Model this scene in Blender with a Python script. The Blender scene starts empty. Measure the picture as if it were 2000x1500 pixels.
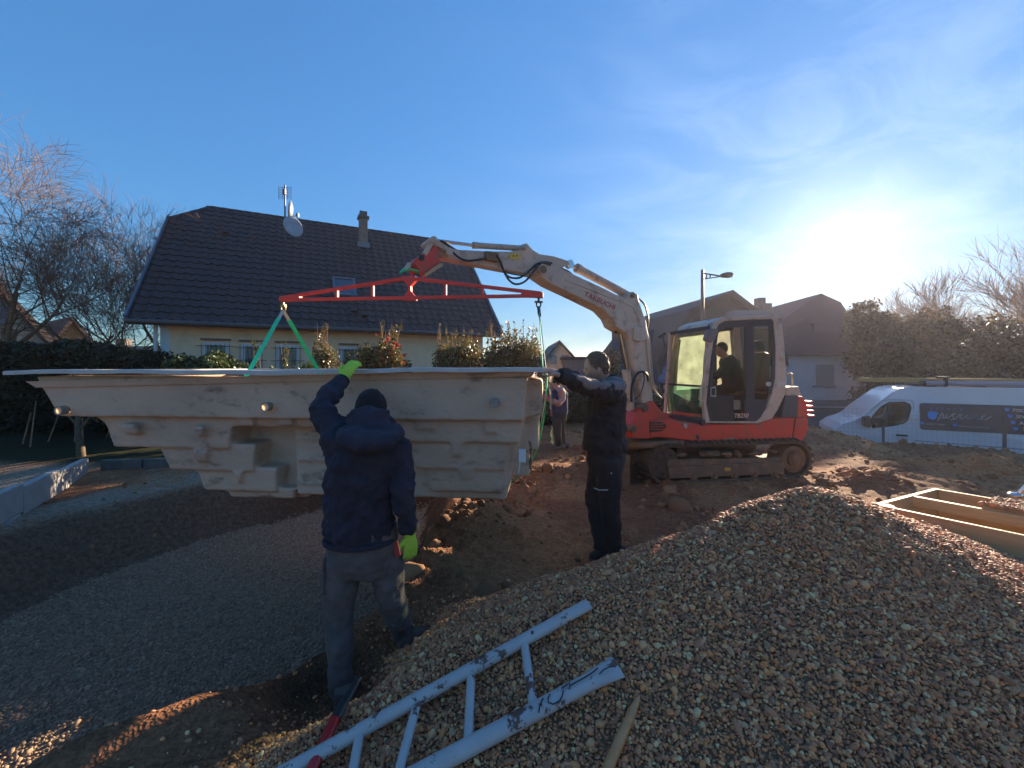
import bpy, bmesh, math, random
import numpy as np
from mathutils import Vector, Matrix, noise as mnoise
random.seed(7); np.random.seed(7)
SC = bpy.context.scene; COL = SC.collection
# ---------------------------------------------------------------- camera, world, sun, exposure
F, CX, HY, CZ = 800.0, 1000.0, 718.0, 1.65      # focal length and horizon of a 2000 x 1500 picture, eye height
cam = bpy.data.cameras.new('camera'); camo = bpy.data.objects.new('camera', cam); COL.objects.link(camo)
camo.location = (0, 0, CZ); camo.rotation_euler = (math.radians(90), 0, 0)
cam.sensor_width = 36; cam.lens = 36*F/2000; cam.shift_y = -(750-HY)/2000
cam.clip_start = 0.05; cam.clip_end = 3000
SC.camera = camo
sun_dir = Vector(((1640-CX)/F, 1.0, (HY-497)/F)).normalized()
SUN_EL = math.asin(sun_dir.z); SUN_AZ = math.atan2(sun_dir.x, sun_dir.y)
wd = bpy.data.worlds.new('World'); SC.world = wd; wd.use_nodes = True
wn = wd.node_tree; wn.nodes.clear()
def N(t, ty, **kw):
    n = t.nodes.new(ty)
    for k, v in kw.items(): setattr(n, k, v)
    return n
sky = N(wn, 'ShaderNodeTexSky', sky_type='NISHITA'); sky.sun_disc = False
sky.sun_elevation = SUN_EL; sky.sun_rotation = SUN_AZ; sky.altitude = 150; sky.air_density = 1.0; sky.dust_density = 0.0; sky.ozone_density = 3.0
bg = N(wn, 'ShaderNodeBackground'); bg.inputs[1].default_value = 0.15
out = N(wn, 'ShaderNodeOutputWorld')
tc = N(wn, 'ShaderNodeTexCoord')
vm = N(wn, 'ShaderNodeVectorMath', operation='DOT_PRODUCT'); vm.inputs[1].default_value = sun_dir
nrm = N(wn, 'ShaderNodeVectorMath', operation='NORMALIZE')
L = wn.links.new
L(tc.outputs['Generated'], nrm.inputs[0]); L(nrm.outputs[0], vm.inputs[0])
cl = N(wn, 'ShaderNodeMath', operation='MAXIMUM'); cl.inputs[1].default_value = 0; L(vm.outputs['Value'], cl.inputs[0])
def powr(e, m):
    p = N(wn, 'ShaderNodeMath', operation='POWER'); p.inputs[1].default_value = e; L(cl.outputs[0], p.inputs[0])
    q = N(wn, 'ShaderNodeMath', operation='MULTIPLY'); q.inputs[1].default_value = m; L(p.outputs[0], q.inputs[0]); return q
g1, g2, g3 = powr(4500, 35.0), powr(110, 1.0), powr(20, 0.28)
# thin cirrus drawn out by the wind, bright where the sun stands behind it
mp = N(wn, 'ShaderNodeMapping'); mp.inputs['Rotation'].default_value = (0.2, 0.35, 0.6); mp.inputs['Scale'].default_value = (1.2, 5.0, 6.0)
L(nrm.outputs[0], mp.inputs[0])
ns = N(wn, 'ShaderNodeTexNoise'); ns.inputs['Scale'].default_value = 1.6; ns.inputs['Detail'].default_value = 9; ns.inputs['Roughness'].default_value = 0.6; ns.inputs['Distortion'].default_value = 0.6
L(mp.outputs[0], ns.inputs['Vector'])
cr = N(wn, 'ShaderNodeMapRange'); cr.inputs[1].default_value = 0.44; cr.inputs[2].default_value = 0.78; L(ns.outputs[0], cr.inputs[0])
near = powr(7.0, 0.55)
cm = N(wn, 'ShaderNodeMath', operation='MULTIPLY'); L(cr.outputs[0], cm.inputs[0]); L(near.outputs[0], cm.inputs[1])
def addm(a, b):
    s = N(wn, 'ShaderNodeMath', operation='ADD'); L(a.outputs[0], s.inputs[0]); L(b.outputs[0], s.inputs[1]); return s
tot = addm(addm(addm(g1, g2), g3), cm)
gc = N(wn, 'ShaderNodeVectorMath', operation='SCALE'); gc.inputs[0].default_value = (1.0, 0.95, 0.88); L(tot.outputs[0], gc.inputs['Scale'])
ad = N(wn, 'ShaderNodeVectorMath', operation='ADD'); tn = N(wn, 'ShaderNodeVectorMath', operation='MULTIPLY'); tn.inputs[1].default_value = (0.47, 0.80, 1.0); L(sky.outputs[0], tn.inputs[0])
bw = N(wn, 'ShaderNodeRGBToBW'); L(tn.outputs[0], bw.inputs[0])
km = N(wn, 'ShaderNodeMath', operation='MULTIPLY_ADD'); km.inputs[1].default_value = 0.78; km.inputs[2].default_value = 1.0; L(bw.outputs[0], km.inputs[0])
kd = N(wn, 'ShaderNodeMath', operation='DIVIDE'); kd.inputs[0].default_value = 1.0; L(km.outputs[0], kd.inputs[1])
ts = N(wn, 'ShaderNodeVectorMath', operation='SCALE'); L(tn.outputs[0], ts.inputs[0]); L(kd.outputs[0], ts.inputs['Scale'])
L(ts.outputs[0], ad.inputs[0]); L(gc.outputs[0], ad.inputs[1])
L(ad.outputs[0], bg.inputs[0]); L(bg.outputs[0], out.inputs[0])
sl = bpy.data.lights.new('sun', 'SUN'); sl.energy = 5.0; sl.angle = math.radians(0.5); sl.color = (1.0, 0.80, 0.56)
so = bpy.data.objects.new('sun', sl); COL.objects.link(so); so.rotation_euler = (-sun_dir).to_track_quat('-Z', 'Y').to_euler(); so.location = (20, 25, 20)
SC.view_settings.view_transform = 'Standard'; SC.view_settings.look = 'None'; SC.view_settings.gamma = 1
SC.view_settings.exposure = 1.75
SC.cycles.max_bounces = 6; SC.cycles.transparent_max_bounces = 12
SC.cycles.use_denoising = True
SC.cycles.sample_clamp_indirect = 6

# ---------------------------------------------------------------- helpers
def at(x, y, Y): return Vector(((x-CX)/F*Y, Y, CZ+(HY-y)/F*Y))
class Fr:
    """vertical plane frame: a along u, c away from the camera, z up"""
    def __init__(s, ox, oy, ux, uy):
        l = math.hypot(ux, uy); s.o = (ox, oy); s.u = (ux/l, uy/l); n = (-uy/l, ux/l)
        s.n = n if n[1] > 0 else (-n[0], -n[1])
        s.U = Vector((s.u[0], s.u[1], 0)); s.Nn = Vector((s.n[0], s.n[1], 0)); s.O = Vector((ox, oy, 0))
    def w(s, a, c, z): return s.O + s.U*a + s.Nn*c + Vector((0, 0, z))
    def px(s, x, y, c=0):
        k = (x-CX)/F
        a = (k*(s.o[1]+s.n[1]*c) - s.o[0]-s.n[0]*c)/(s.u[0]-k*s.u[1])
        Y = s.o[1]+s.u[1]*a+s.n[1]*c
        return (a, c, CZ+(HY-y)/F*Y)
    def P(s, x, y, c=0): return s.w(*s.px(x, y, c))
    def R(s): # rotation matrix columns u, n, z
        return Matrix((s.U, s.Nn, Vector((0, 0, 1)))).transposed()
ORG = {}
def setp(o, label=None, cat=None, group=None, kind=None):
    if label: o['label'] = label
    if cat: o['category'] = cat
    if group: o['group'] = group
    if kind: o['kind'] = kind
    return o
def thing(name, loc, label, cat, group=None):
    o = bpy.data.objects.new(name, None); COL.objects.link(o); o.location = loc; o.empty_display_size = 0.2
    ORG[o.name] = Vector(loc); return setp(o, label, cat, group)
class MB:
    def __init__(s): s.v = []; s.f = []
    def add(s, vs, fs):
        b = len(s.v); s.v.extend([tuple(p) for p in vs]); s.f.extend([tuple(i+b for i in f) for f in fs]); return s
    def box(s, c, size, R=None):
        c = Vector(c); hx, hy, hz = size[0]/2, size[1]/2, size[2]/2
        vs = [Vector((x, y, z)) for x in (-hx, hx) for y in (-hy, hy) for z in (-hz, hz)]
        if R is not None: vs = [R @ v for v in vs]
        return s.add([c+v for v in vs], [(0, 1, 3, 2), (4, 6, 7, 5), (0, 4, 5, 1), (2, 3, 7, 6), (0, 2, 6, 4), (1, 5, 7, 3)])
    def bar(s, p, q, w, h, up=(0, 0, 1)):
        p, q = Vector(p), Vector(q); d = (q-p); l = d.length; d.normalize(); up = Vector(up)
        x = d.cross(up)
        if x.length < 1e-4: x = d.cross(Vector((1, 0, 0)))
        x.normalize(); z = x.cross(d)
        R = Matrix((x, d, z)).transposed()
        return s.box((p+q)/2, (w, l, h), R)
    def tube(s, pts, rad, seg=8, cap=True, up=None):
        pts = [Vector(p) for p in pts]; n = len(pts)
        if not isinstance(rad, (list, tuple)): rad = [rad]*n
        vs = []; prev = None
        for i, p in enumerate(pts):
            d = (pts[min(i+1, n-1)]-pts[max(i-1, 0)]).normalized()
            if prev is None:
                ref = Vector(up) if up else (Vector((0, 0, 1)) if abs(d.z) < 0.9 else Vector((1, 0, 0)))
                x = d.cross(ref).normalized()
            else:
                x = (prev - d*prev.dot(d)).normalized()
            prev = x; y = d.cross(x)
            r = rad[i]; rx, ry = r if isinstance(r, (tuple, list)) else (r, r)
            for k in range(seg):
                t = 2*math.pi*k/seg; vs.append(p + x*(rx*math.cos(t)) + y*(ry*math.sin(t)))
        fs = [(i*seg+k, i*seg+(k+1) % seg, (i+1)*seg+(k+1) % seg, (i+1)*seg+k) for i in range(n-1) for k in range(seg)]
        if cap: fs += [tuple(range(seg))[::-1], tuple((n-1)*seg+k for k in range(seg))]
        return s.add(vs, fs)
    def ball(s, c, r, seg=12, ring=8, R=None):
        c = Vector(c); r = r if isinstance(r, (tuple, list)) else (r, r, r); vs = []; fs = []
        for i in range(ring+1):
            ph = math.pi*i/ring
            for k in range(seg):
                t = 2*math.pi*k/seg
                v = Vector((r[0]*math.sin(ph)*math.cos(t), r[1]*math.sin(ph)*math.sin(t), r[2]*math.cos(ph)))
                if R is not None: v = R @ v
                vs.append(c+v)
        for i in range(ring):
            for k in range(seg):
                a, b, c2, d = i*seg+k, i*seg+(k+1) % seg, (i+1)*seg+(k+1) % seg, (i+1)*seg+k
                fs.append((a, d, c2, b))
        return s.add(vs, fs)
    def prism(s, poly, ext):
        n = len(poly); ext = Vector(ext); poly = [Vector(p) for p in poly]
        return s.add(poly+[p+ext for p in poly], [tuple(range(n)), tuple(range(2*n-1, n-1, -1))]+[(i, (i+1) % n, n+(i+1) % n, n+i) for i in range(n)])
    def ring(s, outer, inner, ext):
        n = len(outer); ext = Vector(ext); o = [Vector(p) for p in outer]; i_ = [Vector(p) for p in inner]
        vs = o+i_+[p+ext for p in o]+[p+ext for p in i_]; fs = []
        for k in range(n):
            j = (k+1) % n
            fs += [(k, j, n+j, n+k), (2*n+k, 3*n+k, 3*n+j, 2*n+j), (k, 2*n+k, 2*n+j, j), (n+k, n+j, 3*n+j, 3*n+k)]
        return s.add(vs, fs)
    def disc(s, p, q, r, seg=20): return s.tube([p, q], r, seg)
    def mesh(s, name, org=Vector((0, 0, 0)), smooth=None):
        me = bpy.data.meshes.new(name)
        me.from_pydata([(v[0]-org[0], v[1]-org[1], v[2]-org[2]) for v in s.v], [], s.f)
        bm = bmesh.new(); bm.from_mesh(me); bmesh.ops.remove_doubles(bm, verts=bm.verts, dist=1e-5)
        bmesh.ops.recalc_face_normals(bm, faces=bm.faces); bm.to_mesh(me); bm.free()
        if smooth is not None:
            me.shade_smooth(); me.set_sharp_from_angle(angle=smooth)
        return me
    def build(s, name, m, parent=None, smooth=None, bevel=0, seg=2, label=None, org=None):
        o_ = ORG[parent.name] if parent is not None else (Vector(org) if org is not None else Vector((0, 0, 0)))
        o = bpy.data.objects.new(name, s.mesh(name, o_, smooth)); COL.objects.link(o)
        if m: o.data.materials.append(m)
        if parent is not None: o.parent = parent
        else: o.location = o_
        ORG[o.name] = o_
        if bevel:
            b = o.modifiers.new('bevel', 'BEVEL'); b.width = bevel; b.segments = seg; b.limit_method = 'ANGLE'; b.angle_limit = 0.6; b.harden_normals = False
        if label: o['label'] = label
        return o
def put(name, me, mat4, parent):
    """a linked copy of a shared mesh, placed in the world and parented"""
    o = bpy.data.objects.new(name, me); COL.objects.link(o); o.parent = parent
    m = mat4.copy(); m.translation = m.translation-ORG[parent.name]; o.matrix_local = m; ORG[o.name] = ORG[parent.name]; return o
def npmesh(name, v, f, mat=None, parent=None, smooth=False, loc=None):
    """fast mesh from numpy arrays; f is (n,3) or (n,4)"""
    o_ = ORG[parent.name] if parent is not None else (Vector(loc) if loc is not None else Vector((0, 0, 0)))
    v = np.asarray(v, dtype=np.float32)-np.array(o_, dtype=np.float32); f = np.asarray(f, dtype=np.int32)
    me = bpy.data.meshes.new(name); k = f.shape[1]
    me.vertices.add(len(v)); me.vertices.foreach_set('co', v.ravel())
    me.loops.add(f.size); me.loops.foreach_set('vertex_index', f.ravel())
    me.polygons.add(len(f)); me.polygons.foreach_set('loop_start', np.arange(0, f.size, k, dtype=np.int32))
    me.update(calc_edges=True)
    if smooth: me.shade_smooth()
    o = bpy.data.objects.new(name, me); COL.objects.link(o)
    if mat: me.materials.append(mat)
    if parent is not None: o.parent = parent
    else: o.location = o_
    ORG[o.name] = o_; return o
def organic(name, mb, m, parent, vox=0.012, sm=6, wr=0.0, ws=0.08, seed=0, org=None):
    """continuous skin over overlapping volumes: voxel remesh, smoothed, creased by noise"""
    o = mb.build(name, m, parent, org=org)
    r = o.modifiers.new('skin', 'REMESH'); r.mode = 'VOXEL'; r.voxel_size = vox; r.use_smooth_shade = True
    s = o.modifiers.new('soft', 'SMOOTH'); s.factor = 0.5; s.iterations = sm
    if wr:
        t = bpy.data.textures.new(name+'_fold', 'CLOUDS'); t.noise_scale = ws; t.noise_depth = 2; t.noise_type = 'SOFT_NOISE'
        d = o.modifiers.new('fold', 'DISPLACE'); d.texture = t; d.strength = wr; d.mid_level = 0.5
    return o
# ---------------------------------------------------------------- materials
MATS = {}
def mat(name, c, c2=None, sc=4.0, rough=0.6, metal=0.0, bump=0.0, bs=40.0, dirt=None, dlo=0.5, dhi=0.65, ds=3.0, stretch=None, spec=0.5, detail=6, sss=0, coat=0, bd=0.01):
    if name in MATS: return MATS[name]
    m = bpy.data.materials.new(name); m.use_nodes = True; t = m.node_tree; b = t.nodes['Principled BSDF']; L = t.links.new
    b.inputs['Roughness'].default_value = rough; b.inputs['Metallic'].default_value = metal; b.inputs['Specular IOR Level'].default_value = spec
    if coat: b.inputs['Coat Weight'].default_value = coat
    tc = N(t, 'ShaderNodeTexCoord'); vec = tc.outputs['Object']
    if stretch:
        mp = N(t, 'ShaderNodeMapping'); mp.inputs['Scale'].default_value = stretch; L(vec, mp.inputs[0]); vec = mp.outputs[0]
    b.inputs['Base Color'].default_value = (*c, 1); colo = None
    if c2:
        n = N(t, 'ShaderNodeTexNoise'); n.inputs['Scale'].default_value = sc; n.inputs['Detail'].default_value = detail; n.inputs['Roughness'].default_value = 0.62; L(vec, n.inputs['Vector'])
        mr = N(t, 'ShaderNodeMapRange'); mr.inputs[1].default_value = 0.35; mr.inputs[2].default_value = 0.68; L(n.outputs[0], mr.inputs[0])
        mx = N(t, 'ShaderNodeMix', data_type='RGBA'); mx.inputs[6].default_value = (*c, 1); mx.inputs[7].default_value = (*c2, 1); L(mr.outputs[0], mx.inputs[0]); colo = mx.outputs[2]
    if dirt:
        n = N(t, 'ShaderNodeTexNoise'); n.inputs['Scale'].default_value = ds; n.inputs['Detail'].default_value = 10; n.inputs['Roughness'].default_value = 0.7; L(vec, n.inputs['Vector'])
        mr = N(t, 'ShaderNodeMapRange'); mr.inputs[1].default_value = dlo; mr.inputs[2].default_value = dhi; L(n.outputs[0], mr.inputs[0])
        mx = N(t, 'ShaderNodeMix', data_type='RGBA'); mx.inputs[6].default_value = (*c, 1); mx.inputs[7].default_value = (*dirt, 1)
        if colo: L(colo, mx.inputs[6])
        L(mr.outputs[0], mx.inputs[0]); colo = mx.outputs[2]
    if colo: L(colo, b.inputs['Base Color'])
    if bump:
        n = N(t, 'ShaderNodeTexNoise'); n.inputs['Scale'].default_value = bs; n.inputs['Detail'].default_value = 8; L(vec, n.inputs['Vector'])
        bp = N(t, 'ShaderNodeBump'); bp.inputs['Strength'].default_value = bump; bp.inputs['Distance'].default_value = bd; L(n.outputs[0], bp.inputs['Height']); L(bp.outputs[0], b.inputs['Normal'])
    MATS[name] = m; return m
def glassmat(name, tint, refl=0.06, mx_r=0.7, dust=0, dc=(0.6, 0.68, 0.5)):
    m = bpy.data.materials.new(name); m.use_nodes = True; t = m.node_tree; t.nodes.clear(); L = t.links.new
    tr = N(t, 'ShaderNodeBsdfTransparent'); tr.inputs[0].default_value = (*tint, 1)
    gl = N(t, 'ShaderNodeBsdfGlossy'); gl.inputs['Roughness'].default_value = 0.03
    fr = N(t, 'ShaderNodeLayerWeight'); fr.inputs[0].default_value = 0.25
    mr = N(t, 'ShaderNodeMapRange'); mr.inputs[3].default_value = refl; mr.inputs[4].default_value = mx_r; L(fr.outputs['Fresnel'], mr.inputs[0])
    mx = N(t, 'ShaderNodeMixShader'); L(mr.outputs[0], mx.inputs[0]); L(tr.outputs[0], mx.inputs[1]); L(gl.outputs[0], mx.inputs[2])
    last = mx
    if dust:   # a film of dust that lights up when the sun stands behind the pane
        tl = N(t, 'ShaderNodeBsdfTranslucent'); tl.inputs[0].default_value = (*dc, 1); tcd = N(t, 'ShaderNodeTexCoord'); nd = N(t, 'ShaderNodeTexNoise'); nd.inputs['Scale'].default_value = 5; nd.inputs['Detail'].default_value = 6; L(tcd.outputs['Object'], nd.inputs['Vector'])
        md = N(t, 'ShaderNodeMapRange'); md.inputs[1].default_value = 0.3; md.inputs[2].default_value = 0.7; md.inputs[3].default_value = dust*0.6; md.inputs[4].default_value = dust*1.4; L(nd.outputs[0], md.inputs[0])
        last = N(t, 'ShaderNodeMixShader'); L(md.outputs[0], last.inputs[0]); L(mx.outputs[0], last.inputs[1]); L(tl.outputs[0], last.inputs[2])
    o = N(t, 'ShaderNodeOutputMaterial'); L(last.outputs[0], o.inputs[0]); return m
def leafmat(name, cols, rough=0.55, trans=0.35):
    """leaves: colour picked per leaf island, some light coming through"""
    m = bpy.data.materials.new(name); m.use_nodes = True; t = m.node_tree; t.nodes.clear(); L = t.links.new
    g = N(t, 'ShaderNodeNewGeometry'); r = N(t, 'ShaderNodeValToRGB'); e = r.color_ramp.elements
    e[0].color = (*cols[0], 1); e[1].color = (*cols[-1], 1)
    for i, c in enumerate(cols[1:-1]):
        x = e.new((i+1)/(len(cols)-1)); x.color = (*c, 1)
    L(g.outputs['Random Per Island'], r.inputs[0])
    d = N(t, 'ShaderNodeBsdfPrincipled'); d.inputs['Roughness'].default_value = rough; L(r.outputs[0], d.inputs['Base Color'])
    tr = N(t, 'ShaderNodeBsdfTranslucent'); L(r.outputs[0], tr.inputs[0])
    mx = N(t, 'ShaderNodeMixShader'); mx.inputs[0].default_value = trans; L(d.outputs[0], mx.inputs[1]); L(tr.outputs[0], mx.inputs[2])
    o = N(t, 'ShaderNodeOutputMaterial'); L(mx.outputs[0], o.inputs[0]); return m
# ---------------------------------------------------------------- noise and terrain
_T = np.random.RandomState(3).rand(8, 256, 256).astype(np.float32)
def vnoise(x, y, k=0):
    xi = np.floor(x).astype(int); yi = np.floor(y).astype(int); fx = x-xi; fy = y-yi
    fx = fx*fx*(3-2*fx); fy = fy*fy*(3-2*fy); T = _T[k % 8]
    a = T[xi & 255, yi & 255]; b = T[(xi+1) & 255, yi & 255]; c = T[xi & 255, (yi+1) & 255]; d = T[(xi+1) & 255, (yi+1) & 255]
    return (a*(1-fx)+b*fx)*(1-fy)+(c*(1-fx)+d*fx)*fy
def fbm(x, y, s, o=4, k=0):
    r = 0; a = 1; t = 0
    for i in range(o):
        r = r+a*(vnoise(x/s*2**i+17.3*i, y/s*2**i+9.1*i, k+i)-0.5); t += a; a *= 0.55
    return r/t
def sst(e0, e1, x):
    t = np.clip((x-e0)/(e1-e0), 0, 1); return t*t*(3-2*t)
PIT = np.array([(-4.2, 1.7), (-2.7, 1.95), (-2.0, 2.45), (-1.5, 2.95), (-1.32, 3.3), (-1.3, 4.6), (-1.5, 7.0), (-3.2, 7.0), (-4.3, 5.75), (-4.8, 4.7), (-4.9, 3.3)])
def pitd(x, y):
    """signed distance to the floor of the pit, negative inside"""
    d = np.full(np.shape(x), 1e9); inside = np.zeros(np.shape(x), bool); n = len(PIT)
    for i in range(n):
        a = PIT[i]; b = PIT[(i+1) % n]; e = b-a
        t = np.clip(((x-a[0])*e[0]+(y-a[1])*e[1])/(e@e), 0, 1)
        d = np.minimum(d, np.hypot(x-a[0]-t*e[0], y-a[1]-t*e[1]))
        c = ((a[1] > y) != (b[1] > y)) & (x < (b[0]-a[0])*(y-a[1])/(b[1]-a[1]+1e-12)+a[0])
        inside ^= c
    return np.where(inside, -d, d)
def segd(x, y, a, b):
    e = np.array(b)-np.array(a); t = np.clip(((x-a[0])*e[0]+(y-a[1])*e[1])/(e@e), 0, 1)
    return np.hypot(x-a[0]-t*e[0], y-a[1]-t*e[1]), t
CRX = np.array([7.0, 7.4, 8.27, 8.6, 9.2, 10.2, 10.75, 16]); CRZ = np.array([0.3, 0.2, 0.02, -0.1, -0.06, -0.12, -0.2, -0.5])
FOOT = [(-0.98, 2.30, -0.24, 0.36), (-0.66, 2.66, -0.12, 0.22), (0.78, 3.5, 0.02, 0.3), (0.85, 8.0, 0.06, 0.6), (1.2, 5.2, 0.0, 0.5)]
def ground_raw(x, y):
    z = np.zeros(np.shape(x))
    d = pitd(x, y)+0.28*fbm(x, y, 0.8, 4, 1)
    bank = sst(0.0, 0.62, d); wall = sst(0, 0.8, d)
    z = z-0.80*(1-np.where(x > -2.2, bank, wall))
    inp = sst(0.0, 0.25, d)
    z = z-0.12*sst(-3.0, -5.0, x)*sst(7.5, 5.5, y)*inp
    # churned mud
    rough = inp*(1-0.65*sst(11, 14, y))*(1-0.75*sst(-1.9, -2.8, x))
    z = z+rough*(0.10*fbm(x, y, 1.6, 3, 2)+0.075*fbm(x, y, 0.32, 4, 3))
    rid = np.abs(fbm(x+0.5*y, y*3.2-0.6*x, 1.1, 3, 4))
    z = z-0.10*rid*sst(3.0, 4.5, x)*sst(4.2, 5.2, y)*inp
    cl = np.clip(fbm(x, y, 0.22, 3, 5)-0.02, 0, 1); z = z+0.22*cl*rough*sst(-0.15, 0.12, fbm(x, y, 1.5, 2, 6))
    # spoil ridge beside the pit
    dd, t = segd(x, y, (-0.55, 4.35), (0.55, 6.3)); z = z+0.15*np.exp(-(dd/0.26)**2)*(1+1.6*fbm(x, y, 0.25, 3, 2))
    dd, t = segd(x, y, (-0.78, 3.55), (-0.45, 3.5)); z = z+0.06*np.exp(-(dd/0.12)**2)
    # near strip of earth in front of the pit
    dd, t = segd(x, y, (-1.15, 2.12), (-1.9, 1.72)); z = z+0.07*np.exp(-(dd/0.12)**2)
    z = z+(0.16*np.exp(-(((x-5.6)/0.9)**2+((y-5.9)/0.4)**2)))*(1+fbm(x, y, 0.3, 3, 1))
    z = z+(0.30*np.exp(-(((x-7.8)/1.1)**2+((y-6.9)/0.35)**2)))*(1+1.2*fbm(x, y, 0.4, 3, 2))
    # berm along the lot edge, then the drop to the street
    crest_y = np.interp(x, [4, 7.4, 10.75, 16], [11.6, 10.0, 8.6, 7.0]); cz = np.interp(x, CRX, CRZ)
    side = sst(5.4, 7.2, x); e = y-crest_y
    bermz = cz+0.16*fbm(x, y, 0.7, 4, 3)
    z = z*(1-side*sst(-1.6, 0, e))+bermz*side*sst(-1.6, 0, e)
    z = z*(1-side*sst(0.15, 1.3, e))+(-1.25)*side*sst(0.15, 1.3, e)
    far = sst(11.5, 15, y)*sst(2.0, 4.5, x)*(1-side)
    z = z*(1-far)-1.25*far
    z = z-0.15*sst(5, 9, x)*(1-sst(-0.5, 0.3, e))
    return z
def ground_h(x, y):
    z = ground_raw(x, y)
    for fx, fy, fz, r in FOOT:
        w = np.exp(-(((x-fx)**2+(y-fy)**2)/(r*r))**1.5); z = z*(1-w)+fz*w
    return z
E1 = (-0.958, -0.287); E2 = (-0.287, 0.958); PK = (1.95, 2.72)
EDY = np.array([0.8, 1.5, 1.87, 2.2, 2.54, 2.74, 3.05, 3.37, 3.55, 3.75]); EDX = np.array([-1.6, -1.25, -1.03, -0.87, -0.68, -0.58, -0.36, -0.04, 0.35, 1.4])
def pile_h(x, y):
    px, py = x-PK[0], y-PK[1]; d1 = px*E1[0]+py*E1[1]; d2 = px*E2[0]+py*E2[1]
    s2 = np.where(d2 > 0, 0.98, 0.60); s1 = np.where(d1 > 0, 0.285, 0.36)
    r = np.sqrt((s1*d1)**2+(s2*d2)**2+0.07**2)
    h = 0.86+0.07-r
    h = np.where(h < 0.25, h*0.75+0.0625, h)
    h = h-0.03+0.085*fbm(x, y, 0.55, 3, 5)+0.025*fbm(x, y, 0.14, 2, 6)
    e = x-np.interp(y, EDY, EDX)+0.12*fbm(x, y, 0.35, 3, 2)
    return np.minimum(h, ground_h(x, y)+0.01+0.36*e)
def top_h(x, y): return np.maximum(ground_h(x, y), pile_h(x, y))
def hit(x, y, fn=top_h, Y0=0.7, Y1=30):
    """where the sight line through a picture point meets the terrain"""
    Y = np.concatenate([np.linspace(Y0, 5, 1200), np.linspace(5, Y1, 1500)])
    X = (x-CX)/F*Y; Z = CZ+(HY-y)/F*Y; g = fn(X, Y); i = np.argmax(Z <= g)
    return Vector((X[i], Y[i], g[i]))
# ---------------------------------------------------------------- ground
def axis(lo, a, b, hi, step, n=26):
    m = np.arange(a, b+1e-6, step); l = a-np.geomspace(step*2, a-lo, n)[::-1]; r = b+np.geomspace(step*2, hi-b, n)
    return np.concatenate([l, m, r])
gx = axis(-400, -7.2, 11, 400, 0.033); gy = axis(-60, 1.2, 11.2, 600, 0.033)
GX, GY = np.meshgrid(gx, gy); GZ = ground_h(GX, GY)
nx, ny = len(gx), len(gy)
idx = np.arange(nx*ny).reshape(ny, nx)
gf = np.stack([idx[:-1, :-1], idx[:-1, 1:], idx[1:, 1:], idx[1:, :-1]], -1).reshape(-1, 4)
gr = npmesh('ground', np.stack([GX, GY, GZ], -1).reshape(-1, 3), gf, smooth=True); setp(gr, kind='structure')
# soil kinds painted as colour of the earth itself
pd = pitd(GX, GY)+0.15*fbm(GX, GY, 0.5, 3, 2)+0.16*fbm(GX, GY, 0.14, 3, 4)
mud = np.array((0.23, 0.10, 0.05)); mud2 = np.array((0.36, 0.175, 0.08)); grav = np.array((0.27, 0.185, 0.12)); dust = np.array((0.30, 0.225, 0.16))
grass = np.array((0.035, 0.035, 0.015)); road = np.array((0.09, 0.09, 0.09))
t = sst(-0.12, 0.14, fbm(GX, GY, 0.9, 4, 0))[..., None]
colr = mud*(1-t)+mud2*t
w = (sst(-1.8, -3.2, GX)*sst(8.0, 6.4, GY)*sst(2.0, 3.2, GY)*sst(-0.1, 0.15, fbm(GX, GY, 1.1, 4, 7)+0.12))[..., None]; colr = colr*(1-w)+dust*w
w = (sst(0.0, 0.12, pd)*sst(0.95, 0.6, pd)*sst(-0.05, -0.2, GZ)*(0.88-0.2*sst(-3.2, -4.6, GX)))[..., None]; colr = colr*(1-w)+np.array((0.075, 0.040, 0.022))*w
w = sst(0.10, -0.02, pd)[..., None]; colr = colr*(1-w)+grav*w
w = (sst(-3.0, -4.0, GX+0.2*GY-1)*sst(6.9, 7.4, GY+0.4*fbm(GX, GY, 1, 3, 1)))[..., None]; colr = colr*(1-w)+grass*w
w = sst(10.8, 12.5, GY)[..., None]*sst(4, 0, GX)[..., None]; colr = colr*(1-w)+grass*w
w = sst(-0.9, -1.15, GZ)[..., None]*sst(3, 5, GX)[..., None]; colr = colr*(1-w)+road*w
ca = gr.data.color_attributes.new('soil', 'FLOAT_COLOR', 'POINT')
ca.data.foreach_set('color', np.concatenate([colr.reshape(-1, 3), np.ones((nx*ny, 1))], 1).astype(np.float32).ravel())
m = bpy.data.materials.new('soil'); m.use_nodes = True; t_ = m.node_tree; b_ = t_.nodes['Principled BSDF']; L = t_.links.new
at_ = N(t_, 'ShaderNodeAttribute', attribute_name='soil'); tc_ = N(t_, 'ShaderNodeTexCoord')
n1 = N(t_, 'ShaderNodeTexNoise'); n1.inputs['Scale'].default_value = 22; n1.inputs['Detail'].default_value = 10; n1.inputs['Roughness'].default_value = 0.7; L(tc_.outputs['Object'], n1.inputs['Vector'])
mr = N(t_, 'ShaderNodeMapRange'); mr.inputs[1].default_value = 0.3; mr.inputs[2].default_value = 0.75; mr.inputs[3].default_value = 0.45; mr.inputs[4].default_value = 1.7; L(n1.outputs[0], mr.inputs[0])
vx = N(t_, 'ShaderNodeVectorMath', operation='SCALE'); L(at_.outputs['Color'], vx.inputs[0]); L(mr.outputs[0], vx.inputs['Scale'])
L(vx.outputs[0], b_.inputs['Base Color']); b_.inputs['Roughness'].default_value = 0.93; b_.inputs['Specular IOR Level'].default_value = 0.15
n2 = N(t_, 'ShaderNodeTexNoise'); n2.inputs['Scale'].default_value = 45; n2.inputs['Detail'].default_value = 8; L(tc_.outputs['Object'], n2.inputs['Vector'])
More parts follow.
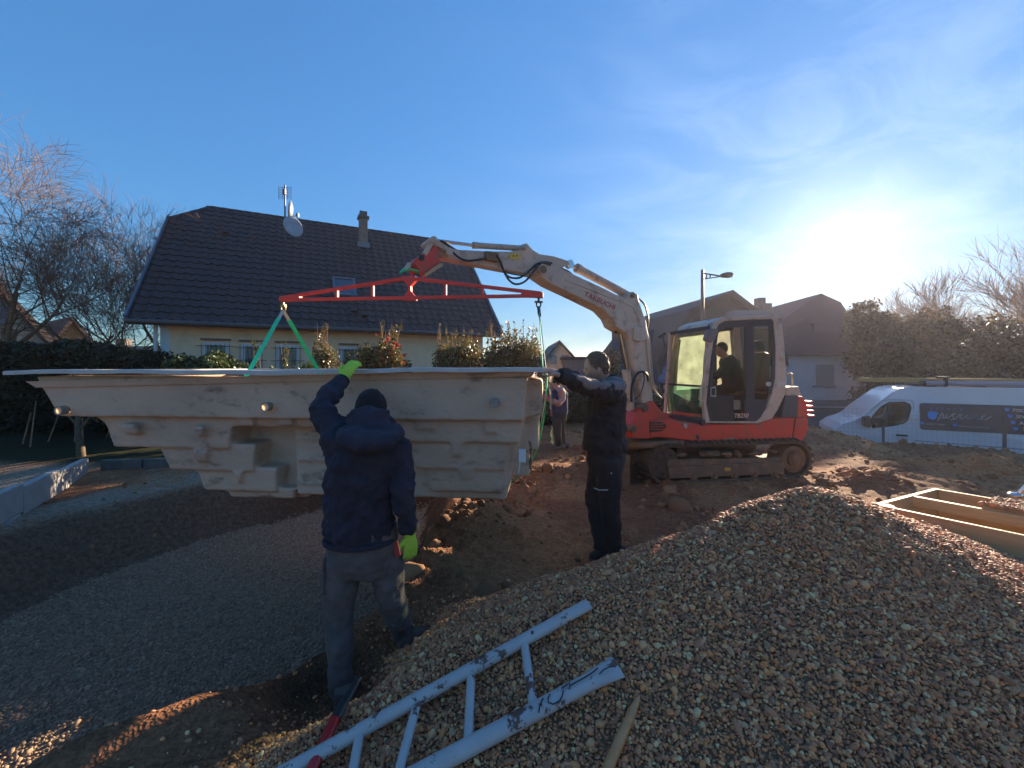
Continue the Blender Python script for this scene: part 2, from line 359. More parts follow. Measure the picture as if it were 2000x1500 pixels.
v2 = N(t_, 'ShaderNodeTexVoronoi'); v2.inputs['Scale'].default_value = 60; L(tc_.outputs['Object'], v2.inputs['Vector'])
ad_ = N(t_, 'ShaderNodeMath', operation='ADD'); L(n2.outputs[0], ad_.inputs[0]); L(v2.outputs['Distance'], ad_.inputs[1])
bp = N(t_, 'ShaderNodeBump'); bp.inputs['Strength'].default_value = 0.8; bp.inputs['Distance'].default_value = 0.02; L(ad_.outputs[0], bp.inputs['Height']); L(bp.outputs[0], b_.inputs['Normal'])
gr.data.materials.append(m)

# ---------------------------------------------------------------- pebbles by geometry nodes
def stonemat(name, stops, rough=0.5):
    m = bpy.data.materials.new(name); m.use_nodes = True; t = m.node_tree; b = t.nodes['Principled BSDF']; L = t.links.new
    oi = N(t, 'ShaderNodeObjectInfo'); r = N(t, 'ShaderNodeValToRGB'); e = r.color_ramp.elements
    r.color_ramp.interpolation = 'LINEAR'; e[0].position = 0; e[0].color = (*stops[0][1], 1); e[1].position = 1; e[1].color = (*stops[-1][1], 1)
    for p, c in stops[1:-1]: x = e.new(p); x.color = (*c, 1)
    L(oi.outputs['Random'], r.inputs[0])
    tc = N(t, 'ShaderNodeTexCoord'); n = N(t, 'ShaderNodeTexNoise'); n.inputs['Scale'].default_value = 120; n.inputs['Detail'].default_value = 5; L(tc.outputs['Object'], n.inputs['Vector'])
    mr = N(t, 'ShaderNodeMapRange'); mr.inputs[1].default_value = 0.3; mr.inputs[2].default_value = 0.7; mr.inputs[3].default_value = 0.65; mr.inputs[4].default_value = 1.3; L(n.outputs[0], mr.inputs[0])
    s = N(t, 'ShaderNodeVectorMath', operation='SCALE'); L(r.outputs[0], s.inputs[0]); L(mr.outputs[0], s.inputs['Scale']); L(s.outputs[0], b.inputs['Base Color'])
    b.inputs['Roughness'].default_value = rough; b.inputs['Specular IOR Level'].default_value = 0.3; return m
PEB = stonemat('pebble', [(0, (0.253, 0.088, 0.039)), (0.16, (0.458, 0.168, 0.074)), (0.34, (0.666, 0.256, 0.116)), (0.48, (0.266, 0.106, 0.062)), (0.60, (0.827, 0.357, 0.150)), (0.72, (0.769, 0.237, 0.071)), (0.83, (0.355, 0.156, 0.088)), (0.93, (0.852, 0.535, 0.249)), (1, (0.427, 0.168, 0.074))], 0.68)
GRAVM = stonemat('fine_gravel', [(0, (0.18, 0.12, 0.075)), (0.4, (0.31, 0.21, 0.135)), (0.8, (0.40, 0.28, 0.185)), (1, (0.24, 0.155, 0.10))], 0.7)
CLODM = stonemat('clod', [(0, (0.17, 0.08, 0.038)), (0.5, (0.27, 0.135, 0.065)), (1, (0.38, 0.20, 0.095))], 0.95)
def stone_nodes(name, material, shapes, subd=2):
    g = bpy.data.node_groups.new(name, 'GeometryNodeTree')
    g.interface.new_socket('Geometry', in_out='INPUT', socket_type='NodeSocketGeometry'); g.interface.new_socket('Geometry', in_out='OUTPUT', socket_type='NodeSocketGeometry')
    L = g.links.new; gi = N(g, 'NodeGroupInput'); go = N(g, 'NodeGroupOutput')
    g2i = N(g, 'GeometryNodeGeometryToInstance')
    for k, (sx, sy, sz, amp) in enumerate(shapes):
        ic = N(g, 'GeometryNodeMeshIcoSphere'); ic.inputs['Radius'].default_value = 1; ic.inputs['Subdivisions'].default_value = subd
        nz = N(g, 'ShaderNodeTexNoise'); nz.noise_dimensions = '4D'; nz.inputs['Scale'].default_value = 0.9; nz.inputs['W'].default_value = k*7.7
        sb = N(g, 'ShaderNodeVectorMath', operation='SUBTRACT'); sb.inputs[1].default_value = (0.5, 0.5, 0.5); L(nz.outputs['Color'], sb.inputs[0])
        sc = N(g, 'ShaderNodeVectorMath', operation='SCALE'); sc.inputs['Scale'].default_value = amp; L(sb.outputs[0], sc.inputs[0])
        sp = N(g, 'GeometryNodeSetPosition'); L(ic.outputs[0], sp.inputs[0]); L(sc.outputs[0], sp.inputs['Offset'])
        tr = N(g, 'GeometryNodeTransform'); tr.inputs['Scale'].default_value = (sx, sy, sz); L(sp.outputs[0], tr.inputs[0])
        sm = N(g, 'GeometryNodeSetMaterial'); sm.inputs['Material'].default_value = material; L(tr.outputs[0], sm.inputs[0])
        ss = N(g, 'GeometryNodeSetShadeSmooth'); L(sm.outputs[0], ss.inputs[0]); L(ss.outputs[0], g2i.inputs[0])
    iop = N(g, 'GeometryNodeInstanceOnPoints'); L(gi.outputs[0], iop.inputs['Points']); L(g2i.outputs[0], iop.inputs['Instance']); iop.inputs['Pick Instance'].default_value = True
    rn = N(g, 'FunctionNodeRandomValue', data_type='INT'); rn.inputs[4].default_value = 0; rn.inputs[5].default_value = len(shapes)-1; L(rn.outputs[2], iop.inputs['Instance Index'])
    ro = N(g, 'GeometryNodeInputNamedAttribute', data_type='FLOAT_VECTOR'); ro.inputs[0].default_value = 'rot'; L(ro.outputs[0], iop.inputs['Rotation'])
    sc = N(g, 'GeometryNodeInputNamedAttribute', data_type='FLOAT'); sc.inputs[0].default_value = 'size'; L(sc.outputs[0], iop.inputs['Scale'])
    L(iop.outputs[0], go.inputs[0]); return g
SH = [(1.25, 1.0, 0.72, 0.75), (1.05, 0.9, 0.8, 0.8), (1.5, 0.95, 0.62, 0.6), (1.0, 1.0, 0.66, 1.0)]
NG_P = stone_nodes('pebbles_nodes', PEB, SH); NG_G = stone_nodes('gravel_nodes', GRAVM, SH, 1); NG_C = stone_nodes('clod_nodes', CLODM, [(1.2, 1, 0.8, 1.2), (1, 0.9, 0.7, 1.3), (1.1, 1.2, 0.6, 1.1)])
def stones(name, pts, size, ng, parent=None, tilt=0.9):
    n = len(pts); o_ = ORG[parent.name] if parent is not None else Vector((0, 0, 0))
    me = bpy.data.meshes.new(name); me.vertices.add(n); me.vertices.foreach_set('co', (np.asarray(pts, np.float32)-np.array(o_, np.float32)).ravel())
    a = me.attributes.new('rot', 'FLOAT_VECTOR', 'POINT')
    r = np.random.rand(n, 3)*np.array([tilt*2, tilt*2, 6.28])-np.array([tilt, tilt, 0]); a.data.foreach_set('vector', r.astype(np.float32).ravel())
    s = me.attributes.new('size', 'FLOAT', 'POINT'); s.data.foreach_set('value', np.asarray(size, np.float32))
    o = bpy.data.objects.new(name, me); COL.objects.link(o)
    if parent is not None: o.parent = parent
    ORG[o.name] = o_
    o.modifiers.new('stones', 'NODES').node_group = ng; o['kind'] = 'stuff'; return o
def scatter(x0, x1, y0, y1, step, keep, jit=0.9):
    xs = np.arange(x0, x1, step); ys = np.arange(y0, y1, step); X, Y = np.meshgrid(xs, ys)
    X = X+(np.random.rand(*X.shape)-0.5)*step*jit*1.6; Y = Y+(np.random.rand(*Y.shape)-0.5)*step*jit*1.6
    X, Y = X.ravel(), Y.ravel(); k = keep(X, Y); return X[k], Y[k]
def infr(X, Y, Z, m=120):
    px = CX+F*X/np.maximum(Y, 0.1); py = HY-F*(Z-CZ)/np.maximum(Y, 0.1)
    return (px > -2*m) & (px < 2000+6*m) & (py < 1500+3*m) & (Y > 0.6)
# the mound below the pebbles
mx_ = np.arange(-1.8, 5.2, 0.04); my_ = np.arange(0.3, 5.2, 0.04); MX, MY = np.meshgrid(mx_, my_); MZ = np.maximum(pile_h(MX, MY)-0.012, ground_h(MX, MY)-0.09)
MZ = np.where(pile_h(MX, MY)-0.012 < ground_h(MX, MY)-0.06, ground_h(MX, MY)-0.09, MZ)
i_ = np.arange(MX.size).reshape(MX.shape)
mf = np.stack([i_[:-1, :-1], i_[:-1, 1:], i_[1:, 1:], i_[1:, :-1]], -1).reshape(-1, 4)
pile = npmesh('gravel_pile', np.stack([MX, MY, MZ], -1).reshape(-1, 3), mf, mat('pile_core', (0.20, 0.12, 0.07), (0.36, 0.22, 0.12), sc=30, rough=0.9, bump=0.6, bs=90), smooth=True)
setp(pile, 'heap of rounded brown river gravel in the foreground beside the ladder', 'gravel pile', kind='stuff')
P_ = []; S_ = []
for (ya, yb, st) in ((0.7, 1.6, 0.0096), (1.6, 2.4, 0.0106), (2.4, 3.3, 0.0125), (3.3, 4.3, 0.018)):
    def keep(X, Y):
        h = pile_h(X, Y); g = ground_h(X, Y); return (h > g-0.02+0.03*np.random.rand(len(X))) & infr(X, Y, h)
    X, Y = scatter(-1.7, 4.4, ya, yb, st, keep)
    Z = pile_h(X, Y); s = st*0.58*np.exp(np.random.randn(len(X))*0.36); s = np.where(np.random.rand(len(X)) < 0.04, s*1.45, s)
    Z = Z+(np.random.rand(len(X))-0.4)*st*0.75
    P_.append(np.stack([X, Y, Z], -1)); S_.append(s)
stones('pebbles', np.concatenate(P_), np.concatenate(S_), NG_P, pile)
NPEB = sum(map(len, S_))
# stones strewn past the foot of the heap, and the gravel bed of the pit
def keep(X, Y):
    h = pile_h(X, Y)-ground_h(X, Y); return (h < 0.0) & (np.random.rand(len(X)) < np.exp(h/0.07)*0.6) & infr(X, Y, h)
X, Y = scatter(-1.9, 2.2, 1.3, 4.6, 0.022, keep); Z = ground_h(X, Y)
setp(stones('loose_pebbles', np.stack([X, Y, Z+0.004], -1), 0.0068*np.exp(np.random.randn(len(X))*0.4), NG_P), 'loose pebbles strewn at the foot of the gravel heap', 'pebbles')
def keep(X, Y): return (pitd(X, Y)+0.15*fbm(X, Y, 0.5, 3, 2)+0.16*fbm(X, Y, 0.14, 3, 4) < 0.05+0.1*np.random.rand(len(X))) & (np.random.rand(len(X)) < 0.8)
X, Y = scatter(-5.2, -1.0, 2.5, 7.2, 0.023, keep); Z = ground_h(X, Y)
setp(stones('gravel_bed', np.stack([X, Y, Z+0.002], -1), 0.0105*np.exp(np.random.randn(len(X))*0.3), NG_G), 'grey gravel levelled over the floor of the dug pit', 'gravel')
def keep(X, Y):
    f = fbm(X, Y, 1.0, 3, 1); dd, _ = segd(X, Y, (-0.55, 4.35), (0.55, 6.3))
    pr = 0.05+0.30*sst(0.02, 0.2, f)+0.8*np.exp(-(dd/0.35)**2)+0.25*sst(6.0, 8, X)
    pr = pr*(1-0.85*sst(-1.8, -2.6, X)); return (np.random.rand(len(X)) < pr) & (pitd(X, Y) > 0.25) & infr(X, Y, 0*X)
X, Y = scatter(-6.5, 11, 1.6, 11, 0.07, keep); Z = ground_h(X, Y)
k = pile_h(X, Y) < Z; X, Y, Z = X[k], Y[k], Z[k]
setp(stones('soil_clods', np.stack([X, Y, Z+0.004], -1), 0.014*np.exp(np.random.randn(len(X))*0.55)*(1+0.05*Y), NG_C), 'crumbled clods of brown earth over the building plot', 'soil')
# ---------------------------------------------------------------- hedges, shrubs, trees
def leaves(name, C, S, n, size, m, parent, elong=1.6, vert=0.0, seed=1):
    """n leaf blades spread in clumps; C clump centres, S clump radii"""
    rs = np.random.RandomState(seed); C = np.asarray(C, float); S = np.asarray(S, float)
    if S.ndim == 1: S = np.repeat(S[:, None], 3, 1)
    k = rs.choice(len(C), n, p=(S.prod(1)**0.7)/(S.prod(1)**0.7).sum())
    d = rs.randn(n, 3); d /= np.linalg.norm(d, axis=1)[:, None]; d *= (rs.rand(n, 1)**0.45)
    p = C[k]+d*S[k]
    a = rs.randn(n, 3)+np.array([0, 0, vert]); a /= np.linalg.norm(a, axis=1)[:, None]
    b = rs.randn(n, 3); b -= (a*b).sum(1)[:, None]*a; b /= np.linalg.norm(b, axis=1)[:, None]
    s = size*(0.6+0.8*rs.rand(n, 1)); A = a*s*elong*0.5; B = b*s*0.5
    nn = np.cross(a, b)*s*0.12
    v = np.stack([p-A, p+B+nn, p+A, p-B+nn], 1).reshape(-1, 3); f = np.arange(4*n).reshape(n, 4)
    return npmesh(name, v, f, m, parent)
def clumps(n, c, r, rs, shell=0.75, zmin=None, cr=0.3, pw=0.62):
    d = rs.randn(n, 3); d /= np.linalg.norm(d, axis=1)[:, None]; d *= shell+(1-shell)*rs.rand(n, 1)-0.25*rs.rand(n, 1)
    C = np.array(c)+d*np.array(r)
    C = np.array(c)+np.sign(C-np.array(c))*np.abs((C-np.array(c))/np.array(r))**pw*np.array(r)*(0.93 if pw < 1 else 1)
    if zmin is not None: C[:, 2] = np.maximum(C[:, 2], zmin)
    return C, np.full(n, cr)*(0.6+0.8*rs.rand(n))
def sticks(segs, sides=4):
    """segs: list of (p, q, r0, r1) -> arrays"""
    P = np.array([s[0] for s in segs], float); Q = np.array([s[1] for s in segs], float); R0 = np.array([s[2] for s in segs]); R1 = np.array([s[3] for s in segs])
    d = Q-P; l = np.linalg.norm(d, axis=1)[:, None]; d = d/np.maximum(l, 1e-9); ref = np.where(np.abs(d[:, 2:3]) < 0.9, np.array([[0, 0, 1.]]), np.array([[1., 0, 0]]))
    x = np.cross(d, ref); x /= np.linalg.norm(x, axis=1)[:, None]; y = np.cross(d, x); Q = Q+d*R1[:, None]*0.5
    vs = []
    for k in range(sides):
        t = 2*math.pi*k/sides; e = x*math.cos(t)+y*math.sin(t); vs.append(P+e*R0[:, None]); vs.append(Q+e*R1[:, None])
    V = np.stack(vs, 1); n = len(segs); b = (np.arange(n)*2*sides)[:, None]
    f = np.concatenate([b+np.array([[2*k, 2*((k+1) % sides), 2*((k+1) % sides)+1, 2*k+1]]) for k in range(sides)], 0)
    return V.reshape(-1, 3), f
RMIN = 0.0055
def grow(base, d, length, r, level, rs, segs, maxl, spread=0.6, up=0.15, kids=(3, 5), droop=0.0, shrink=0.68):
    n = 4 if level < 2 else 3; p = Vector(base); d = Vector(d).normalized(); pts = [p.copy()]
    for i in range(n):
        d = (d+Vector(rs.randn(3))*(0.13 if level < 3 else 0.07)+Vector((0, 0, up-droop*level))*0.35).normalized()
        q = p+d*(length/n); segs.append((tuple(p), tuple(q), r*(1-0.55*i/n), r*(1-0.55*(i+1)/n), level)); p = q; pts.append(p.copy())
    if level >= maxl: return
    for k in range(rs.randint(kids[0], kids[1]+1)):
        t = 0.3+0.7*rs.rand() if level else 0.45+0.55*rs.rand(); i = min(int(t*n), n-1); b = pts[i].lerp(pts[i+1], t*n-i)
        ax = Vector(rs.randn(3)); ax = (ax-d*ax.dot(d)).normalized(); nd = (d+ax*(spread+0.35*rs.rand())).normalized()
        grow(b, nd, length*(shrink+0.15*rs.rand()), max(r*(1-0.55*t)*0.62, RMIN), level+1, rs, segs, maxl, spread, up, kids, droop, shrink)
def bare_tree(base, lean, length, r, seed, label, maxl=5, group=None, barkm=None, twigm=None, twr=1.0, **kw):
    rs = np.random.RandomState(seed); segs = []; t = thing('bare_tree', base, label, 'tree', group)
    grow(base, lean, length, r, 0, rs, segs, maxl, **kw)
    big = [s[:4] for s in segs if s[4] <= 1]; sm = [(s[0], s[1], s[2]*twr, s[3]*twr) for s in segs if s[4] > 1]
    V, f = sticks(big, 7); npmesh('trunk', V, f, barkm, t, True)
    V, f = sticks(sm, 3); npmesh('crown', V, f, twigm, t, True); return t
BARK = mat('bark', (0.42, 0.24, 0.13), (0.20, 0.12, 0.07), sc=14, rough=0.9, bump=0.7, bs=30)
TWIG = mat('twig', (0.30, 0.14, 0.07), (0.17, 0.085, 0.045), sc=2, rough=0.8)
BIRCH = mat('birch_twig', (0.26, 0.17, 0.11), (0.15, 0.09, 0.06), sc=3, rough=0.8)
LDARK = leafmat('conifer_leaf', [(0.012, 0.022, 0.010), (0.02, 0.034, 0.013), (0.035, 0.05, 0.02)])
LBUSH = leafmat('laurel_leaf', [(0.045, 0.065, 0.015), (0.075, 0.10, 0.025), (0.15, 0.16, 0.05)], 0.35)
LPHOT = leafmat('photinia_leaf', [(0.045, 0.055, 0.015), (0.08, 0.085, 0.022), (0.16, 0.14, 0.045), (0.20, 0.15, 0.05), (0.28, 0.09, 0.03)], 0.35)
LRED = leafmat('red_tip_leaf', [(0.35, 0.05, 0.03), (0.25, 0.06, 0.03)], 0.4)
LFAR = leafmat('far_leaf', [(0.035, 0.024, 0.013), (0.09, 0.062, 0.03), (0.15, 0.10, 0.05), (0.28, 0.20, 0.11)], 0.4)
# ---------------------------------------------------------------- yellow house with the dark tiled roof
HW = Fr(-10.7, 11.4, 0.893, 0.451); HL, HD, EZ, RI = 11.5, 4.9, 3.0, 5.0
def roofpt(a, t, off=0.0):  # t 0 eave .. 1 ridge on the near slope
    n = (RI*HD); p = HW.w(a, HD*t, EZ+RI*t); nr = (HW.w(0, -RI, HD)-HW.w(0, 0, 0)).normalized(); return p+nr*off
house = thing('yellow_house', HW.w(HL/2, HD, 0), 'pale yellow house with a large dark tiled roof behind the pool shell', 'house')
STUC = mat('yellow_stucco', (0.88, 0.60, 0.38), (0.80, 0.54, 0.34), sc=2.0, rough=0.9, bump=0.25, bs=120, dirt=(0.5, 0.38, 0.22), dlo=0.55, dhi=0.8, ds=1.2)
TILE = mat('concrete_tile', (0.042, 0.026, 0.021), (0.024, 0.016, 0.014), sc=9, rough=0.55, bump=0.3, bs=60, dirt=(0.06, 0.05, 0.04), dlo=0.62, dhi=0.8, ds=5)
METD = mat('dark_gutter', (0.09, 0.08, 0.08), (0.06, 0.055, 0.055), sc=5, rough=0.45)
WHT = mat('white_frame', (0.62, 0.63, 0.64), (0.55, 0.56, 0.58), sc=6, rough=0.5)
GLS = mat('window_glass', (0.04, 0.06, 0.09), (0.07, 0.09, 0.12), sc=2, rough=0.06, spec=0.8)
ms = MB(); w0, w1 = 0.5, 2*HD-0.5
ms.prism([HW.w(0.6, w0, -0.3), HW.w(0.6, w1, -0.3), HW.w(0.6, w1, 3.28), HW.w(0.6, 2*HD*0.59, 7.0), HW.w(0.6, 2*HD*0.41, 7.0), HW.w(0.6, w0, 3.28)], HW.U*(HL-1.2))
ms.build('wall', STUC, house)
mb = MB()
th = 0.14
prof = [roofpt(0, -0.01, 0), roofpt(0, 0.82, 0), HW.w(0, 2*HD-0.82*HD, EZ+0.82*RI), HW.w(0, 2*HD+0.05, EZ-0.05)]
A0, A1 = 1.08, HL-1.08
for (q0, q1) in ((0.0, 1.0),):
    # near slope, far slope and the two clipped hips as one closed skin
    R0 = HW.w(A0, HD, EZ+RI); R1 = HW.w(A1, HD, EZ+RI)
    v = [roofpt(0, 0), roofpt(HL, 0), roofpt(HL, 0.82), R1, R0, roofpt(0, 0.82), HW.w(0, 2*HD, EZ), HW.w(HL, 2*HD, EZ), HW.w(HL, 2*HD-0.82*HD, EZ+0.82*RI), HW.w(0, 2*HD-0.82*HD, EZ+0.82*RI)]
    low = [p-Vector((0, 0, th)) for p in v]
    fs = [(0, 1, 2, 3, 4, 5), (6, 9, 4, 3, 8, 7), (5, 4, 9), (2, 8, 3)]
    mb.add(v+low, fs+[tuple(10+i for i in f)[::-1] for f in fs]+[(0, 10, 11, 1), (1, 11, 12, 2), (2, 12, 18, 8), (8, 18, 17, 7), (7, 17, 16, 6), (6, 16, 19, 9), (9, 19, 15, 5), (5, 15, 10, 0)])
roof = mb.build('roof', TILE, house)
# tiles: nearest ones single, the far rest joined
TW, TR = 0.30, 21
nx_ = int(HL/TW); tl = RI/ TR
slope = (roofpt(0, 1)-roofpt(0, 0)); SLn = slope.normalized(); sl = slope.length/TR
nr = (HW.w(0, -RI, HD)-HW.w(0, 0, 0)).normalized()
def tile_vf():
    xs = [0, 0.04, 0.09, 0.13, 0.18, 0.24, 0.30]; zs = [0.018, 0.05, 0.058, 0.042, 0.012, 0.006, 0.018]; v = []; f = []
    for (y, dz) in ((-0.015, 0.028), (sl*1.03, 0.0)):
        v += [(x*TW/0.3, y, z+dz) for x, z in zip(xs, zs)]
    v += [(x*TW/0.3, -0.015, z-0.012) for x, z in zip(xs, zs)]
    n = len(xs)
    for i in range(n-1): f += [(i, i+1, n+i+1, n+i), (2*n+i, 2*n+i+1, i+1, i)]
    return v, f
tv, tf = tile_vf(); tme = bpy.data.meshes.new('tile'); tme.from_pydata(tv, [], tf); tme.update(); tme.shade_smooth(); tme.set_sharp_from_angle(angle=0.9); tme.materials.append(TILE)
Rt = Matrix((HW.U, SLn, nr)).transposed()
cells = []
for r in range(TR):
    for k in range(nx_):
        t = (r+0.5)/TR; a = (k+0.5)*HL/nx_
        lo = 1.08*max(0, t-0.82)/0.18
        if a < lo+0.12 or a > HL-lo-0.12: continue
        p = roofpt(k*HL/nx_, r/TR, 0.004); cells.append((p.length, p, r, k))
cells.sort(key=lambda c: c[0])
TV = []; TF = []
for i, (d, p, r, k) in enumerate(cells):
    j = Matrix.Rotation(random.uniform(-0.012, 0.012), 3, 'Z'); RR = Rt @ j
    p = p+nr*random.uniform(0, 0.008)
    if i < 290:
        m4 = RR.to_4x4(); m4.translation = p; put('tile', tme, m4, house)
    else:
        b = len(TV); TV += [tuple(p+RR @ Vector(v)) for v in tv]; TF += [tuple(b+q for q in f) for f in tf]
o = npmesh('tiles', TV, TF, TILE, house, True); o['kind'] = 'stuff'; o.data.set_sharp_from_angle(angle=0.9)
# ridge caps
cm_ = MB(); cm_.tube([(0, 0, 0), (0.42, 0, 0)], [0.115, 0.10], 8, True); rme = cm_.mesh('ridge_tile', smooth=0.8); rme.materials.append(TILE)
def caps(p, q, s=0.36):
    d = q-p; n = int(d.length/s); x = d.normalized(); z = Vector((0, 0, 1)); y = z.cross(x).normalized(); z = x.cross(y)
    R = Matrix((x, y, z)).transposed().to_4x4()
    for i in range(n):
        R2 = R.copy(); R2.translation = p+d*(i/n)-z*0.03; put('ridge_tile', rme, R2, house)
caps(R0, R1); caps(roofpt(0, 0.82), R0); caps(roofpt(HL, 0.82), R1)
for a in (-0.03, HL+0.03): mb = MB(); mb.bar(roofpt(a, 0, 0.03), roofpt(a, 0.82, 0.03), 0.05, 0.22, nr); mb.build('verge_board', mat('blue_grey_verge', (0.10, 0.14, 0.19), rough=0.5), house)
mb = MB(); mb.tube([roofpt(-0.03, 0, 0)+Vector((0, 0, -0.05))-HW.Nn*0.07, roofpt(HL+0.03, 0, 0)+Vector((0, 0, -0.05))-HW.Nn*0.07], 0.075, 10); mb.build('gutter', METD, house, smooth=0.8)
mb = MB(); mb.tube([HW.w(0.50, 0.42, 2.9), HW.w(0.50, 0.42, 0.0)], 0.05, 8); mb.build('downpipe', WHT, house, smooth=0.8)
mb = MB(); mb.box(HW.w(0.60+0.10, 0.5, 1.5), (0.22, 0.03, 3.4), HW.R()); mb.build('corner_board', WHT, house)
# windows with shutters frames and the iron grille
for (x0, x1, y0, y1) in ((396, 448, 668, 715), (471, 511, 671, 714), (540, 585, 673, 716), (664, 698, 677, 718)):
    a0, _, zt = HW.px(x0, y0, 0.5); a1, _, _ = HW.px(x1, y0, 0.5); zb = 1.35
    b = MB(); c = (a0+a1)/2; wd_ = abs(a1-a0); zc = (zt+zb)/2; hh = zt-zb
    b.ring([HW.w(a0, 0.47, zb), HW.w(a1, 0.47, zb), HW.w(a1, 0.47, zt), HW.w(a0, 0.47, zt)], [HW.w(a0+0.11, 0.47, zb+0.08), HW.w(a1-0.11, 0.47, zb+0.08), HW.w(a1-0.11, 0.47, zt-0.09), HW.w(a0+0.11, 0.47, zt-0.09)], HW.Nn*0.06)
    f = b.build('window', WHT, house)
    b = MB(); b.box(HW.w(c, 0.488, zc), (wd_-0.2, 0.01, hh-0.15), HW.R()); b.build('pane', GLS, f)
    b = MB(); b.box(HW.w(c, 0.44, zt+0.09), (wd_+0.1, 0.1, 0.05), HW.R()); b.build('lintel', METD, f)
    b = MB()
    for q in np.linspace(a0-0.02, a1+0.02, 7): b.tube([HW.w(q, 0.40, zb-0.05), HW.w(q, 0.40, zt-0.05)], 0.009, 4)
    for zz in (zb+0.1, zc, zt-0.12): b.tube([HW.w(a0-0.15, 0.40, zz), HW.w(a1+0.15, 0.40, zz)], 0.009, 4)
    b.build('grille', METD, f)
# roof windows and chimney
a0, _, z0 = HW.px(648, 580, 2.0)
tt = 0.34
def rquad(x0, y0, x1, y1, off):
    q = []
    for (x, y) in ((x0, y1), (x1, y1), (x1, y0), (x0, y0)):
        best = min((abs((roofpt(a, t).x/roofpt(a, t).y*F+CX)-x)+abs(HY-(roofpt(a, t).z-CZ)/roofpt(a, t).y*F-y), a, t) for a in np.arange(0, HL, 0.05) for t in np.arange(0, 1, 0.01)); q.append((best[1], best[2]))
    return q
q = rquad(650, 546, 694, 580, 0)
aa = (q[0][0]+q[3][0])/2; ab = (q[1][0]+q[2][0])/2; ta = q[0][1]; tb = q[3][1]
b = MB(); b.ring([roofpt(aa, ta, 0.06), roofpt(ab, ta, 0.06), roofpt(ab, tb, 0.06), roofpt(aa, tb, 0.06)], [roofpt(aa+0.08, ta+0.012, 0.06), roofpt(ab-0.08, ta+0.012, 0.06), roofpt(ab-0.08, tb-0.012, 0.06), roofpt(aa+0.08, tb-0.012, 0.06)], nr*0.09)
f = b.build('roof_window', mat('flashing', (0.16, 0.17, 0.19), rough=0.35, metal=0.5), house)
b = MB(); b.prism([roofpt(aa+0.07, ta+0.01, 0.09), roofpt(ab-0.07, ta+0.01, 0.09), roofpt(ab-0.07, tb-0.01, 0.09), roofpt(aa+0.07, tb-0.01, 0.09)], nr*0.02); b.build('pane', mat('sky_glass', (0.05, 0.07, 0.10), rough=0.04, spec=1.0), f)
q = rquad(700, 440, 718, 478, 0); ac = (q[0][0]+q[1][0])/2; tc_ = q[0][1]
p = roofpt(ac, tc_); CHM = mat('chimney_render', (0.24, 0.19, 0.15), (0.15, 0.12, 0.1), sc=6, rough=0.9, bump=0.4)
b = MB(); b.box(Vector((p.x, p.y, p.z+0.42)), (0.34, 0.34, 1.45), HW.R()); ch = b.build('chimney', CHM, house, bevel=0.01)
b = MB(); b.box(Vector((p.x, p.y, p.z+1.19)), (0.46, 0.46, 0.09), HW.R()); b.box(Vector((p.x, p.y, p.z+1.33)), (0.3, 0.3, 0.24), HW.R()); b.build('chimney_cap', METD, ch)
b = MB(); b.box(Vector((p.x, p.y, p.z))-HW.Nn*0.05+Vector((0, 0, -0.05)), (0.5, 0.48, 0.22), HW.R()); b.build('flashing', mat('flashing', (0,0,0)), ch)
for (xx, yy) in ((443, 450), (712, 610), (905, 618), (690, 602)):
    q = rquad(xx, yy, xx+6, yy+6, 0); b = MB(); pp = roofpt(q[0][0], q[0][1], 0.08); b.box(pp, (0.2, 0.22, 0.1), Rt); b.build('roof_vent', TILE, house, bevel=0.02)
# antenna mast with two dishes
q = rquad(558, 462, 566, 474, 0); pa = roofpt(q[0][0], q[0][1], 0.0)
ant = thing('roof_antenna', pa, 'television antenna mast with two satellite dishes on the dark tiled roof', 'antenna')
AL = mat('grey_alu', (0.30, 0.31, 0.33), (0.22, 0.23, 0.25), sc=8, rough=0.45, metal=0.3)
Y = pa.y; top = at(560, 366, Y); b = MB(); b.tube([pa, Vector((pa.x, pa.y, top.z+0.1))], 0.03, 6); b.build('mast', METD, ant)
b = MB()
for k in range(7):
    zz = top.z-0.07*k; b.tube([(pa.x-0.26, pa.y, zz), (pa.x+0.26, pa.y, zz)], 0.008, 4)
for k in (-0.25, -0.09, 0.09, 0.25): b.tube([(pa.x+k, pa.y, top.z+0.03), (pa.x+k, pa.y, top.z-0.48)], 0.008, 4)
b.box((pa.x, pa.y-0.05, top.z-0.2), (0.1, 0.1, 0.2)); b.build('aerial', METD, ant)
b = MB(); pz = at(575, 424, Y).z; b.tube([(pa.x, pa.y, pz), (pa.x+0.55, pa.y-0.1, pz+0.02)], 0.014, 5); b.box((pa.x+0.55, pa.y-0.1, pz+0.04), (0.08, 0.08, 0.14)); b.build('feed_arm', METD, ant)
def dish(c, ax, r, name='dish'):
    ax = Vector(ax).normalized(); x = ax.cross(Vector((0, 0, 1))).normalized(); y = x.cross(ax); v = []; f = []; n = 20
    for s_, zz in ((0, 0.0), (0.5, 0.25), (1, 1)):
        for k in range(n): t = 2*math.pi*k/n; v.append(Vector(c)+x*(r*0.86*s_*math.cos(t))+y*(r*s_*math.sin(t))+ax*(0.14*r*zz*1.6))
    for i in range(2):
        for k in range(n): f.append((i*n+k, i*n+(k+1) % n, (i+1)*n+(k+1) % n, (i+1)*n+k))
    b = MB(); b.add(v, f); o = b.build(name, mat('dish_grey', (0.33, 0.36, 0.40), (0.26, 0.28, 0.31), sc=5, rough=0.35), ant, smooth=1.0)
    s_ = o.modifiers.new('thick', 'SOLIDIFY'); s_.thickness = 0.02; return o
dish(at(571, 444, Y-0.35), (0.75, -0.6, 0.25), 0.42); dish(at(572, 411, Y), (-0.95, -0.25, 0.1), 0.36)
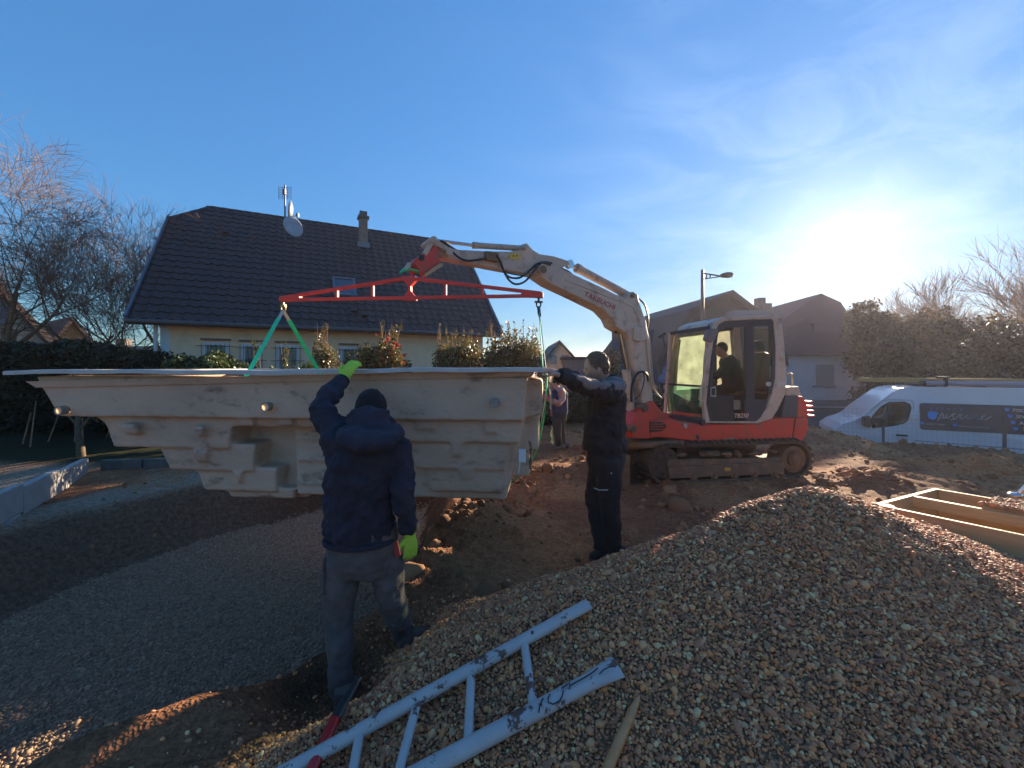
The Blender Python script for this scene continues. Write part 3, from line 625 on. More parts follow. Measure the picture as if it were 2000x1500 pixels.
b = MB(); b.tube([pa+Vector((0, 0, 0.3)), at(571, 444, Y-0.35)], 0.02, 5); b.build('bracket', METD, ant)
# ---------------------------------------------------------------- shrubs along the house
def shrub(name, x0, x1, ytop, Y, dep, n, size, m, label, cat='shrub', seed=1, zb=0.2, nc=40, cr=0.28, group=None, tips=0, extra=None, spikes=0, spm=None):
    rs = np.random.RandomState(seed); c0 = at(x0, 718, Y); c1 = at(x1, 718, Y); zt = at(0, ytop, Y).z; cx = (c0.x+c1.x)/2; rx = (c1.x-c0.x)/2
    t = thing(name, (cx, Y, 0), label, cat, group)
    C, S = clumps(nc, (cx, Y, (zb+zt)/2), (rx-cr*0.15, dep, (zt-zb)/2-cr*0.3), rs, 0.8, None, cr)
    Ci = np.array([[cx, Y, (zb+zt)/2]]); C = np.concatenate([C, Ci]); S = np.concatenate([S, [min(rx, (zt-zb)/2)*0.6]])
    leaves('foliage', C, S, n, size, m, t, seed=seed)
    st = []
    for k in range(9):
        a = rs.rand()*6.28; q = Vector((cx+math.cos(a)*rx*0.6*rs.rand(), Y+math.sin(a)*dep*0.5, zb+(zt-zb)*0.75)); st.append(((cx+rs.randn()*0.1, Y, 0), tuple(q), 0.02, 0.008))
    SPL = []
    for k in range(spikes):
        px_ = cx+rx*(rs.rand()*2-1)*0.9; z0 = zb+(zt-zb)*(0.55+0.25*rs.rand()); q = (px_+rs.randn()*0.12, Y+rs.randn()*0.15, zt+(0.25+0.55*rs.rand())*min(1, zt-zb)*0.6)
        st.append(((px_, Y, z0), q, 0.008, 0.003))
        for j in range(16): u = rs.rand(); SPL.append(((1-u)*px_+u*q[0], Y, (1-u)*z0+u*q[2]))
    V, f = sticks(st, 4); npmesh('stem', V, f, TWIG, t)
    if SPL: leaves('shoot', SPL, np.full(len(SPL), 0.04), len(SPL)*4, size*0.8, spm or m, t, seed=seed+5)
    return t
shrub('laurel_shrub', 326, 470, 688, 9.5, 0.6, 13000, 0.06, LBUSH, 'dense low laurel shrub below the first house window', seed=2, nc=60, cr=0.22, zb=0.4)
shrub('garden_shrub', 462, 545, 697, 9.3, 0.4, 5000, 0.045, LBUSH, 'low leafy shrub in front of the second and third house windows', seed=3, nc=30, cr=0.2, spikes=3, spm=LBUSH)
shrub('garden_shrub', 540, 632, 701, 9.2, 0.4, 4600, 0.045, LBUSH, 'sparse low shrub below the third house window', seed=4, nc=26, cr=0.2, spikes=5, spm=LBUSH)
shrub('thin_shrub', 612, 668, 672, 9.0, 0.3, 2600, 0.04, LPHOT, 'thin upright shrub with tall sunlit shoots left of the red tipped bush', seed=5, nc=22, cr=0.16, spikes=7, spm=LPHOT)
ph = shrub('photinia_bush', 682, 797, 660, 8.6, 0.6, 17000, 0.045, LPHOT, 'rounded photinia bush with red tips in front of the house wall', 'bush', seed=6, nc=60, cr=0.25, spikes=9, spm=LPHOT)
rs = np.random.RandomState(9); c = at(765, 690, 8.3)
leaves('red_tips', [at(x, y, 8.2) for x, y in ((752, 668), (770, 670), (778, 675), (768, 683), (758, 663), (735, 655), (789, 694))], np.full(7, 0.05), 60, 0.05, LRED, ph, seed=3)
shrub('loose_bush', 846, 945, 668, 10.5, 0.7, 21000, 0.038, LPHOT, 'loose feathery bush growing left of the house corner', 'bush', seed=7, nc=55, cr=0.3, spikes=16, spm=LPHOT)
shrub('loose_bush', 938, 1066, 662, 10.2, 0.7, 23000, 0.038, LPHOT, 'loose feathery bush with tall wispy shoots right of the house corner', 'bush', seed=8, nc=55, cr=0.3, spikes=22, spm=LPHOT)
# ---------------------------------------------------------------- left garden
def hedge(name, x0, x1, ytop, Y0, Y1, n, size, m, label, seed, dep=0.7, zb=0.0, cr=0.3, nc=120, cat='hedge'):
    rs = np.random.RandomState(seed); p0 = at(x0, ytop, Y0); p1 = at(x1, ytop, Y1); t = thing(name, ((p0.x+p1.x)/2, (Y0+Y1)/2, 0), label, cat)
    u = rs.rand(nc); C = np.stack([p0.x+(p1.x-p0.x)*u, Y0+(Y1-Y0)*u+(rs.rand(nc)-0.5)*2*dep, zb+(np.interp(u, [0, 1], [p0.z, p1.z])-zb-cr*0.6)*(rs.rand(nc)**0.45)], 1)
    leaves('foliage', C, np.stack([np.full(nc, cr*1.6), np.full(nc, cr), np.full(nc, cr*0.8)], 1)*(0.7+0.6*rs.rand(nc, 1)), n, size, m, t, 2.2, seed=seed)
    st = [((x, y, 0), (x+rs.randn()*0.25, y, p0.z*0.75), 0.016, 0.008) for x, y in zip(C[::30, 0], C[::30, 1])]
    V, f = sticks(st, 5); npmesh('stems', V, f, BARK, t); return t
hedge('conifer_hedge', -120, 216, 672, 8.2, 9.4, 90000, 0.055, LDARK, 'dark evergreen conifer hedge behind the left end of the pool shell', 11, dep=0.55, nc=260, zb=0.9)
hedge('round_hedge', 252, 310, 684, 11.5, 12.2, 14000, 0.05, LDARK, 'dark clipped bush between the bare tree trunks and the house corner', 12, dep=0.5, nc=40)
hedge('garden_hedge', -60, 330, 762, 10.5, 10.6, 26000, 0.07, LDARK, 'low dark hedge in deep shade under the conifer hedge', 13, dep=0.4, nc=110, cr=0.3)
bare_tree((-12.3, 15.3, 0), (-0.05, 0, 1), 2.5, 0.2, 21, 'dark trunked bare tree rising from the hedge end', 6, 'bare garden trees', BARK, TWIG, kids=(3, 4), spread=0.42, up=0.16, shrink=0.72, twr=1.0)
bare_tree((-12.1, 15.7, 0), (0.05, 0, 1), 2.1, 0.15, 22, 'sunlit bare tree leaning left beside the dark trunk', 6, 'bare garden trees', BARK, TWIG, kids=(3, 4), spread=0.40, up=0.2, shrink=0.72, twr=1.0)
bare_tree((-11.4, 15.6, 0), (0.25, 0, 1), 1.9, 0.13, 23, 'slender sunlit bare tree leaning right towards the roof edge', 5, 'bare garden trees', BARK, TWIG, kids=(3, 4), spread=0.42, up=0.2, shrink=0.7, twr=1.0)
bare_tree((-12.6, 14.6, 0), (-0.5, 0.0, 1), 2.2, 0.14, 24, 'bare tree leaning left in front of the orange gable', 6, 'bare garden trees', BARK, TWIG, kids=(3, 4), spread=0.45, up=0.12, shrink=0.72, twr=1.0)
bare_tree((-16.5, 12.8, 0), (0.15, 0, 1), 2.9, 0.2, 25, 'pale twigged birch at the left edge of the picture', 6, 'bare garden trees', BARK, BIRCH, kids=(3, 5), spread=0.5, up=0.12, droop=0.07, shrink=0.72, twr=1.0)
bare_tree((-16.0, 15.5, 0), (0.1, 0, 1), 2.7, 0.17, 26, 'bare tree standing behind the conifer hedge near the big gable', 6, 'bare garden trees', BARK, TWIG, kids=(3, 4), spread=0.5, up=0.14, shrink=0.72, twr=1.0)
bare_tree((-8.0, 7.6, 0), (0.05, 0, 1), 0.8, 0.07, 31, 'stunted mossy trunk under the left end of the pool shell', 3, None, mat('moss_bark', (0.07, 0.05, 0.03), (0.13, 0.10, 0.06), sc=20, rough=0.9), BARK, kids=(2, 4), spread=0.9, up=0.0)
shrub('dry_shrub', 195, 262, 705, 9.6, 0.4, 900, 0.05, leafmat('dry_leaf', [(0.3, 0.19, 0.08), (0.22, 0.15, 0.07), (0.12, 0.1, 0.05)]), 'dry golden grass and twigs at the foot of the bare trees', 'shrub', seed=15, nc=30, cr=0.2, spikes=22)
# concrete kerb blocks at the left
KF = Fr(-5.55, 4.2, -6.95+5.55, 6.6-4.2)
kerb = thing('kerb_wall', KF.w(1.4, 0, 0), 'low wall of pale concrete kerb blocks along the left edge of the pit', 'kerb')
CONC = mat('pale_concrete', (0.36, 0.34, 0.32), (0.28, 0.265, 0.25), sc=5, rough=0.85, bump=0.3, bs=60, dirt=(0.2, 0.17, 0.13), dlo=0.6, dhi=0.75, ds=4)
for i in range(4):
    a = -1.2+i*1.0
    b = MB(); zt = 0.27-0.04*(a+0.5)
    b.box(KF.w(a+0.5, 0.04, zt-0.17), (0.992, 0.09, 0.34), KF.R()); b.build('kerb_block', CONC, kerb, bevel=0.008)
for i in range(3):
    a = -1.3+i*0.95; b = MB(); b.box(KF.w(a+0.45, -0.06, 0.0-0.05*i), (0.93, 0.16, 0.17), KF.R()); b.build('kerb_block', CONC, kerb, bevel=0.008)
sl_ = thing('broken_slab', (-5.1, 4.3, 0), 'broken flat concrete slab pieces lying in front of the kerb wall', 'slab')
for (pts, zz) in (([(0, 985), (50, 968), (92, 968), (70, 985), (52, 990), (20, 1005), (0, 1012)], 0.0), ([(0, 1016), (30, 1002), (40, 1008), (15, 1026), (0, 1030)], 0)):
    w_ = [hit(max(x, 1), y, ground_h) for x, y in pts]; zz = np.mean([p.z for p in w_])+0.03
    b = MB(); b.prism([Vector((p.x, p.y, zz)) for p in w_], (0, 0, -0.09)); b.build('slab_piece', CONC, sl_, bevel=0.006)
lw = Fr(-6.75, 6.75, 1.0, 0.16); t = thing('garden_edging', lw.w(1, 0, 0), 'dark weathered concrete edging behind the pit at the garden border', 'edging')
for i in range(5):
    b = MB(); b.box(lw.w(0.3+i*0.62, 0, 0.03), (0.6, 0.08, 0.2), lw.R()); b.build('edging_stone', mat('dark_concrete', (0.13, 0.125, 0.11), (0.08, 0.08, 0.07), sc=6, rough=0.9, bump=0.4), t, bevel=0.01)
t = thing('white_bucket', (-8.4, 8.9, 0), 'small pale bucket standing on the dark lawn under the hedge', 'bucket'); g_ = float(ground_h(np.array(-7.5), np.array(8.6)))
b = MB(); b.tube([(-7.5, 8.6, g_), (-7.5, 8.6, g_+0.32)], [0.13, 0.17], 14); b.build('body', mat('pale_plastic', (0.35, 0.4, 0.45), rough=0.5), t, smooth=0.7)
b = MB(); b.tube([(-7.66, 8.6, g_+0.3), (-7.6, 8.56, g_+0.43), (-7.4, 8.56, g_+0.43), (-7.34, 8.6, g_+0.3)], 0.008, 5); b.build('handle', METD, t)
# ---------------------------------------------------------------- other houses
def poly_house(name, label, base): return thing(name, base, label, 'house')
RBR = mat('brown_roof', (0.10, 0.062, 0.05), (0.065, 0.042, 0.036), sc=3, rough=0.8, bump=0.4, bs=12, stretch=(1, 1, 6))
RDK = mat('slate_roof', (0.05, 0.042, 0.045), (0.034, 0.03, 0.033), sc=3, rough=0.7, bump=0.4, bs=12, stretch=(1, 1, 6))
CREAM = mat('cream_render', (0.55, 0.50, 0.40), (0.48, 0.43, 0.34), sc=1.5, rough=0.9)
ORNG = mat('orange_render', (0.50, 0.31, 0.13), (0.44, 0.28, 0.13), sc=1.5, rough=0.9)
WALLW = mat('white_render', (0.72, 0.62, 0.62), (0.65, 0.56, 0.56), sc=1.2, rough=0.9)
def gable_px(name, label, fr, wallpts, roofpts, depth, wm, rm, eave=0.5, thick=0.25, wins=(), c=0.0, shut=None):
    """gable front traced on its own facade plane, extruded back; roofpts left eave > apex > right eave"""
    p0 = fr.P(*wallpts[0], c); t = thing(name, (p0.x, p0.y, -1.2), label, 'house')
    b = MB(); b.prism([fr.P(x, y, c) for x, y in wallpts], fr.Nn*depth); b.build('wall', wm, t)
    b = MB(); up = [fr.P(x, y, c-eave) for x, y in roofpts]; lo = [p-Vector((0, 0, thick)) for p in up]
    b.prism(up+lo[::-1], fr.Nn*(depth+2*eave)); b.build('roof', rm, t)
    for (x0, x1, y0, y1) in wins:
        a0, _, z0 = fr.px(x0, y1, c); a1, _, z1 = fr.px(x1, y0, c); k = 0.05*min(3, abs(a1-a0))
        if a0 > a1: a0, a1 = a1, a0
        b = MB(); b.ring([fr.w(a0, c-0.06, z0), fr.w(a1, c-0.06, z0), fr.w(a1, c-0.06, z1), fr.w(a0, c-0.06, z1)], [fr.w(a0+k, c-0.06, z0+k), fr.w(a1-k, c-0.06, z0+k), fr.w(a1-k, c-0.06, z1-k), fr.w(a0+k, c-0.06, z1-k)], fr.Nn*0.08)
        f = b.build('window', METD if not shut else shut, t)
        b = MB(); b.box(fr.w((a0+a1)/2, c-0.03, (z0+z1)/2), (a1-a0-k, 0.02, z1-z0-k), fr.R()); b.build('pane', shut or GLSB, f)
    return t
GLSB = mat('far_glass', (0.16, 0.22, 0.32), (0.22, 0.28, 0.36), sc=1, rough=0.15)
f1 = Fr(-26, 20, 1, 1.9)
gable_px('gabled_house', 'large cream house with a steep brown gable at the far left', f1, [(-250, 740), (118, 740), (118, 690), (-10, 570), (-120, 470), (-250, 600)], [(-300, 660), (-120, 448), (8, 560), (130, 688)], 10, CREAM, RBR, 0.7, 0.45, wins=((-8, 22, 598, 636),))
f2 = Fr(-24, 24, 1, 1.7)
gable_px('orange_house', 'small orange rendered house behind the hedge and bare trees', f2, [(118, 745), (190, 745), (190, 676), (144, 622), (118, 655)], [(98, 668), (143, 618), (196, 682)], 8, ORNG, RBR, 0.35, 0.3, wins=((163, 174, 664, 682), (148, 154, 628, 638)))
f3 = Fr(-26, 34, 1, 0.0); t = thing('low_house', (-27, 34, 0), 'low brown roofed house seen between the trunks and the yellow house', 'house')
b = MB(); b.prism([f3.P(205, 745), f3.P(330, 745), f3.P(330, 700), f3.P(205, 700)], f3.Nn*8); b.build('wall', CREAM, t)
b = MB(); b.prism([f3.P(198, 702, -0.5), f3.P(335, 702, -0.5), f3.P(335, 676, 4), f3.P(215, 676, 4)], (0, 0, -0.3)); b.prism([f3.P(198, 702, 8.5), f3.P(335, 702, 8.5), f3.P(335, 676, 4.01), f3.P(215, 676, 4.01)], (0, 0, -0.3)); b.build('roof', RBR, t)
b = MB(); b.box(f3.P(242, 674, 4), (0.9, 0.7, 1.1)); b.build('chimney', CHM, t)
f4 = Fr(3, 30, 1, 0.0)
gable_px('cream_gable_house', 'small cream gabled house seen above the worker in black', f4, [(1064, 760), (1134, 760), (1134, 712), (1093, 668), (1064, 700)], [(1056, 712), (1093, 664), (1141, 716)], 9, CREAM, RDK, 0.4, 0.16, wins=((1075, 1087, 694, 711), (1096, 1110, 694, 711)))
t = thing('grey_annex', (6.8, 29, -1.2), 'grey flat roofed annex in front of the small cream gable', 'building')
b = MB(); b.box((5.3, 29, 0.5), (3.2, 2.4, 3.4)); b.build('wall', mat('grey_render', (0.13, 0.135, 0.15), (0.10, 0.105, 0.12), sc=2, rough=0.9), t); b = MB(); b.box((5.3, 29, 2.3), (3.6, 2.8, 0.16)); b.build('roof', RDK, t)
# half timbered house left of the cab
f5 = Fr(10, 26, 1, 0.0)
t = thing('timbered_house', (8.6, 26, -1.2), 'half timbered house with a dark roof behind the excavator boom', 'house')
b = MB(); b.prism([f5.P(1200, 800), f5.P(1420, 800), f5.P(1420, 738), f5.P(1200, 738)], f5.Nn*8); b.build('wall', WALLW, t)
b = MB(); b.prism([f5.P(1195, 742, -0.6), f5.P(1430, 742, -0.6), f5.P(1430, 643, 4), f5.P(1195, 643, 4)], (0, 0, -0.3)); b.prism([f5.P(1195, 742, 8.6), f5.P(1430, 742, 8.6), f5.P(1430, 643, 4.01), f5.P(1195, 643, 4.01)], (0, 0, -0.3)); b.build('roof', RDK, t)
b = MB()
for (xa, ya, xb, yb) in ((1270, 742, 1270, 790), (1290, 742, 1290, 790), (1312, 742, 1312, 790), (1332, 742, 1332, 790), (1255, 764, 1350, 764), (1250, 780, 1350, 780)): b.bar(f5.P(xa, ya, -0.05), f5.P(xb, yb, -0.05), 0.25, 0.12, (0, 1, 0))
b.build('timber_frame', mat('dark_timber', (0.05, 0.035, 0.03), rough=0.9), t)
for (x0, x1) in ((1276, 1286), (1296, 1308)):
    b = MB(); a0 = f5.P(x0, 778, -0.03); a1 = f5.P(x1, 768, -0.03); b.box((a0+a1)/2, (a1.x-a0.x, 0.05, a1.z-a0.z)); b.build('window', GLSB, t)
f6 = Fr(9, 22, 1, 0.05)
t = thing('lean_to_roof', f6.P(1310, 800), 'blue grey lean-to roof sloping beside the excavator cab', 'roof')
b = MB(); b.prism([f6.P(1284, 741, 0), f6.P(1326, 741, 0), f6.P(1350, 640, 2.4), f6.P(1342, 640, 2.4)], (0, 0, -0.2)); b.build('roof_panel', mat('blue_sheet', (0.10, 0.12, 0.19), (0.08, 0.095, 0.15), sc=3, rough=0.5), t)
b = MB(); b.box(f6.P(1290, 770, 0.3), (0.15, 0.15, 3.2)); b.box(f6.P(1330, 770, 0.3), (0.15, 0.15, 3.2)); b.build('post', mat('dark_timber', (0, 0, 0)), t)
# steep roofed house behind the cab
f7 = Fr(12, 27, 1, 0.12)
t = gable_px('steep_roofed_house', 'tall dark roofed house rising behind the excavator cab roof', f7, [(1330, 860), (1500, 860), (1500, 640), (1432, 575), (1352, 612), (1330, 650)], [(1284, 706), (1300, 672), (1352, 602), (1432, 566), (1516, 630), (1540, 700)], 11, mat('brown_gable', (0.13, 0.09, 0.085), (0.10, 0.075, 0.07), sc=3, rough=0.9), RBR, 0.4, 0.5)
b = MB(); b.prism([f7.P(1418, 640, -0.9), f7.P(1436, 606, -0.9), f7.P(1500, 606, -0.9), f7.P(1515, 640, -0.9)], f7.Nn*2.5); b.build('dormer', mat('grey_dormer', (0.22, 0.20, 0.22), rough=0.8), t)
b = MB(); b.box(f7.P(1484, 600, 2.2), (0.5, 0.6, 1.3)); b.build('chimney', CHM, t)
b = MB(); b.box(f7.P(1497, 606, 3.4), (0.5, 0.6, 1.0)); b.build('chimney', CHM, t)
# white house with the garage
f8 = Fr(18, 30, 1, -0.06)
t = thing('white_house', f8.P(1620, 850), 'white house with a reddish hipped roof and a garage door near the van', 'house')
b = MB(); b.prism([f8.P(1440, 890), f8.P(1697, 890), f8.P(1697, 690), f8.P(1440, 690)], f8.Nn*9); b.build('wall', WALLW, t)
b = MB(); b.prism([f8.P(1440, 890, -0.06), f8.P(1699, 890, -0.06), f8.P(1699, 781, -0.06), f8.P(1440, 781, -0.06)], f8.Nn*9.12); b.build('plinth', mat('mauve_render', (0.25, 0.22, 0.24), (0.21, 0.19, 0.2), sc=2, rough=0.9), t)
R1 = f8.P(1604, 573, 3.2); R0 = f8.P(1492, 604, 6.5)
v = [f8.P(1425, 694, -0.5), f8.P(1712, 694, -0.5), f8.P(1642, 590, 2.4), R1, R0, f8.w(f8.px(1425, 694, -0.5)[0], 9.5, f8.px(1712, 694, -0.5)[2]), f8.w(f8.px(1712, 694, -0.5)[0], 9.5, f8.px(1712, 694, -0.5)[2])]
b = MB(); b.add(v, [(0, 1, 2, 3), (0, 3, 4), (0, 4, 5), (1, 6, 2), (2, 6, 3), (3, 6, 4), (4, 6, 5), (0, 5, 6, 1)]); b.build('roof', mat('red_brown_roof', (0.15, 0.055, 0.055), (0.11, 0.042, 0.043), sc=3, rough=0.8, bump=0.4, bs=10, stretch=(1, 1, 5)), t)
def fbox(fr, x0, x1, y0, y1, c, d, nm, m, par):
    a0, _, z0 = fr.px(x0, y1, c); a1, _, z1 = fr.px(x1, y0, c); b = MB(); b.box(fr.w((a0+a1)/2, c+d/2, (z0+z1)/2), (abs(a1-a0), d, abs(z1-z0)), fr.R()); return b.build(nm, m, par)
SHUT = mat('roller_shutter', (0.33, 0.29, 0.31), (0.28, 0.25, 0.27), sc=2, rough=0.7, bump=0.8, bs=6, stretch=(0.1, 0.1, 6))
f = fbox(f8, 1594, 1629, 712, 753, -0.06, 0.05, 'window', SHUT, t); fbox(f8, 1590, 1633, 753, 756, -0.14, 0.15, 'sill', CONC, f)
f = fbox(f8, 1590, 1640, 630, 668, 0.7, 0.8, 'roof_window', mat('dormer_red', (0.16, 0.09, 0.1), rough=0.8), t)
g = fbox(f8, 1585, 1659, 794, 858, -0.12, 0.05, 'garage_door', mat('garage_white', (0.42, 0.41, 0.43), (0.38, 0.37, 0.39), sc=1, rough=0.6), t)
fbox(f8, 1661, 1664, 792, 858, -0.15, 0.09, 'door_frame', mat('brick_red', (0.22, 0.09, 0.07), rough=0.9), g); fbox(f8, 1606, 1609, 812, 817, -0.17, 0.04, 'handle', METD, g)
# street lamp
Y = 20; pt = at(1372, 527, Y); pb = at(1372, 800, Y)
t = thing('street_lamp', (pt.x, Y, -1.25), 'dark street lamp with a single arm rising behind the excavator cab', 'street lamp')
LMP = mat('lamp_paint', (0.09, 0.055, 0.05), rough=0.5)
b = MB(); b.tube([(pt.x, Y, -1.25), (pt.x, Y, pt.z)], [0.11, 0.075], 10); b.build('pole', LMP, t, smooth=0.8)
b = MB(); b.bar(at(1374, 534, Y), at(1407, 539, Y), 0.05, 0.06); b.bar(at(1374, 545, Y), at(1407, 540, Y), 0.05, 0.05); b.bar(at(1380, 535, Y), at(1380, 544, Y), 0.04, 0.04); b.bar(at(1387, 536, Y), at(1387, 543, Y), 0.04, 0.04); b.build('arm', LMP, t)
b = MB(); b.ball(at(1419, 537, Y), (0.34, 0.2, 0.13), 16, 8, Matrix.Rotation(-0.12, 3, 'Y')); b.build('lamp_head', LMP, t, smooth=1)
b = MB(); b.ball(at(1421, 540, Y), (0.26, 0.15, 0.07), 12, 6); b.build('lens', mat('lamp_lens', (0.5, 0.4, 0.36), rough=0.2), t, smooth=1)
# trees on the right
def crown_tree(x0, x1, ytop, ybot, Y, n, size, label, seed, nc=70, cr=0.8, m=LFAR, dep=2.0):
    rs = np.random.RandomState(seed); p0 = at(x0, ytop, Y); p1 = at(x1, ybot, Y); cx = (p0.x+p1.x)/2; rx = (p1.x-p0.x)/2; zc = (p0.z+p1.z)/2; rz = (p0.z-p1.z)/2
    t = thing('evergreen_tree', (cx, Y, -1.2), label, 'tree', 'trees beyond the van')
    C, S = clumps(nc, (cx, Y, zc), (rx-cr*0.4, dep, rz-cr*0.4), rs, 0.55, None, cr, 1.0)
    leaves('crown', C, S, n, size, m, t, 1.8, seed=seed)
    st = [((cx, Y, -1.2), (cx+rs.randn()*0.1, Y, zc), 0.22, 0.12)]+[((cx, Y, p1.z+0.5), tuple(c), 0.07, 0.02) for c in C[::4]]
    V, f = sticks(st, 6); npmesh('trunk', V, f, BARK, t); return t
crown_tree(1655, 1745, 572, 750, 27, 12000, 0.12, 'ragged conifer standing against the sun right of the white house', 41, 46, 0.7)
crown_tree(1735, 1885, 572, 860, 24, 28000, 0.10, 'broad round evergreen tree beyond the van cab', 42, 130, 0.6)
crown_tree(1868, 1950, 606, 850, 26, 23000, 0.11, 'dark evergreen tree beyond the middle of the van', 43, 110, 0.6)
crown_tree(1925, 2080, 596, 850, 22, 23000, 0.10, 'dark evergreen tree at the right edge beyond the van', 44, 110, 0.6)
crown_tree(1690, 1800, 655, 870, 21, 26000, 0.09, 'low evergreen bush mass close behind the van bonnet', 45, 60, 0.7)
crown_tree(1795, 1960, 668, 870, 19.5, 34000, 0.085, 'low evergreen bush mass behind the van roof rack', 46, 70, 0.6)
crown_tree(1170, 1215, 682, 760, 24, 6000, 0.09, 'small leafy tree between the boom and the cream gable house', 47, 30, 0.4)
RMIN = 0.014
for (x, Y, s, l) in ((1962, 30, 2.6, 'tall bare tree at the right edge above the evergreens'), (1880, 31, 2.3, 'bare tree in the middle of the evergreens on the right'), (2070, 29, 2.6, 'bare tree just cut by the right picture edge'), (1800, 33, 2.0, 'thin bare tree above the round evergreen')):
    p = at(x, 718, Y); bare_tree((p.x, Y, -1.2), (0.05, 0, 1), s*1.7, 0.24, int(x), l, 5, 'bare trees beyond the van', BARK, TWIG, kids=(3, 5), spread=0.38, up=0.2, shrink=0.72, twr=1.0)
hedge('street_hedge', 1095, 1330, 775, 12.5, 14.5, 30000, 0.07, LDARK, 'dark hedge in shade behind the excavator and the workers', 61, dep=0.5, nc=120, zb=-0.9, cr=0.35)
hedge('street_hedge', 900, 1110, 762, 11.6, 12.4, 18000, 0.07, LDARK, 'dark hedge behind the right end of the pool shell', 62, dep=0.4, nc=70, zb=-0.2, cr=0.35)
# wire fence along the lot
WF = Fr(7.9, 11.0, 10.95-7.9, 8.9-11.0)
t = thing('wire_fence', WF.w(2, 0, -0.5), 'thin wire mesh fence on dark posts between the spoil berm and the van', 'fence')
WIRE = mat('fence_wire', (0.05, 0.05, 0.055), rough=0.5)
for xx, y0 in ((1725, 833), (1962, 812)):
    a, _, z = WF.px(xx, y0, 0); b = MB(); b.box(WF.w(a, 0, z/2-0.6), (0.05, 0.05, z+1.2), WF.R()); b.build('fence_post', WIRE, t)
b = MB(); a0 = WF.px(1640, 800)[0]; a1 = WF.px(1962, 800)[0]+1.5
for z in np.arange(-1.0, 0.62, 0.1): b.tube([WF.w(a0, 0, z), WF.w(a1, 0, z)], 0.0014, 3, False)
for a in np.arange(a0, a1, 0.085): b.tube([WF.w(a, 0, -1.0), WF.w(a, 0, 0.6)], 0.0014, 3, False)
b.build('wire_mesh', WIRE, t)
# ---------------------------------------------------------------- pool shell hanging from the spreader beam
PF = Fr(0.22, 2.72, -0.997, 0.081)
def applied(o):
    dg = bpy.context.evaluated_depsgraph_get(); me = bpy.data.meshes.new_from_object(o.evaluated_get(dg)); o.modifiers.clear(); o.data = me; return o
def kill(o): bpy.data.objects.remove(o, do_unlink=True)
POOLM = mat('fibreglass', (0.60, 0.44, 0.32), (0.45, 0.325, 0.235), sc=2.2, rough=0.72, bump=0.3, bs=22, dirt=(0.15, 0.105, 0.075), dlo=0.555, dhi=0.70, ds=4.5, stretch=(0.8, 0.8, 1.5), spec=0.4, bd=0.02)
PW = 2.3
pool = thing('pool_shell', PF.w(2, PW/2, 0.68), 'large beige fibreglass swimming pool shell hanging upside up from green slings', 'pool shell')
def tier(mb, xl, xr, yt, yb, c, tl=0.04, tr=0.02, cf=None, ext=0.03):
    """one step of the hull: traced rectangle on its own plane, tapered downwards, running through to the far side"""
    al, _, zt = PF.px(xl, yt, c); ar, _, _ = PF.px(xr, yt, c); zb = PF.px((xl+xr)/2, yb, c)[2]; zt += ext
    cb = cf if cf is not None else PW-c; t2 = 0.025
    top = [PF.w(ar, c, zt), PF.w(al, c, zt), PF.w(al, cb, zt), PF.w(ar, cb, zt)]
    bot = [PF.w(ar+tr, c+t2, zb), PF.w(al-tl, c+t2, zb), PF.w(al-tl, cb-t2, zb), PF.w(ar+tr, cb-t2, zb)]
    mb.add(top+bot, [(0, 1, 2, 3), (7, 6, 5, 4), (0, 4, 5, 1), (1, 5, 6, 2), (2, 6, 7, 3), (3, 7, 4, 0)])
b = MB()
tier(b, 66, 1029, 734, 819, 0.10, 0.17, 0.02, ext=0)            # upper band
tier(b, 168, 1024, 806, 836, 0.19, 0.14, 0.02)
tier(b, 203, 452, 832, 876, 0.20, 0.07, 0.05, cf=0.9); tier(b, 203, 420, 832, 876, 0.9, 0.07, 0.02)
tier(b, 307, 498, 872, 921, 0.25, 0.08, 0.04)
tier(b, 378, 540, 918, 962, 0.30, 0.07, 0.02)
tier(b, 436, 575, 958, 975, 0.35, 0.04, 0.02)
tier(b, 440, 600, 832, 972, 0.46, 0.1, 0.0)                      # recess
tier(b, 572, 1022, 830, 974, 0.33, 0.02, 0.13)                   # main wall
tier(b, 780, 1025, 815, 866, 0.18, 0.03, 0.04); tier(b, 800, 994, 862, 919, 0.235, 0.03, 0.03); tier(b, 830, 988, 916, 963, 0.28, 0.03, 0.03); tier(b, 852, 976, 960, 976, 0.33, 0.02, 0.02)
for (xl, xr) in ((456, 490), (531, 566)): tier(b, xl, xr, 812, 833, 0.14, 0.04, 0.0, cf=0.5)
for (xl, xr, yt, yb, c) in ((230, 268, 835, 862, 0.13), (372, 395, 840, 866, 0.13), (805, 850, 818, 852, 0.15), (940, 975, 815, 860, 0.15), (878, 905, 868, 905, 0.2), (895, 925, 922, 948, 0.25), (372, 402, 890, 916, 0.21), (452, 470, 930, 956, 0.26)):
    tier(b, xl, xr, yt, yb-12, c, 0.02, 0.02, cf=0.4, ext=0.03)
for (yy, c) in ((857, 0.315), (895, 0.315), (900, 0.32), (945, 0.315)): tier(b, 575, 800, yy, yy+3, c, 0, 0, cf=0.45, ext=0)   # seams
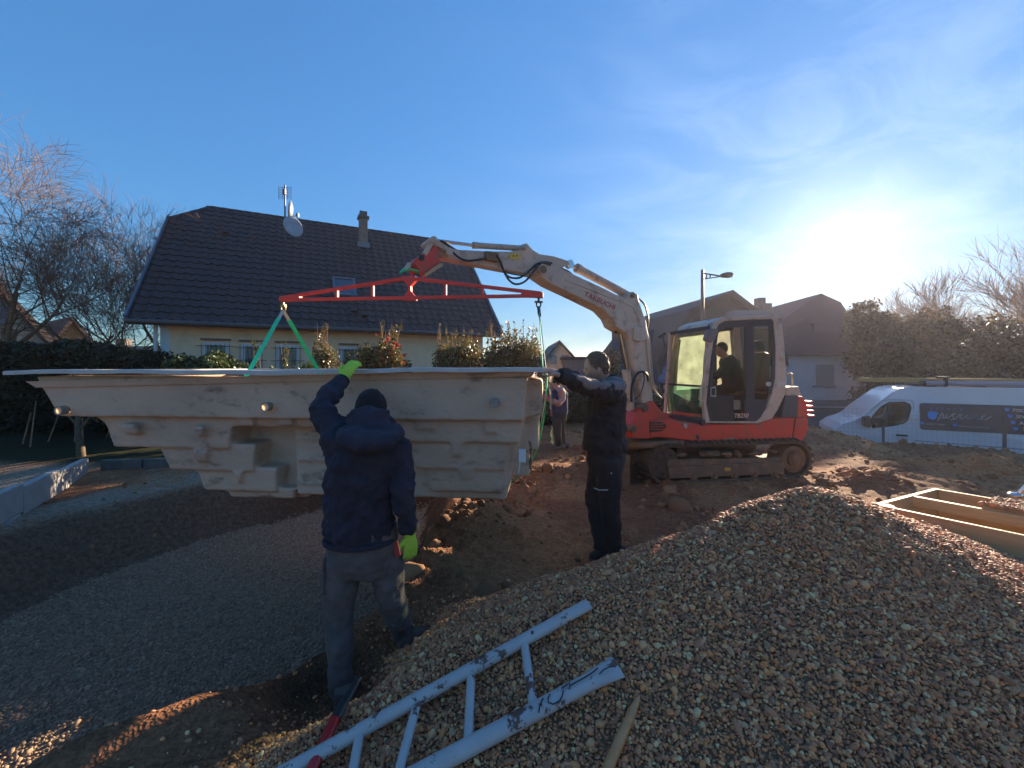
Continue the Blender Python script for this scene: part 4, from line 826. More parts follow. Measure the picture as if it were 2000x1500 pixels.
# end wall: rounded pilasters seen in the sun
for (c0, c1, a, z0, z1) in ((0.30, 0.75, 0.02, 1.30, 1.56), (0.45, 0.95, 0.05, 1.02, 1.26), (1.15, 1.7, 0.03, 1.18, 1.5), (0.5, 0.7, 0.12, 0.8, 1.05), (1.0, 1.3, 0.12, 0.78, 1.1)):
    b.add([PF.w(a+(0.25 if q else 0), c, z+(0.05 if (k in (2,3) and q) else 0)-(0.05 if (k in (0,1) and q) else 0)) for q in (0, 1) for k, (c, z) in enumerate(((c0, z0), (c1, z0), (c1, z1), (c0, z1)))], [(0, 1, 2, 3), (7, 6, 5, 4), (0, 4, 5, 1), (1, 5, 6, 2), (2, 6, 7, 3), (3, 7, 4, 0)])
sh = b.build('shell', POOLM, pool)
r = sh.modifiers.new('r', 'REMESH'); r.mode = 'VOXEL'; r.voxel_size = 0.013; r.use_smooth_shade = True
s = sh.modifiers.new('s', 'SMOOTH'); s.factor = 0.5; s.iterations = 7
tx = bpy.data.textures.new('hand_laid', 'CLOUDS'); tx.noise_scale = 0.25; tx.noise_depth = 3
d = sh.modifiers.new('d', 'DISPLACE'); d.texture = tx; d.strength = 0.014
applied(sh)
cutb = MB()
cz = 0.78
cutb.add([PF.w(a, c, z) for z, e in ((1.75, 0), (cz, 1)) for a, c in ((0.18, 0.17), (3.62-0.0, 0.17), (3.62, PW-0.17), (0.18, PW-0.17))], [(0, 1, 2, 3), (7, 6, 5, 4), (0, 4, 5, 1), (1, 5, 6, 2), (2, 6, 7, 3), (3, 7, 4, 0)])
# hollow: wide upper basin and the narrow deep part, and the two outlets that let the sun through
def cutbox(a0, a1, c0, c1, z0, z1):
    b = MB(); b.box(PF.w((a0+a1)/2, (c0+c1)/2, (z0+z1)/2), (a1-a0, c1-c0, z1-z0), PF.R()); return b
sh.data.materials.append(POOLM)
zband = PF.px(500, 819, 0.1)[2]
for cb in (cutbox(0.17, PF.px(98, 800, 0.15)[0]-0.06, 0.165, PW-0.165, zband+0.035, 1.8), cutbox(0.24, PF.px(600, 900, 0.3)[0], 0.42, PW-0.42, 0.76, 1.6)):
    co = cb.build('cut', None); m_ = sh.modifiers.new('b', 'BOOLEAN'); m_.operation = 'DIFFERENCE'; m_.object = co; m_.solver = 'EXACT'; applied(sh); kill(co)
FIT = []
for (x, y) in ((113, 802), (517, 795), (965, 787)):
    p = PF.P(x, y, 0.06); FIT.append(p)
    if x < 900:
        cb = MB(); cb.tube([p+PF.Nn*0.0, p+PF.Nn*0.06, p+PF.Nn*0.13], [0.026, 0.028, 0.10], 16); co = cb.build('cut', None); m_ = sh.modifiers.new('b', 'BOOLEAN'); m_.operation = 'DIFFERENCE'; m_.object = co; m_.solver = 'EXACT'; applied(sh); kill(co)
sh.data.shade_smooth()
CAPM = bpy.data.materials.new('translucent_cap'); CAPM.use_nodes = True; t_ = CAPM.node_tree; t_.nodes.clear()
q1 = N(t_, 'ShaderNodeBsdfTranslucent'); q1.inputs[0].default_value = (0.9, 0.82, 0.65, 1); q2 = N(t_, 'ShaderNodeBsdfPrincipled'); q2.inputs['Base Color'].default_value = (0.6, 0.6, 0.58, 1); q2.inputs['Roughness'].default_value = 0.4
q3 = N(t_, 'ShaderNodeMixShader'); q3.inputs[0].default_value = 0.6; q4 = N(t_, 'ShaderNodeOutputMaterial'); t_.links.new(q1.outputs[0], q3.inputs[1]); t_.links.new(q2.outputs[0], q3.inputs[2]); q3.inputs[0].default_value = 0.35; t_.links.new(q3.outputs[0], q4.inputs[0])
PIPM = mat('pipe_plastic', (0.28, 0.25, 0.22), rough=0.5)
for p in FIT:
    b = MB(); n_ = 20
    o1 = [p+PF.U*(0.034*math.cos(2*math.pi*k/n_))+Vector((0, 0, 0.034*math.sin(2*math.pi*k/n_))) for k in range(n_)]; i1 = [p+(q-p)*0.82 for q in o1]
    b.ring(o1, i1, PF.Nn*0.05); f = b.build('outlet', PIPM, pool, smooth=0.6)
    b = MB(); b.disc(p+PF.Nn*0.008, p+PF.Nn*0.012, 0.0278, 20); b.build('cap', CAPM, f)
# flange
FL = mat('gelcoat_white', (0.50, 0.49, 0.47), (0.40, 0.39, 0.37), sc=7, rough=0.35, dirt=(0.28, 0.23, 0.18), dlo=0.62, dhi=0.8, ds=10)
ax_ = PF.px(8, 742, 0.0)[0]
b = MB(); NS = 60; top = []; zr = lambda a: 1.648-0.022*(a/4.2)+0.006*math.sin(a*2.3)+0.003*math.sin(a*9.0)
seg_ = [a for a in np.linspace(-0.0, PF.px(5, 742, 0)[0], NS)]
def flange_side(c0, c1, dn):
    v = []
    for a in seg_:
        z = zr(a)+ (0.019 if False else 0)
        for (c, dz) in ((c0, -0.03), (c0, -0.004), (c0+dn*0.012, 0.0), (c1, 0.0), (c1, -0.02), (c0+dn*0.02, -0.02), (c0+dn*0.016, -0.03)): v.append(PF.w(a, c, z+dz))
    m_ = 7; n = len(seg_); f = [(i*m_+k, i*m_+(k+1) % m_, (i+1)*m_+(k+1) % m_, (i+1)*m_+k) for i in range(n-1) for k in range(m_)]+[tuple(range(m_)), tuple((n-1)*m_+k for k in range(m_))[::-1]]
    b.add(v, f)
flange_side(0.0, 0.2, 1); flange_side(PW, PW-0.2, -1)
b.box(PF.w(0.09, PW/2, 1.645-0.012), (0.18, PW-0.1, 0.024), PF.R())
# left end tongue of the rim
v = [PF.w(3.66, 0.201, zr(3.66)-.001), PF.w(ax_, 0.201, zr(4.2)-.001), PF.w(ax_, PW-0.201, zr(4.2)-.001), PF.w(3.66, PW-.201, zr(3.66)-.001)]; b.prism(v, (0, 0, -0.025)); b.build('rim', FL, pool, smooth=0.5)
b = MB(); lip = [PF.P(1018, 735, 0.02), PF.P(68, 757, 0.05)]
b.prism([PF.P(1040, 722, 0.07), PF.P(50, 745, 0.07), PF.P(70, 757, 0.085), PF.P(1030, 735, 0.085)], PF.Nn*0.05); b.build('rim_return', POOLM, pool)
# clear plastic film pieces on the sunlit end wall
FILM = glassmat('plastic_film', (0.8, 0.82, 0.82), 0.25)
b = MB(); rs = np.random.RandomState(4)
for (x, y, cc, w_, h_) in ((1052, 770, 1.2, 0.22, 0.4), (1040, 850, 0.6, 0.12, 0.14), (1020, 890, 0.15, 0.08, 0.2)):
    G = []; K = 7
    p = PF.w(-0.02 if y < 860 else 0.14, cc, CZ+(HY-y)/F*(2.72+cc))
    for i in range(K):
        for j in range(K): G.append(p+PF.Nn*((i/(K-1)-0.5)*w_)+Vector((0, 0, (j/(K-1)-0.5)*h_))-PF.U*(0.02+0.03*rs.rand()))
    b.add(G, [(i*K+j, i*K+j+1, (i+1)*K+j+1, (i+1)*K+j) for i in range(K-1) for j in range(K-1)])
b.build('plastic_film', FILM, pool, smooth=3)
b = MB(); b.box(PF.P(1020, 890, 0.1), (0.05, 0.03, 0.09), PF.R()); b.tube([PF.P(1016, 900, 0.1), PF.P(1012, 925, 0.1)], 0.006, 5); b.build('clamp', mat('white_plastic', (0.6, 0.6, 0.6), rough=0.4), pool, bevel=0.006)
# ---------------------------------------------------------------- spreader beam and slings
BF = Fr(-2.27, 4.02, 1, 0)
RED = mat('beam_red', (0.62, 0.045, 0.025), (0.48, 0.035, 0.02), sc=6, rough=0.42, dirt=(0.12, 0.05, 0.035), dlo=0.62, dhi=0.75, ds=12)
beam = thing('spreader_beam', BF.P(799, 583), 'red steel lattice spreader beam hanging below the excavator arm', 'lifting beam')
def ch(nm, pts, w=0.03, d=0.05, m=RED):
    b = MB()
    for p, q in zip(pts[:-1], pts[1:]): b.bar(BF.P(*p), BF.P(*q), w, d, (0, 1, 0))
    return b.build(nm, m, beam, bevel=0.003)
# bar(): w is across (vertical here), h along the up vector (depth)
ch('top_chord', [(548, 582), (790, 544)]); ch('top_chord', [(808, 544), (1058, 573)]); ch('bottom_chord', [(547, 586), (1058, 577.5)], 0.03, 0.046)
for x, y0, y1 in ((658, 567, 581), (728, 558, 579), (870, 555, 577), (942, 561, 576)): ch('upright', [(x, y0), (x, y1)], 0.024, 0.044)
b = MB(); b.prism([BF.P(x, y, -0.035) for x, y in ((785, 539), (812, 539), (812, 546), (802, 558), (802, 568), (812, 580), (812, 586), (785, 586), (786, 580), (796, 568), (796, 558), (785, 546))], (0, 0.07, 0)); b.build('centre_plate', RED, beam, bevel=0.003)
for p in ([(545, 579), (584, 574), (584, 586), (545, 589)], [(1018, 568), (1061, 571), (1061, 581), (1018, 579)]):
    b = MB(); b.prism([BF.P(x, y, -0.032) for x, y in p], (0, 0.064, 0)); b.build('end_plate', RED, beam, bevel=0.003)
SLG = mat('green_sling', (0.03, 0.62, 0.30), (0.02, 0.52, 0.25), sc=30, rough=0.7, bump=0.3, bs=200)
SLW = mat('sling_sleeve', (0.5, 0.48, 0.44), (0.4, 0.37, 0.33), sc=20, rough=0.8)
SLD = mat('dark_sling', (0.015, 0.13, 0.13), (0.01, 0.09, 0.09), sc=30, rough=0.7)
def strap(pts, w, m, nm, par, th=0.008, up=(0, 1, 0)):
    b = MB(); b.tube(pts, [(w/2, th/2)]*len(pts), 8, True, up); return b.build(nm, m, par, smooth=0.8)
GOLD = mat('shackle_gold', (0.35, 0.25, 0.10), (0.22, 0.15, 0.07), sc=20, rough=0.4, metal=0.7)
for side, (px_, feet, lab) in enumerate(((553, ((483, 731, 3.45), (625, 729, 4.6)), 'pair of bright green slings spread like an A at the left beam end'), (1052, ((1060, 716, 3.5), (1066, 716, 4.7)), 'pair of dark green slings hanging almost straight from the right beam end'))):
    y0 = 588 if side == 0 else 581; hp = BF.P(px_, y0, 0)
    t = thing('sling_pair', hp, lab, 'sling', 'green lifting slings')
    b = MB(); b.tube([hp, hp-Vector((0, 0, 0.05))], 0.012, 6); b.tube([hp+Vector((0.022*math.cos(u), 0, -0.07+0.03*math.sin(u))) for u in np.linspace(0, 6.28, 13)], 0.008, 6); b.box(hp-Vector((0, 0, 0.045)), (0.05 if side == 0 else 0.08, 0.03, 0.018)); b.build('shackle', GOLD if side == 0 else METD, t)
    s0 = hp-Vector((0, 0, 0.09))
    for k, (fx, fy, fY) in enumerate(feet):
        fp = at(fx, fy, fY); dd = (fp-s0); m0 = s0+dd*0.14; endp = fp+dd*0.12
        if side == 0:
            strap([s0, m0], 0.035, SLW, 'sleeve', t, 0.012); strap([m0*0.97+s0*0.03, fp, endp], 0.046, SLG, 'strap', t)
        else:
            strap([s0, m0], 0.03, METD, 'sleeve', t, 0.014)
            pts = [m0, fp]
            cc = fY-2.72
            pts += [PF.w(-0.02, cc, 1.58), PF.w(0.0, cc, 1.28), PF.w(0.05, cc, 1.0), PF.w(0.16, cc, 0.76), PF.w(0.30, cc, 0.655), PF.w(0.8, cc, 0.65)]
            strap(pts, 0.04, SLD if k else SLG, 'strap', t, 0.008, (1, 0, 0))
# ---------------------------------------------------------------- excavator
EX = Fr(1.87, 5.7, 0.989, 0.148); BX = Fr(2.0, 6.02, -0.84, -0.54)
ex = thing('excavator', EX.w(1.3, 1.0, 0), 'red and cream tracked excavator with its arm stretched over the pool shell', 'excavator')
CRM = mat('machine_cream', (0.53, 0.41, 0.31), (0.43, 0.33, 0.245), sc=3, rough=0.45, dirt=(0.22, 0.14, 0.085), dlo=0.53, dhi=0.70, ds=6, bump=0.15, bs=40)
MRED = mat('machine_red', (0.62, 0.05, 0.03), (0.50, 0.045, 0.028), sc=3, rough=0.45, dirt=(0.20, 0.10, 0.06), dlo=0.52, dhi=0.72, ds=5, bump=0.15, bs=40)
BLK = mat('black_panel', (0.022, 0.02, 0.022), (0.03, 0.028, 0.028), sc=6, rough=0.5)
RUB = mat('muddy_rubber', (0.07, 0.048, 0.034), (0.12, 0.078, 0.048), sc=7, rough=0.9, bump=0.5, bs=30)
MUDM = mat('caked_mud', (0.22, 0.125, 0.065), (0.12, 0.07, 0.038), sc=9, rough=0.95, bump=1.0, bs=25)
GREY = mat('track_frame_grey', (0.12, 0.085, 0.06), (0.18, 0.11, 0.06), sc=7, rough=0.8, bump=0.6, bs=30, dirt=(0.22, 0.13, 0.07), dlo=0.5, dhi=0.6, ds=9)
CHR = mat('chrome_rod', (0.6, 0.58, 0.55), rough=0.18, metal=1)
HOSE = mat('hose_black', (0.015, 0.015, 0.016), rough=0.4)
def tr(fr, pts, c): return [fr.P(x, y, c) for x, y in pts]
def plate(nm, fr, pts, c0, c1, m, par, bevel=0.006, label=None):
    b = MB(); b.prism(tr(fr, pts, c0), fr.Nn*(c1-c0)); return b.build(nm, m, par, bevel=bevel, label=label)
# undercarriage
wl, _, zl = EX.px(1305, 912, 0); wr, _, zr_ = EX.px(1556, 909, 0); RL, RR_ = 0.275, 0.275
zl = 0.285; zr_ = 0.285
def loop(n=96, off=0.0):
    L_ = wr-wl; per = 2*L_+2*math.pi*RL; pts = []
    for i in range(n):
        s = per*i/n
        if s < L_: p = (wl+s, zl+RL+off, 0, 1)
        elif s < L_+math.pi*RL: a = (s-L_)/RL; p = (wr+(RL+off)*math.sin(a), zl+(RL+off)*math.cos(a), math.sin(a), math.cos(a))
        elif s < 2*L_+math.pi*RL: p = (wr-(s-L_-math.pi*RL), zl-RL-off, 0, -1)
        else: a = (s-2*L_-math.pi*RL)/RL; p = (wl-(RL+off)*math.sin(a), zl-(RL+off)*math.cos(a), -math.sin(a), -math.cos(a))
        pts.append(p)
    return pts
pad = MB(); pad.box((0, 0, 0), (0.055, 0.40, 0.026)); pad.box((0, 0.03, 0.02), (0.03, 0.36, 0.02)); pme = pad.mesh('track_pad'); pme.materials.append(RUB)
for c0 in (0.0, 1.55):
    tk = MB(); o_ = loop(96, 0.0); i_ = loop(96, -0.035)
    v1 = [EX.w(a, c0+0.02, z) for a, z, _, _ in o_]; v2 = [EX.w(a, c0+0.02, z) for a, z, _, _ in i_]
    tk.ring(v1, v2, EX.Nn*0.38); tko = tk.build('track', RUB, ex)
    for (a, z, na, nz) in loop(58, 0.008):
        up = EX.U*na+Vector((0, 0, nz)); fw = EX.Nn.cross(up); R = Matrix((fw, EX.Nn, up)).transposed().to_4x4(); R.translation = EX.w(a, c0+0.20, z)+up*random.uniform(-0.003, 0.003); put('track_pad', pme, R, tko)
    b = MB(); b.prism([EX.w(*EX.px(x, y, 0.03)[0:1], c0+0.07, EX.px(x, y, 0.03)[2]) for x, y in ((1304, 903), (1316, 899), (1532, 894), (1536, 925), (1520, 928), (1310, 937))], EX.Nn*0.25); b.build('track_frame', GREY, ex, bevel=0.01)
    b = MB(); b.prism([EX.w(EX.px(x, y, 0.03)[0], c0+0.03, EX.px(x, y, 0.03)[2]) for x, y in ((1305, 912), (1532, 902), (1532, 924), (1308, 935))], EX.Nn*0.05); b.build('side_beam', GREY, ex, bevel=0.004)
    b = MB(); b.disc(EX.w(wr, c0+0.05, zl), EX.w(wr, c0+0.33, zl), 0.2, 24); so_ = b.build('sprocket', MUDM, ex, smooth=0.6)
    b = MB(); b.disc(EX.w(wr, c0-0.0, zl+0.01), EX.w(wr, c0+0.06, zl+0.01), 0.12, 22); b.disc(EX.w(wr, c0-0.015, zl+0.01), EX.w(wr, c0, zl+0.01), 0.09, 20); b.build('hub', MUDM, so_, smooth=0.6)
    b = MB(); b.disc(EX.w(wl, c0+0.09, zl), EX.w(wl, c0+0.31, zl), 0.225, 24); id_ = b.build('idler', RUB, ex, smooth=0.6)
    b = MB()
    for k in range(7): t_ = k*math.pi*2/7; b.disc(EX.w(wl+0.15*math.cos(t_), c0+0.082, zl+0.15*math.sin(t_)), EX.w(wl+0.15*math.cos(t_), c0+0.092, zl+0.15*math.sin(t_)), 0.025, 10)
    b.build('idler_holes', HOSE, id_)['kind'] = 'stuff'
    for k in range(5): a = wl+0.42+k*(wr-wl-0.75)/4; b = MB(); b.disc(EX.w(a, c0+0.04, 0.085), EX.w(a, c0+0.32, 0.085), 0.065, 14); b.disc(EX.w(a, c0+0.02, 0.085), EX.w(a, c0+0.05, 0.085), 0.035, 12); b.build('roller', MUDM, ex, smooth=0.6)
    # mud lying on the frame and on the top run
    b = MB()
    for k in range(26): b.ball(EX.w(random.uniform(wl+0.2, wr-0.2), c0+random.uniform(0.06, 0.2), zl+0.09+random.uniform(-0.01, 0.03)), (random.uniform(0.04, 0.1), 0.06, random.uniform(0.025, 0.05)), 8, 5)
    organic('mud_cake', b, MUDM, ex, 0.015, 3, 0.03, 0.05)
b = MB(); b.box(EX.w((wl+wr)/2, 0.97, 0.42), (1.3, 1.2, 0.28), EX.R()); b.tube([EX.w(1.35, 0.98, 0.5), EX.w(1.35, 0.98, 0.66)], 0.5, 24); b.build('undercarriage', RUB, ex)
organic('muddy_apron', MB().box(EX.w(0.25, 0.28, 0.56), (0.7, 0.5, 0.10), EX.R()).ball(EX.w(0.0, 0.5, 0.52), (0.3, 0.4, 0.10)), MUDM, ex, 0.025, 4, 0.06, 0.12)
plate('label_plate', EX, [(1416, 913), (1427, 913), (1427, 920), (1416, 920)], 0.022, 0.03, mat('yellow_label', (0.5, 0.32, 0.03), rough=0.5), ex, 0)
# dozer blade with arms and cylinder
bl = MB(); prof = [(-0.42, 0.02), (-0.46, 0.12), (-0.47, 0.25), (-0.42, 0.40), (-0.36, 0.42), (-0.37, 0.28), (-0.36, 0.12), (-0.33, 0.02)]
bl.prism([EX.w(a, 0.02, z) for a, z in prof], EX.Nn*1.2); blo = bl.build('dozer_blade', MUDM, ex, bevel=0.01)
b = MB(); b.box(EX.w(-0.34, 0.03, 0.22), (0.22, 0.03, 0.44), EX.R()); b.build('blade_end_plate', MUDM, blo, bevel=0.01)
for c in (0.55, 1.4): b = MB(); b.bar(EX.w(-0.36, c, 0.2), EX.w(0.6, c, 0.3), 0.1, 0.12); b.build('blade_arm', GREY, ex, bevel=0.01)
b = MB(); b.bar(EX.P(1240, 893, 0.5), EX.P(1280, 877, 0.5), 0.10, 0.10); bc = b.build('blade_cylinder', CHM and mat('steel_grey', (0.25, 0.26, 0.28), rough=0.4, metal=0.5), ex, bevel=0.01)
b = MB(); b.tube([EX.P(1278, 878, 0.5), EX.P(1300, 868, 0.5)], 0.025, 10); b.build('rod', CHR, bc)
# upper body
skirt = [(1268, 821), (1310, 818), (1330, 826), (1375, 829), (1480, 828), (1507, 818), (1527, 816), (1577, 815), (1580, 830), (1577, 845), (1567, 862), (1550, 866), (1450, 866), (1350, 862), (1323, 858), (1283, 854), (1268, 857)]
sk = plate('lower_body', EX, skirt, 0.12, 1.86, MRED, ex, 0.02)
plate('service_recess', EX, [(1270, 824), (1292, 824), (1301, 829), (1301, 836), (1293, 842), (1270, 845)], 0.105, 0.14, HOSE, sk, 0.003)
for y in (829, 834, 839): plate('recess_bar', EX, [(1270, y-1), (1298, y-1), (1298, y), (1270, y)], 0.095, 0.11, MRED, sk, 0)
plate('step_slot', EX, [(1416, 857), (1432, 854), (1436, 856), (1432, 860), (1418, 860)], 0.108, 0.125, mat('slot_rim', (0.3, 0.16, 0.11), rough=0.6), sk, 0.002)
plate('scrape_mark', EX, [(1359, 850), (1365, 850), (1366, 858), (1361, 858)], 0.113, 0.122, BLK, sk, 0)
plate('emblem', EX, [(1336, 828), (1340, 827), (1343, 832), (1340, 838), (1336, 833)], 0.11, 0.122, mat('emblem_grey', (0.4, 0.36, 0.32), rough=0.4), sk, 0)
plate('rear_line', EX, [(1553, 817), (1555, 817), (1548, 864), (1546, 864)], 0.115, 0.125, BLK, sk, 0)
plate('rear_cover', EX, [(1557, 774), (1568, 774), (1576, 786), (1580, 815), (1556, 815)], 0.13, 1.8, MRED, ex, 0.02)
plate('side_grille', EX, [(1534, 773), (1560, 773), (1558, 815), (1527, 815)], 0.11, 1.82, mat('dark_grey_panel', (0.075, 0.07, 0.08), rough=0.5), ex, 0.006)
plate('engine_hood', EX, [(1535, 756), (1560, 755), (1567, 773), (1534, 773)], 0.14, 1.75, CRM, ex, 0.015)
for k, y in enumerate((784, 793, 802, 811)): a, _, z = EX.px(1574+k*1.2, y, 0.3); b = MB(); b.box(EX.w(a, 0.95, z), (0.06, 1.5, 0.028), EX.R()); b.build('louvre', MRED, ex, bevel=0.008)
b = MB(); b.tube([EX.P(1548, 756, 0.3), EX.P(1548, 731, 0.3), EX.P(1543, 729, 0.3), EX.P(1536, 731, 0.3)], 0.014, 8); b.build('hand_rail', CRM, ex, smooth=0.8)
# swing post and boom foot
plate('swing_post', BX, [(1237, 856), (1231, 830), (1243, 806), (1262, 789), (1276, 783), (1290, 800), (1308, 811), (1304, 820), (1269, 822), (1269, 857)], -0.16, 0.16, MRED, ex, 0.015)
b = MB(); b.disc(BX.P(1262, 797, -0.2), BX.P(1262, 797, -0.2)+BX.Nn*0.4, 0.055, 16); b.disc(BX.P(1239, 838, -0.2), BX.P(1239, 838, -0.2)+BX.Nn*0.4, 0.05, 16); b.build('pivot_pin', GREY, ex, smooth=0.6)
boom_o = [(1056, 540), (1052, 525), (1065, 512), (1085, 518), (1130, 540), (1180, 563), (1222, 584), (1228, 572), (1237, 569), (1246, 576), (1250, 594), (1262, 628), (1270, 668), (1272, 720), (1276, 790), (1258, 795), (1243, 728), (1230, 662), (1220, 648), (1203, 638), (1196, 622), (1180, 605), (1130, 580), (1078, 555)]
plate('boom', BX, boom_o, -0.11, 0.11, CRM, ex, 0.012)
plate('boom_rib', BX, [(1213, 584), (1240, 598), (1254, 635), (1251, 636), (1237, 601), (1212, 588)], -0.118, -0.105, CRM, ex, 0.003)
plate('boom_rib', BX, [(1105, 545), (1150, 562), (1213, 588), (1213, 590), (1150, 565), (1105, 548)], -0.118, -0.105, CRM, ex, 0.002)
plate('boom_bracket', BX, [(1240, 640), (1262, 636), (1268, 662), (1250, 668), (1240, 664)], -0.15, 0.15, CRM, ex, 0.01)
b = MB(); b.disc(BX.P(1062, 526, -0.15), BX.P(1062, 526, -0.15)+BX.Nn*0.3, 0.045, 18); b.disc(BX.P(1237, 577, -0.13), BX.P(1237, 577, -0.13)+BX.Nn*0.26, 0.03, 14); b.build('boom_pins', GREY, ex, smooth=0.6)['kind'] = 'stuff'
def cyl(nm, fr, p0, p1, p2, c, r, rr, par=ex):
    b = MB(); cc = -abs(c); of = fr.Nn*(c-cc); A, B_, C_ = fr.P(*p0, cc)+of, fr.P(*p1, cc)+of, fr.P(*p2, cc)+of; b.tube([A, B_], r, 14); dd = (B_-A).normalized(); b.tube([B_-dd*0.05, B_], r*1.13, 14); o = b.build(nm, CRM, par, smooth=0.6)
    b = MB(); b.tube([B_, C_], rr, 10); b.disc(C_-fr.Nn*0.03, C_+fr.Nn*0.03, rr*1.9, 12); b.build('rod', CHR, o, smooth=0.6); return o
cyl('boom_cylinder', BX, (1236, 832), (1223, 722), (1208, 644), 0, 0.058, 0.032)
cyl('arm_cylinder', BX, (1229, 578), (1126, 523), (1112, 516), 0, 0.055, 0.028)
cyl('bucket_cylinder', BX, (1018, 485), (924, 479), (847, 469), 0, 0.033, 0.018)
stick = [(854, 500), (856, 472), (868, 478), (888, 487), (946, 490), (1000, 491), (1018, 487), (1022, 476), (1030, 475), (1040, 487), (1054, 496), (1082, 500), (1110, 509), (1115, 516), (1100, 522), (1084, 528), (1068, 540), (1040, 537), (920, 514), (880, 506)]
plate('stick', BX, stick, -0.075, 0.075, CRM, ex, 0.01)
for pp, r in (((878, 491), 0.04), ((1028, 482), 0.025), ((847, 467), 0.03), ((1062, 526), 0.065)): b = MB(); b.disc(BX.P(*pp, -0.14), BX.P(*pp, -0.14)+BX.Nn*0.28, r, 16); b.build('pin', CRM, ex, smooth=0.6)
for c in (-0.115, 0.095):
    b = MB(); b.bar(BX.P(845, 469, c), BX.P(879, 491, c), 0.055, 0.02, BX.Nn); b.build('link', CRM, ex, bevel=0.004); b = MB(); b.bar(BX.P(847, 466, c), BX.P(829, 497, c), 0.05, 0.02, BX.Nn); b.build('link', CRM, ex, bevel=0.004)
cp = plate('quick_coupler', BX, [(810, 506), (826, 495), (840, 489), (848, 478), (857, 484), (859, 500), (861, 513), (845, 527), (827, 538), (819, 530), (809, 514)], -0.12, 0.12, MRED, ex, 0.012)
b = MB(); b.disc(BX.P(824, 503, -0.135), BX.P(824, 503, -0.135)+BX.Nn*0.27, 0.028, 14); b.build('coupler_pin', HOSE, cp)
b = MB(); b.bar(BX.P(828, 539, -0.13), BX.P(862, 517, -0.13), 0.03, 0.06, BX.Nn); b.bar(BX.P(838, 530, -0.12), BX.P(858, 516, -0.12), 0.02, 0.05, BX.Nn); b.build('latch_bar', mat('worn_brass', (0.38, 0.26, 0.13), rough=0.45, metal=0.3), cp)
plate('warning_label', BX, [(996, 495), (1016, 495), (1016, 506), (996, 505)], -0.082, -0.074, mat('warning_yellow', (0.65, 0.42, 0.02), rough=0.4), ex, 0)
plate('warning_mark', BX, [(1001, 501), (1005, 501), (1003, 497)], -0.085, -0.081, BLK, ex, 0); plate('warning_mark', BX, [(1009, 502), (1012, 499), (1009, 497)], -0.085, -0.081, BLK, ex, 0)
b = MB(); b.box((BX.P(946, 491, -0.1)+BX.P(974, 512, -0.1))/2, (0.16, 0.05, 0.1), BX.R()); b.build('hose_block', GREY, ex, bevel=0.008)
def hose(fr, pts, c, r=0.012, m=HOSE, nm='hose'):
    P_ = [fr.P(x, y, c) for x, y in pts]; out = []
    for i in range(len(P_)-1):
        p0, p1, p2, p3 = P_[max(i-1, 0)], P_[i], P_[i+1], P_[min(i+2, len(P_)-1)]
        for k in range(6):
            t = k/6; out.append(0.5*((2*p1)+(p2-p0)*t+(2*p0-5*p1+4*p2-p3)*t*t+(3*p1-p0-3*p2+p3)*t**3))
    out.append(P_[-1]); b = MB(); b.tube(out, r, 7); return b.build(nm, m, ex, smooth=1)
hose(BX, [(860, 470), (874, 478), (886, 494), (902, 506), (920, 509), (950, 504)], -0.12)
hose(BX, [(970, 498), (978, 512), (985, 532), (995, 548), (1008, 555), (1025, 550), (1040, 533), (1050, 520), (1062, 514), (1075, 517)], -0.13)
hose(BX, [(972, 502), (980, 520), (990, 538), (1003, 543), (1018, 541), (1036, 527), (1048, 516), (1062, 512), (1078, 514)], -0.10)
hose(BX, [(985, 528), (1000, 535), (1020, 537), (1034, 532)], -0.11, 0.008, SLD)
hose(BX, [(1096, 524), (1110, 530), (1125, 542), (1160, 562), (1172, 566)], -0.06, 0.01)
hose(BX, [(1242, 580), (1255, 590), (1262, 602), (1266, 625), (1264, 640)], -0.05, 0.014)
hose(BX, [(1262, 655), (1266, 690), (1272, 745), (1280, 765), (1293, 778)], -0.13, 0.012, CRM, 'steel_pipe'); hose(BX, [(1268, 655), (1273, 715), (1276, 745), (1285, 770)], -0.10, 0.012, CRM, 'steel_pipe')
hose(BX, [(1233, 785), (1234, 755), (1243, 732), (1255, 726), (1264, 733), (1266, 745)], -0.2, 0.018); hose(BX, [(1240, 780), (1250, 770), (1258, 745), (1257, 728)], -0.18, 0.008)
# cab: near and far side frames, roof, front frame, glass
outer = [(1378, 826), (1375, 790), (1379, 700), (1386, 648), (1396, 628), (1412, 619), (1470, 616), (1519, 615), (1527, 621), (1533, 680), (1537, 745), (1533, 772), (1520, 800), (1508, 818), (1482, 827)]
inner = [(1387, 823), (1380, 788), (1389, 700), (1396, 652), (1404, 634), (1416, 627), (1470, 624), (1508, 623), (1512, 630), (1516, 680), (1515, 740), (1508, 770), (1498, 795), (1486, 816), (1478, 823)]
c0, c1 = 0.10, 1.08
cab = MB(); cab.ring(tr(EX, outer, c0), tr(EX, inner, c0), EX.Nn*0.07); cabo = cab.build('cab_frame', CRM, ex, bevel=0.012)
sh_ = EX.Nn*(c1-c0-0.07)
b = MB(); b.ring([p+sh_ for p in tr(EX, outer, c0)], [p+sh_ for p in tr(EX, inner, c0)], EX.Nn*0.07); b.build('cab_frame', CRM, ex, bevel=0.012)
b = MB(); v = tr(EX, [(1386, 648), (1396, 628), (1412, 619), (1470, 616), (1519, 615), (1527, 621)], c0); v2 = tr(EX, [(1388, 652), (1399, 634), (1413, 625), (1470, 622), (1519, 621), (1524, 626)], c0); b.prism([p+EX.Nn*0.02 for p in v+v2[::-1]], EX.Nn*(c1-c0-0.04)); b.build('cab_roof', CRM, ex)
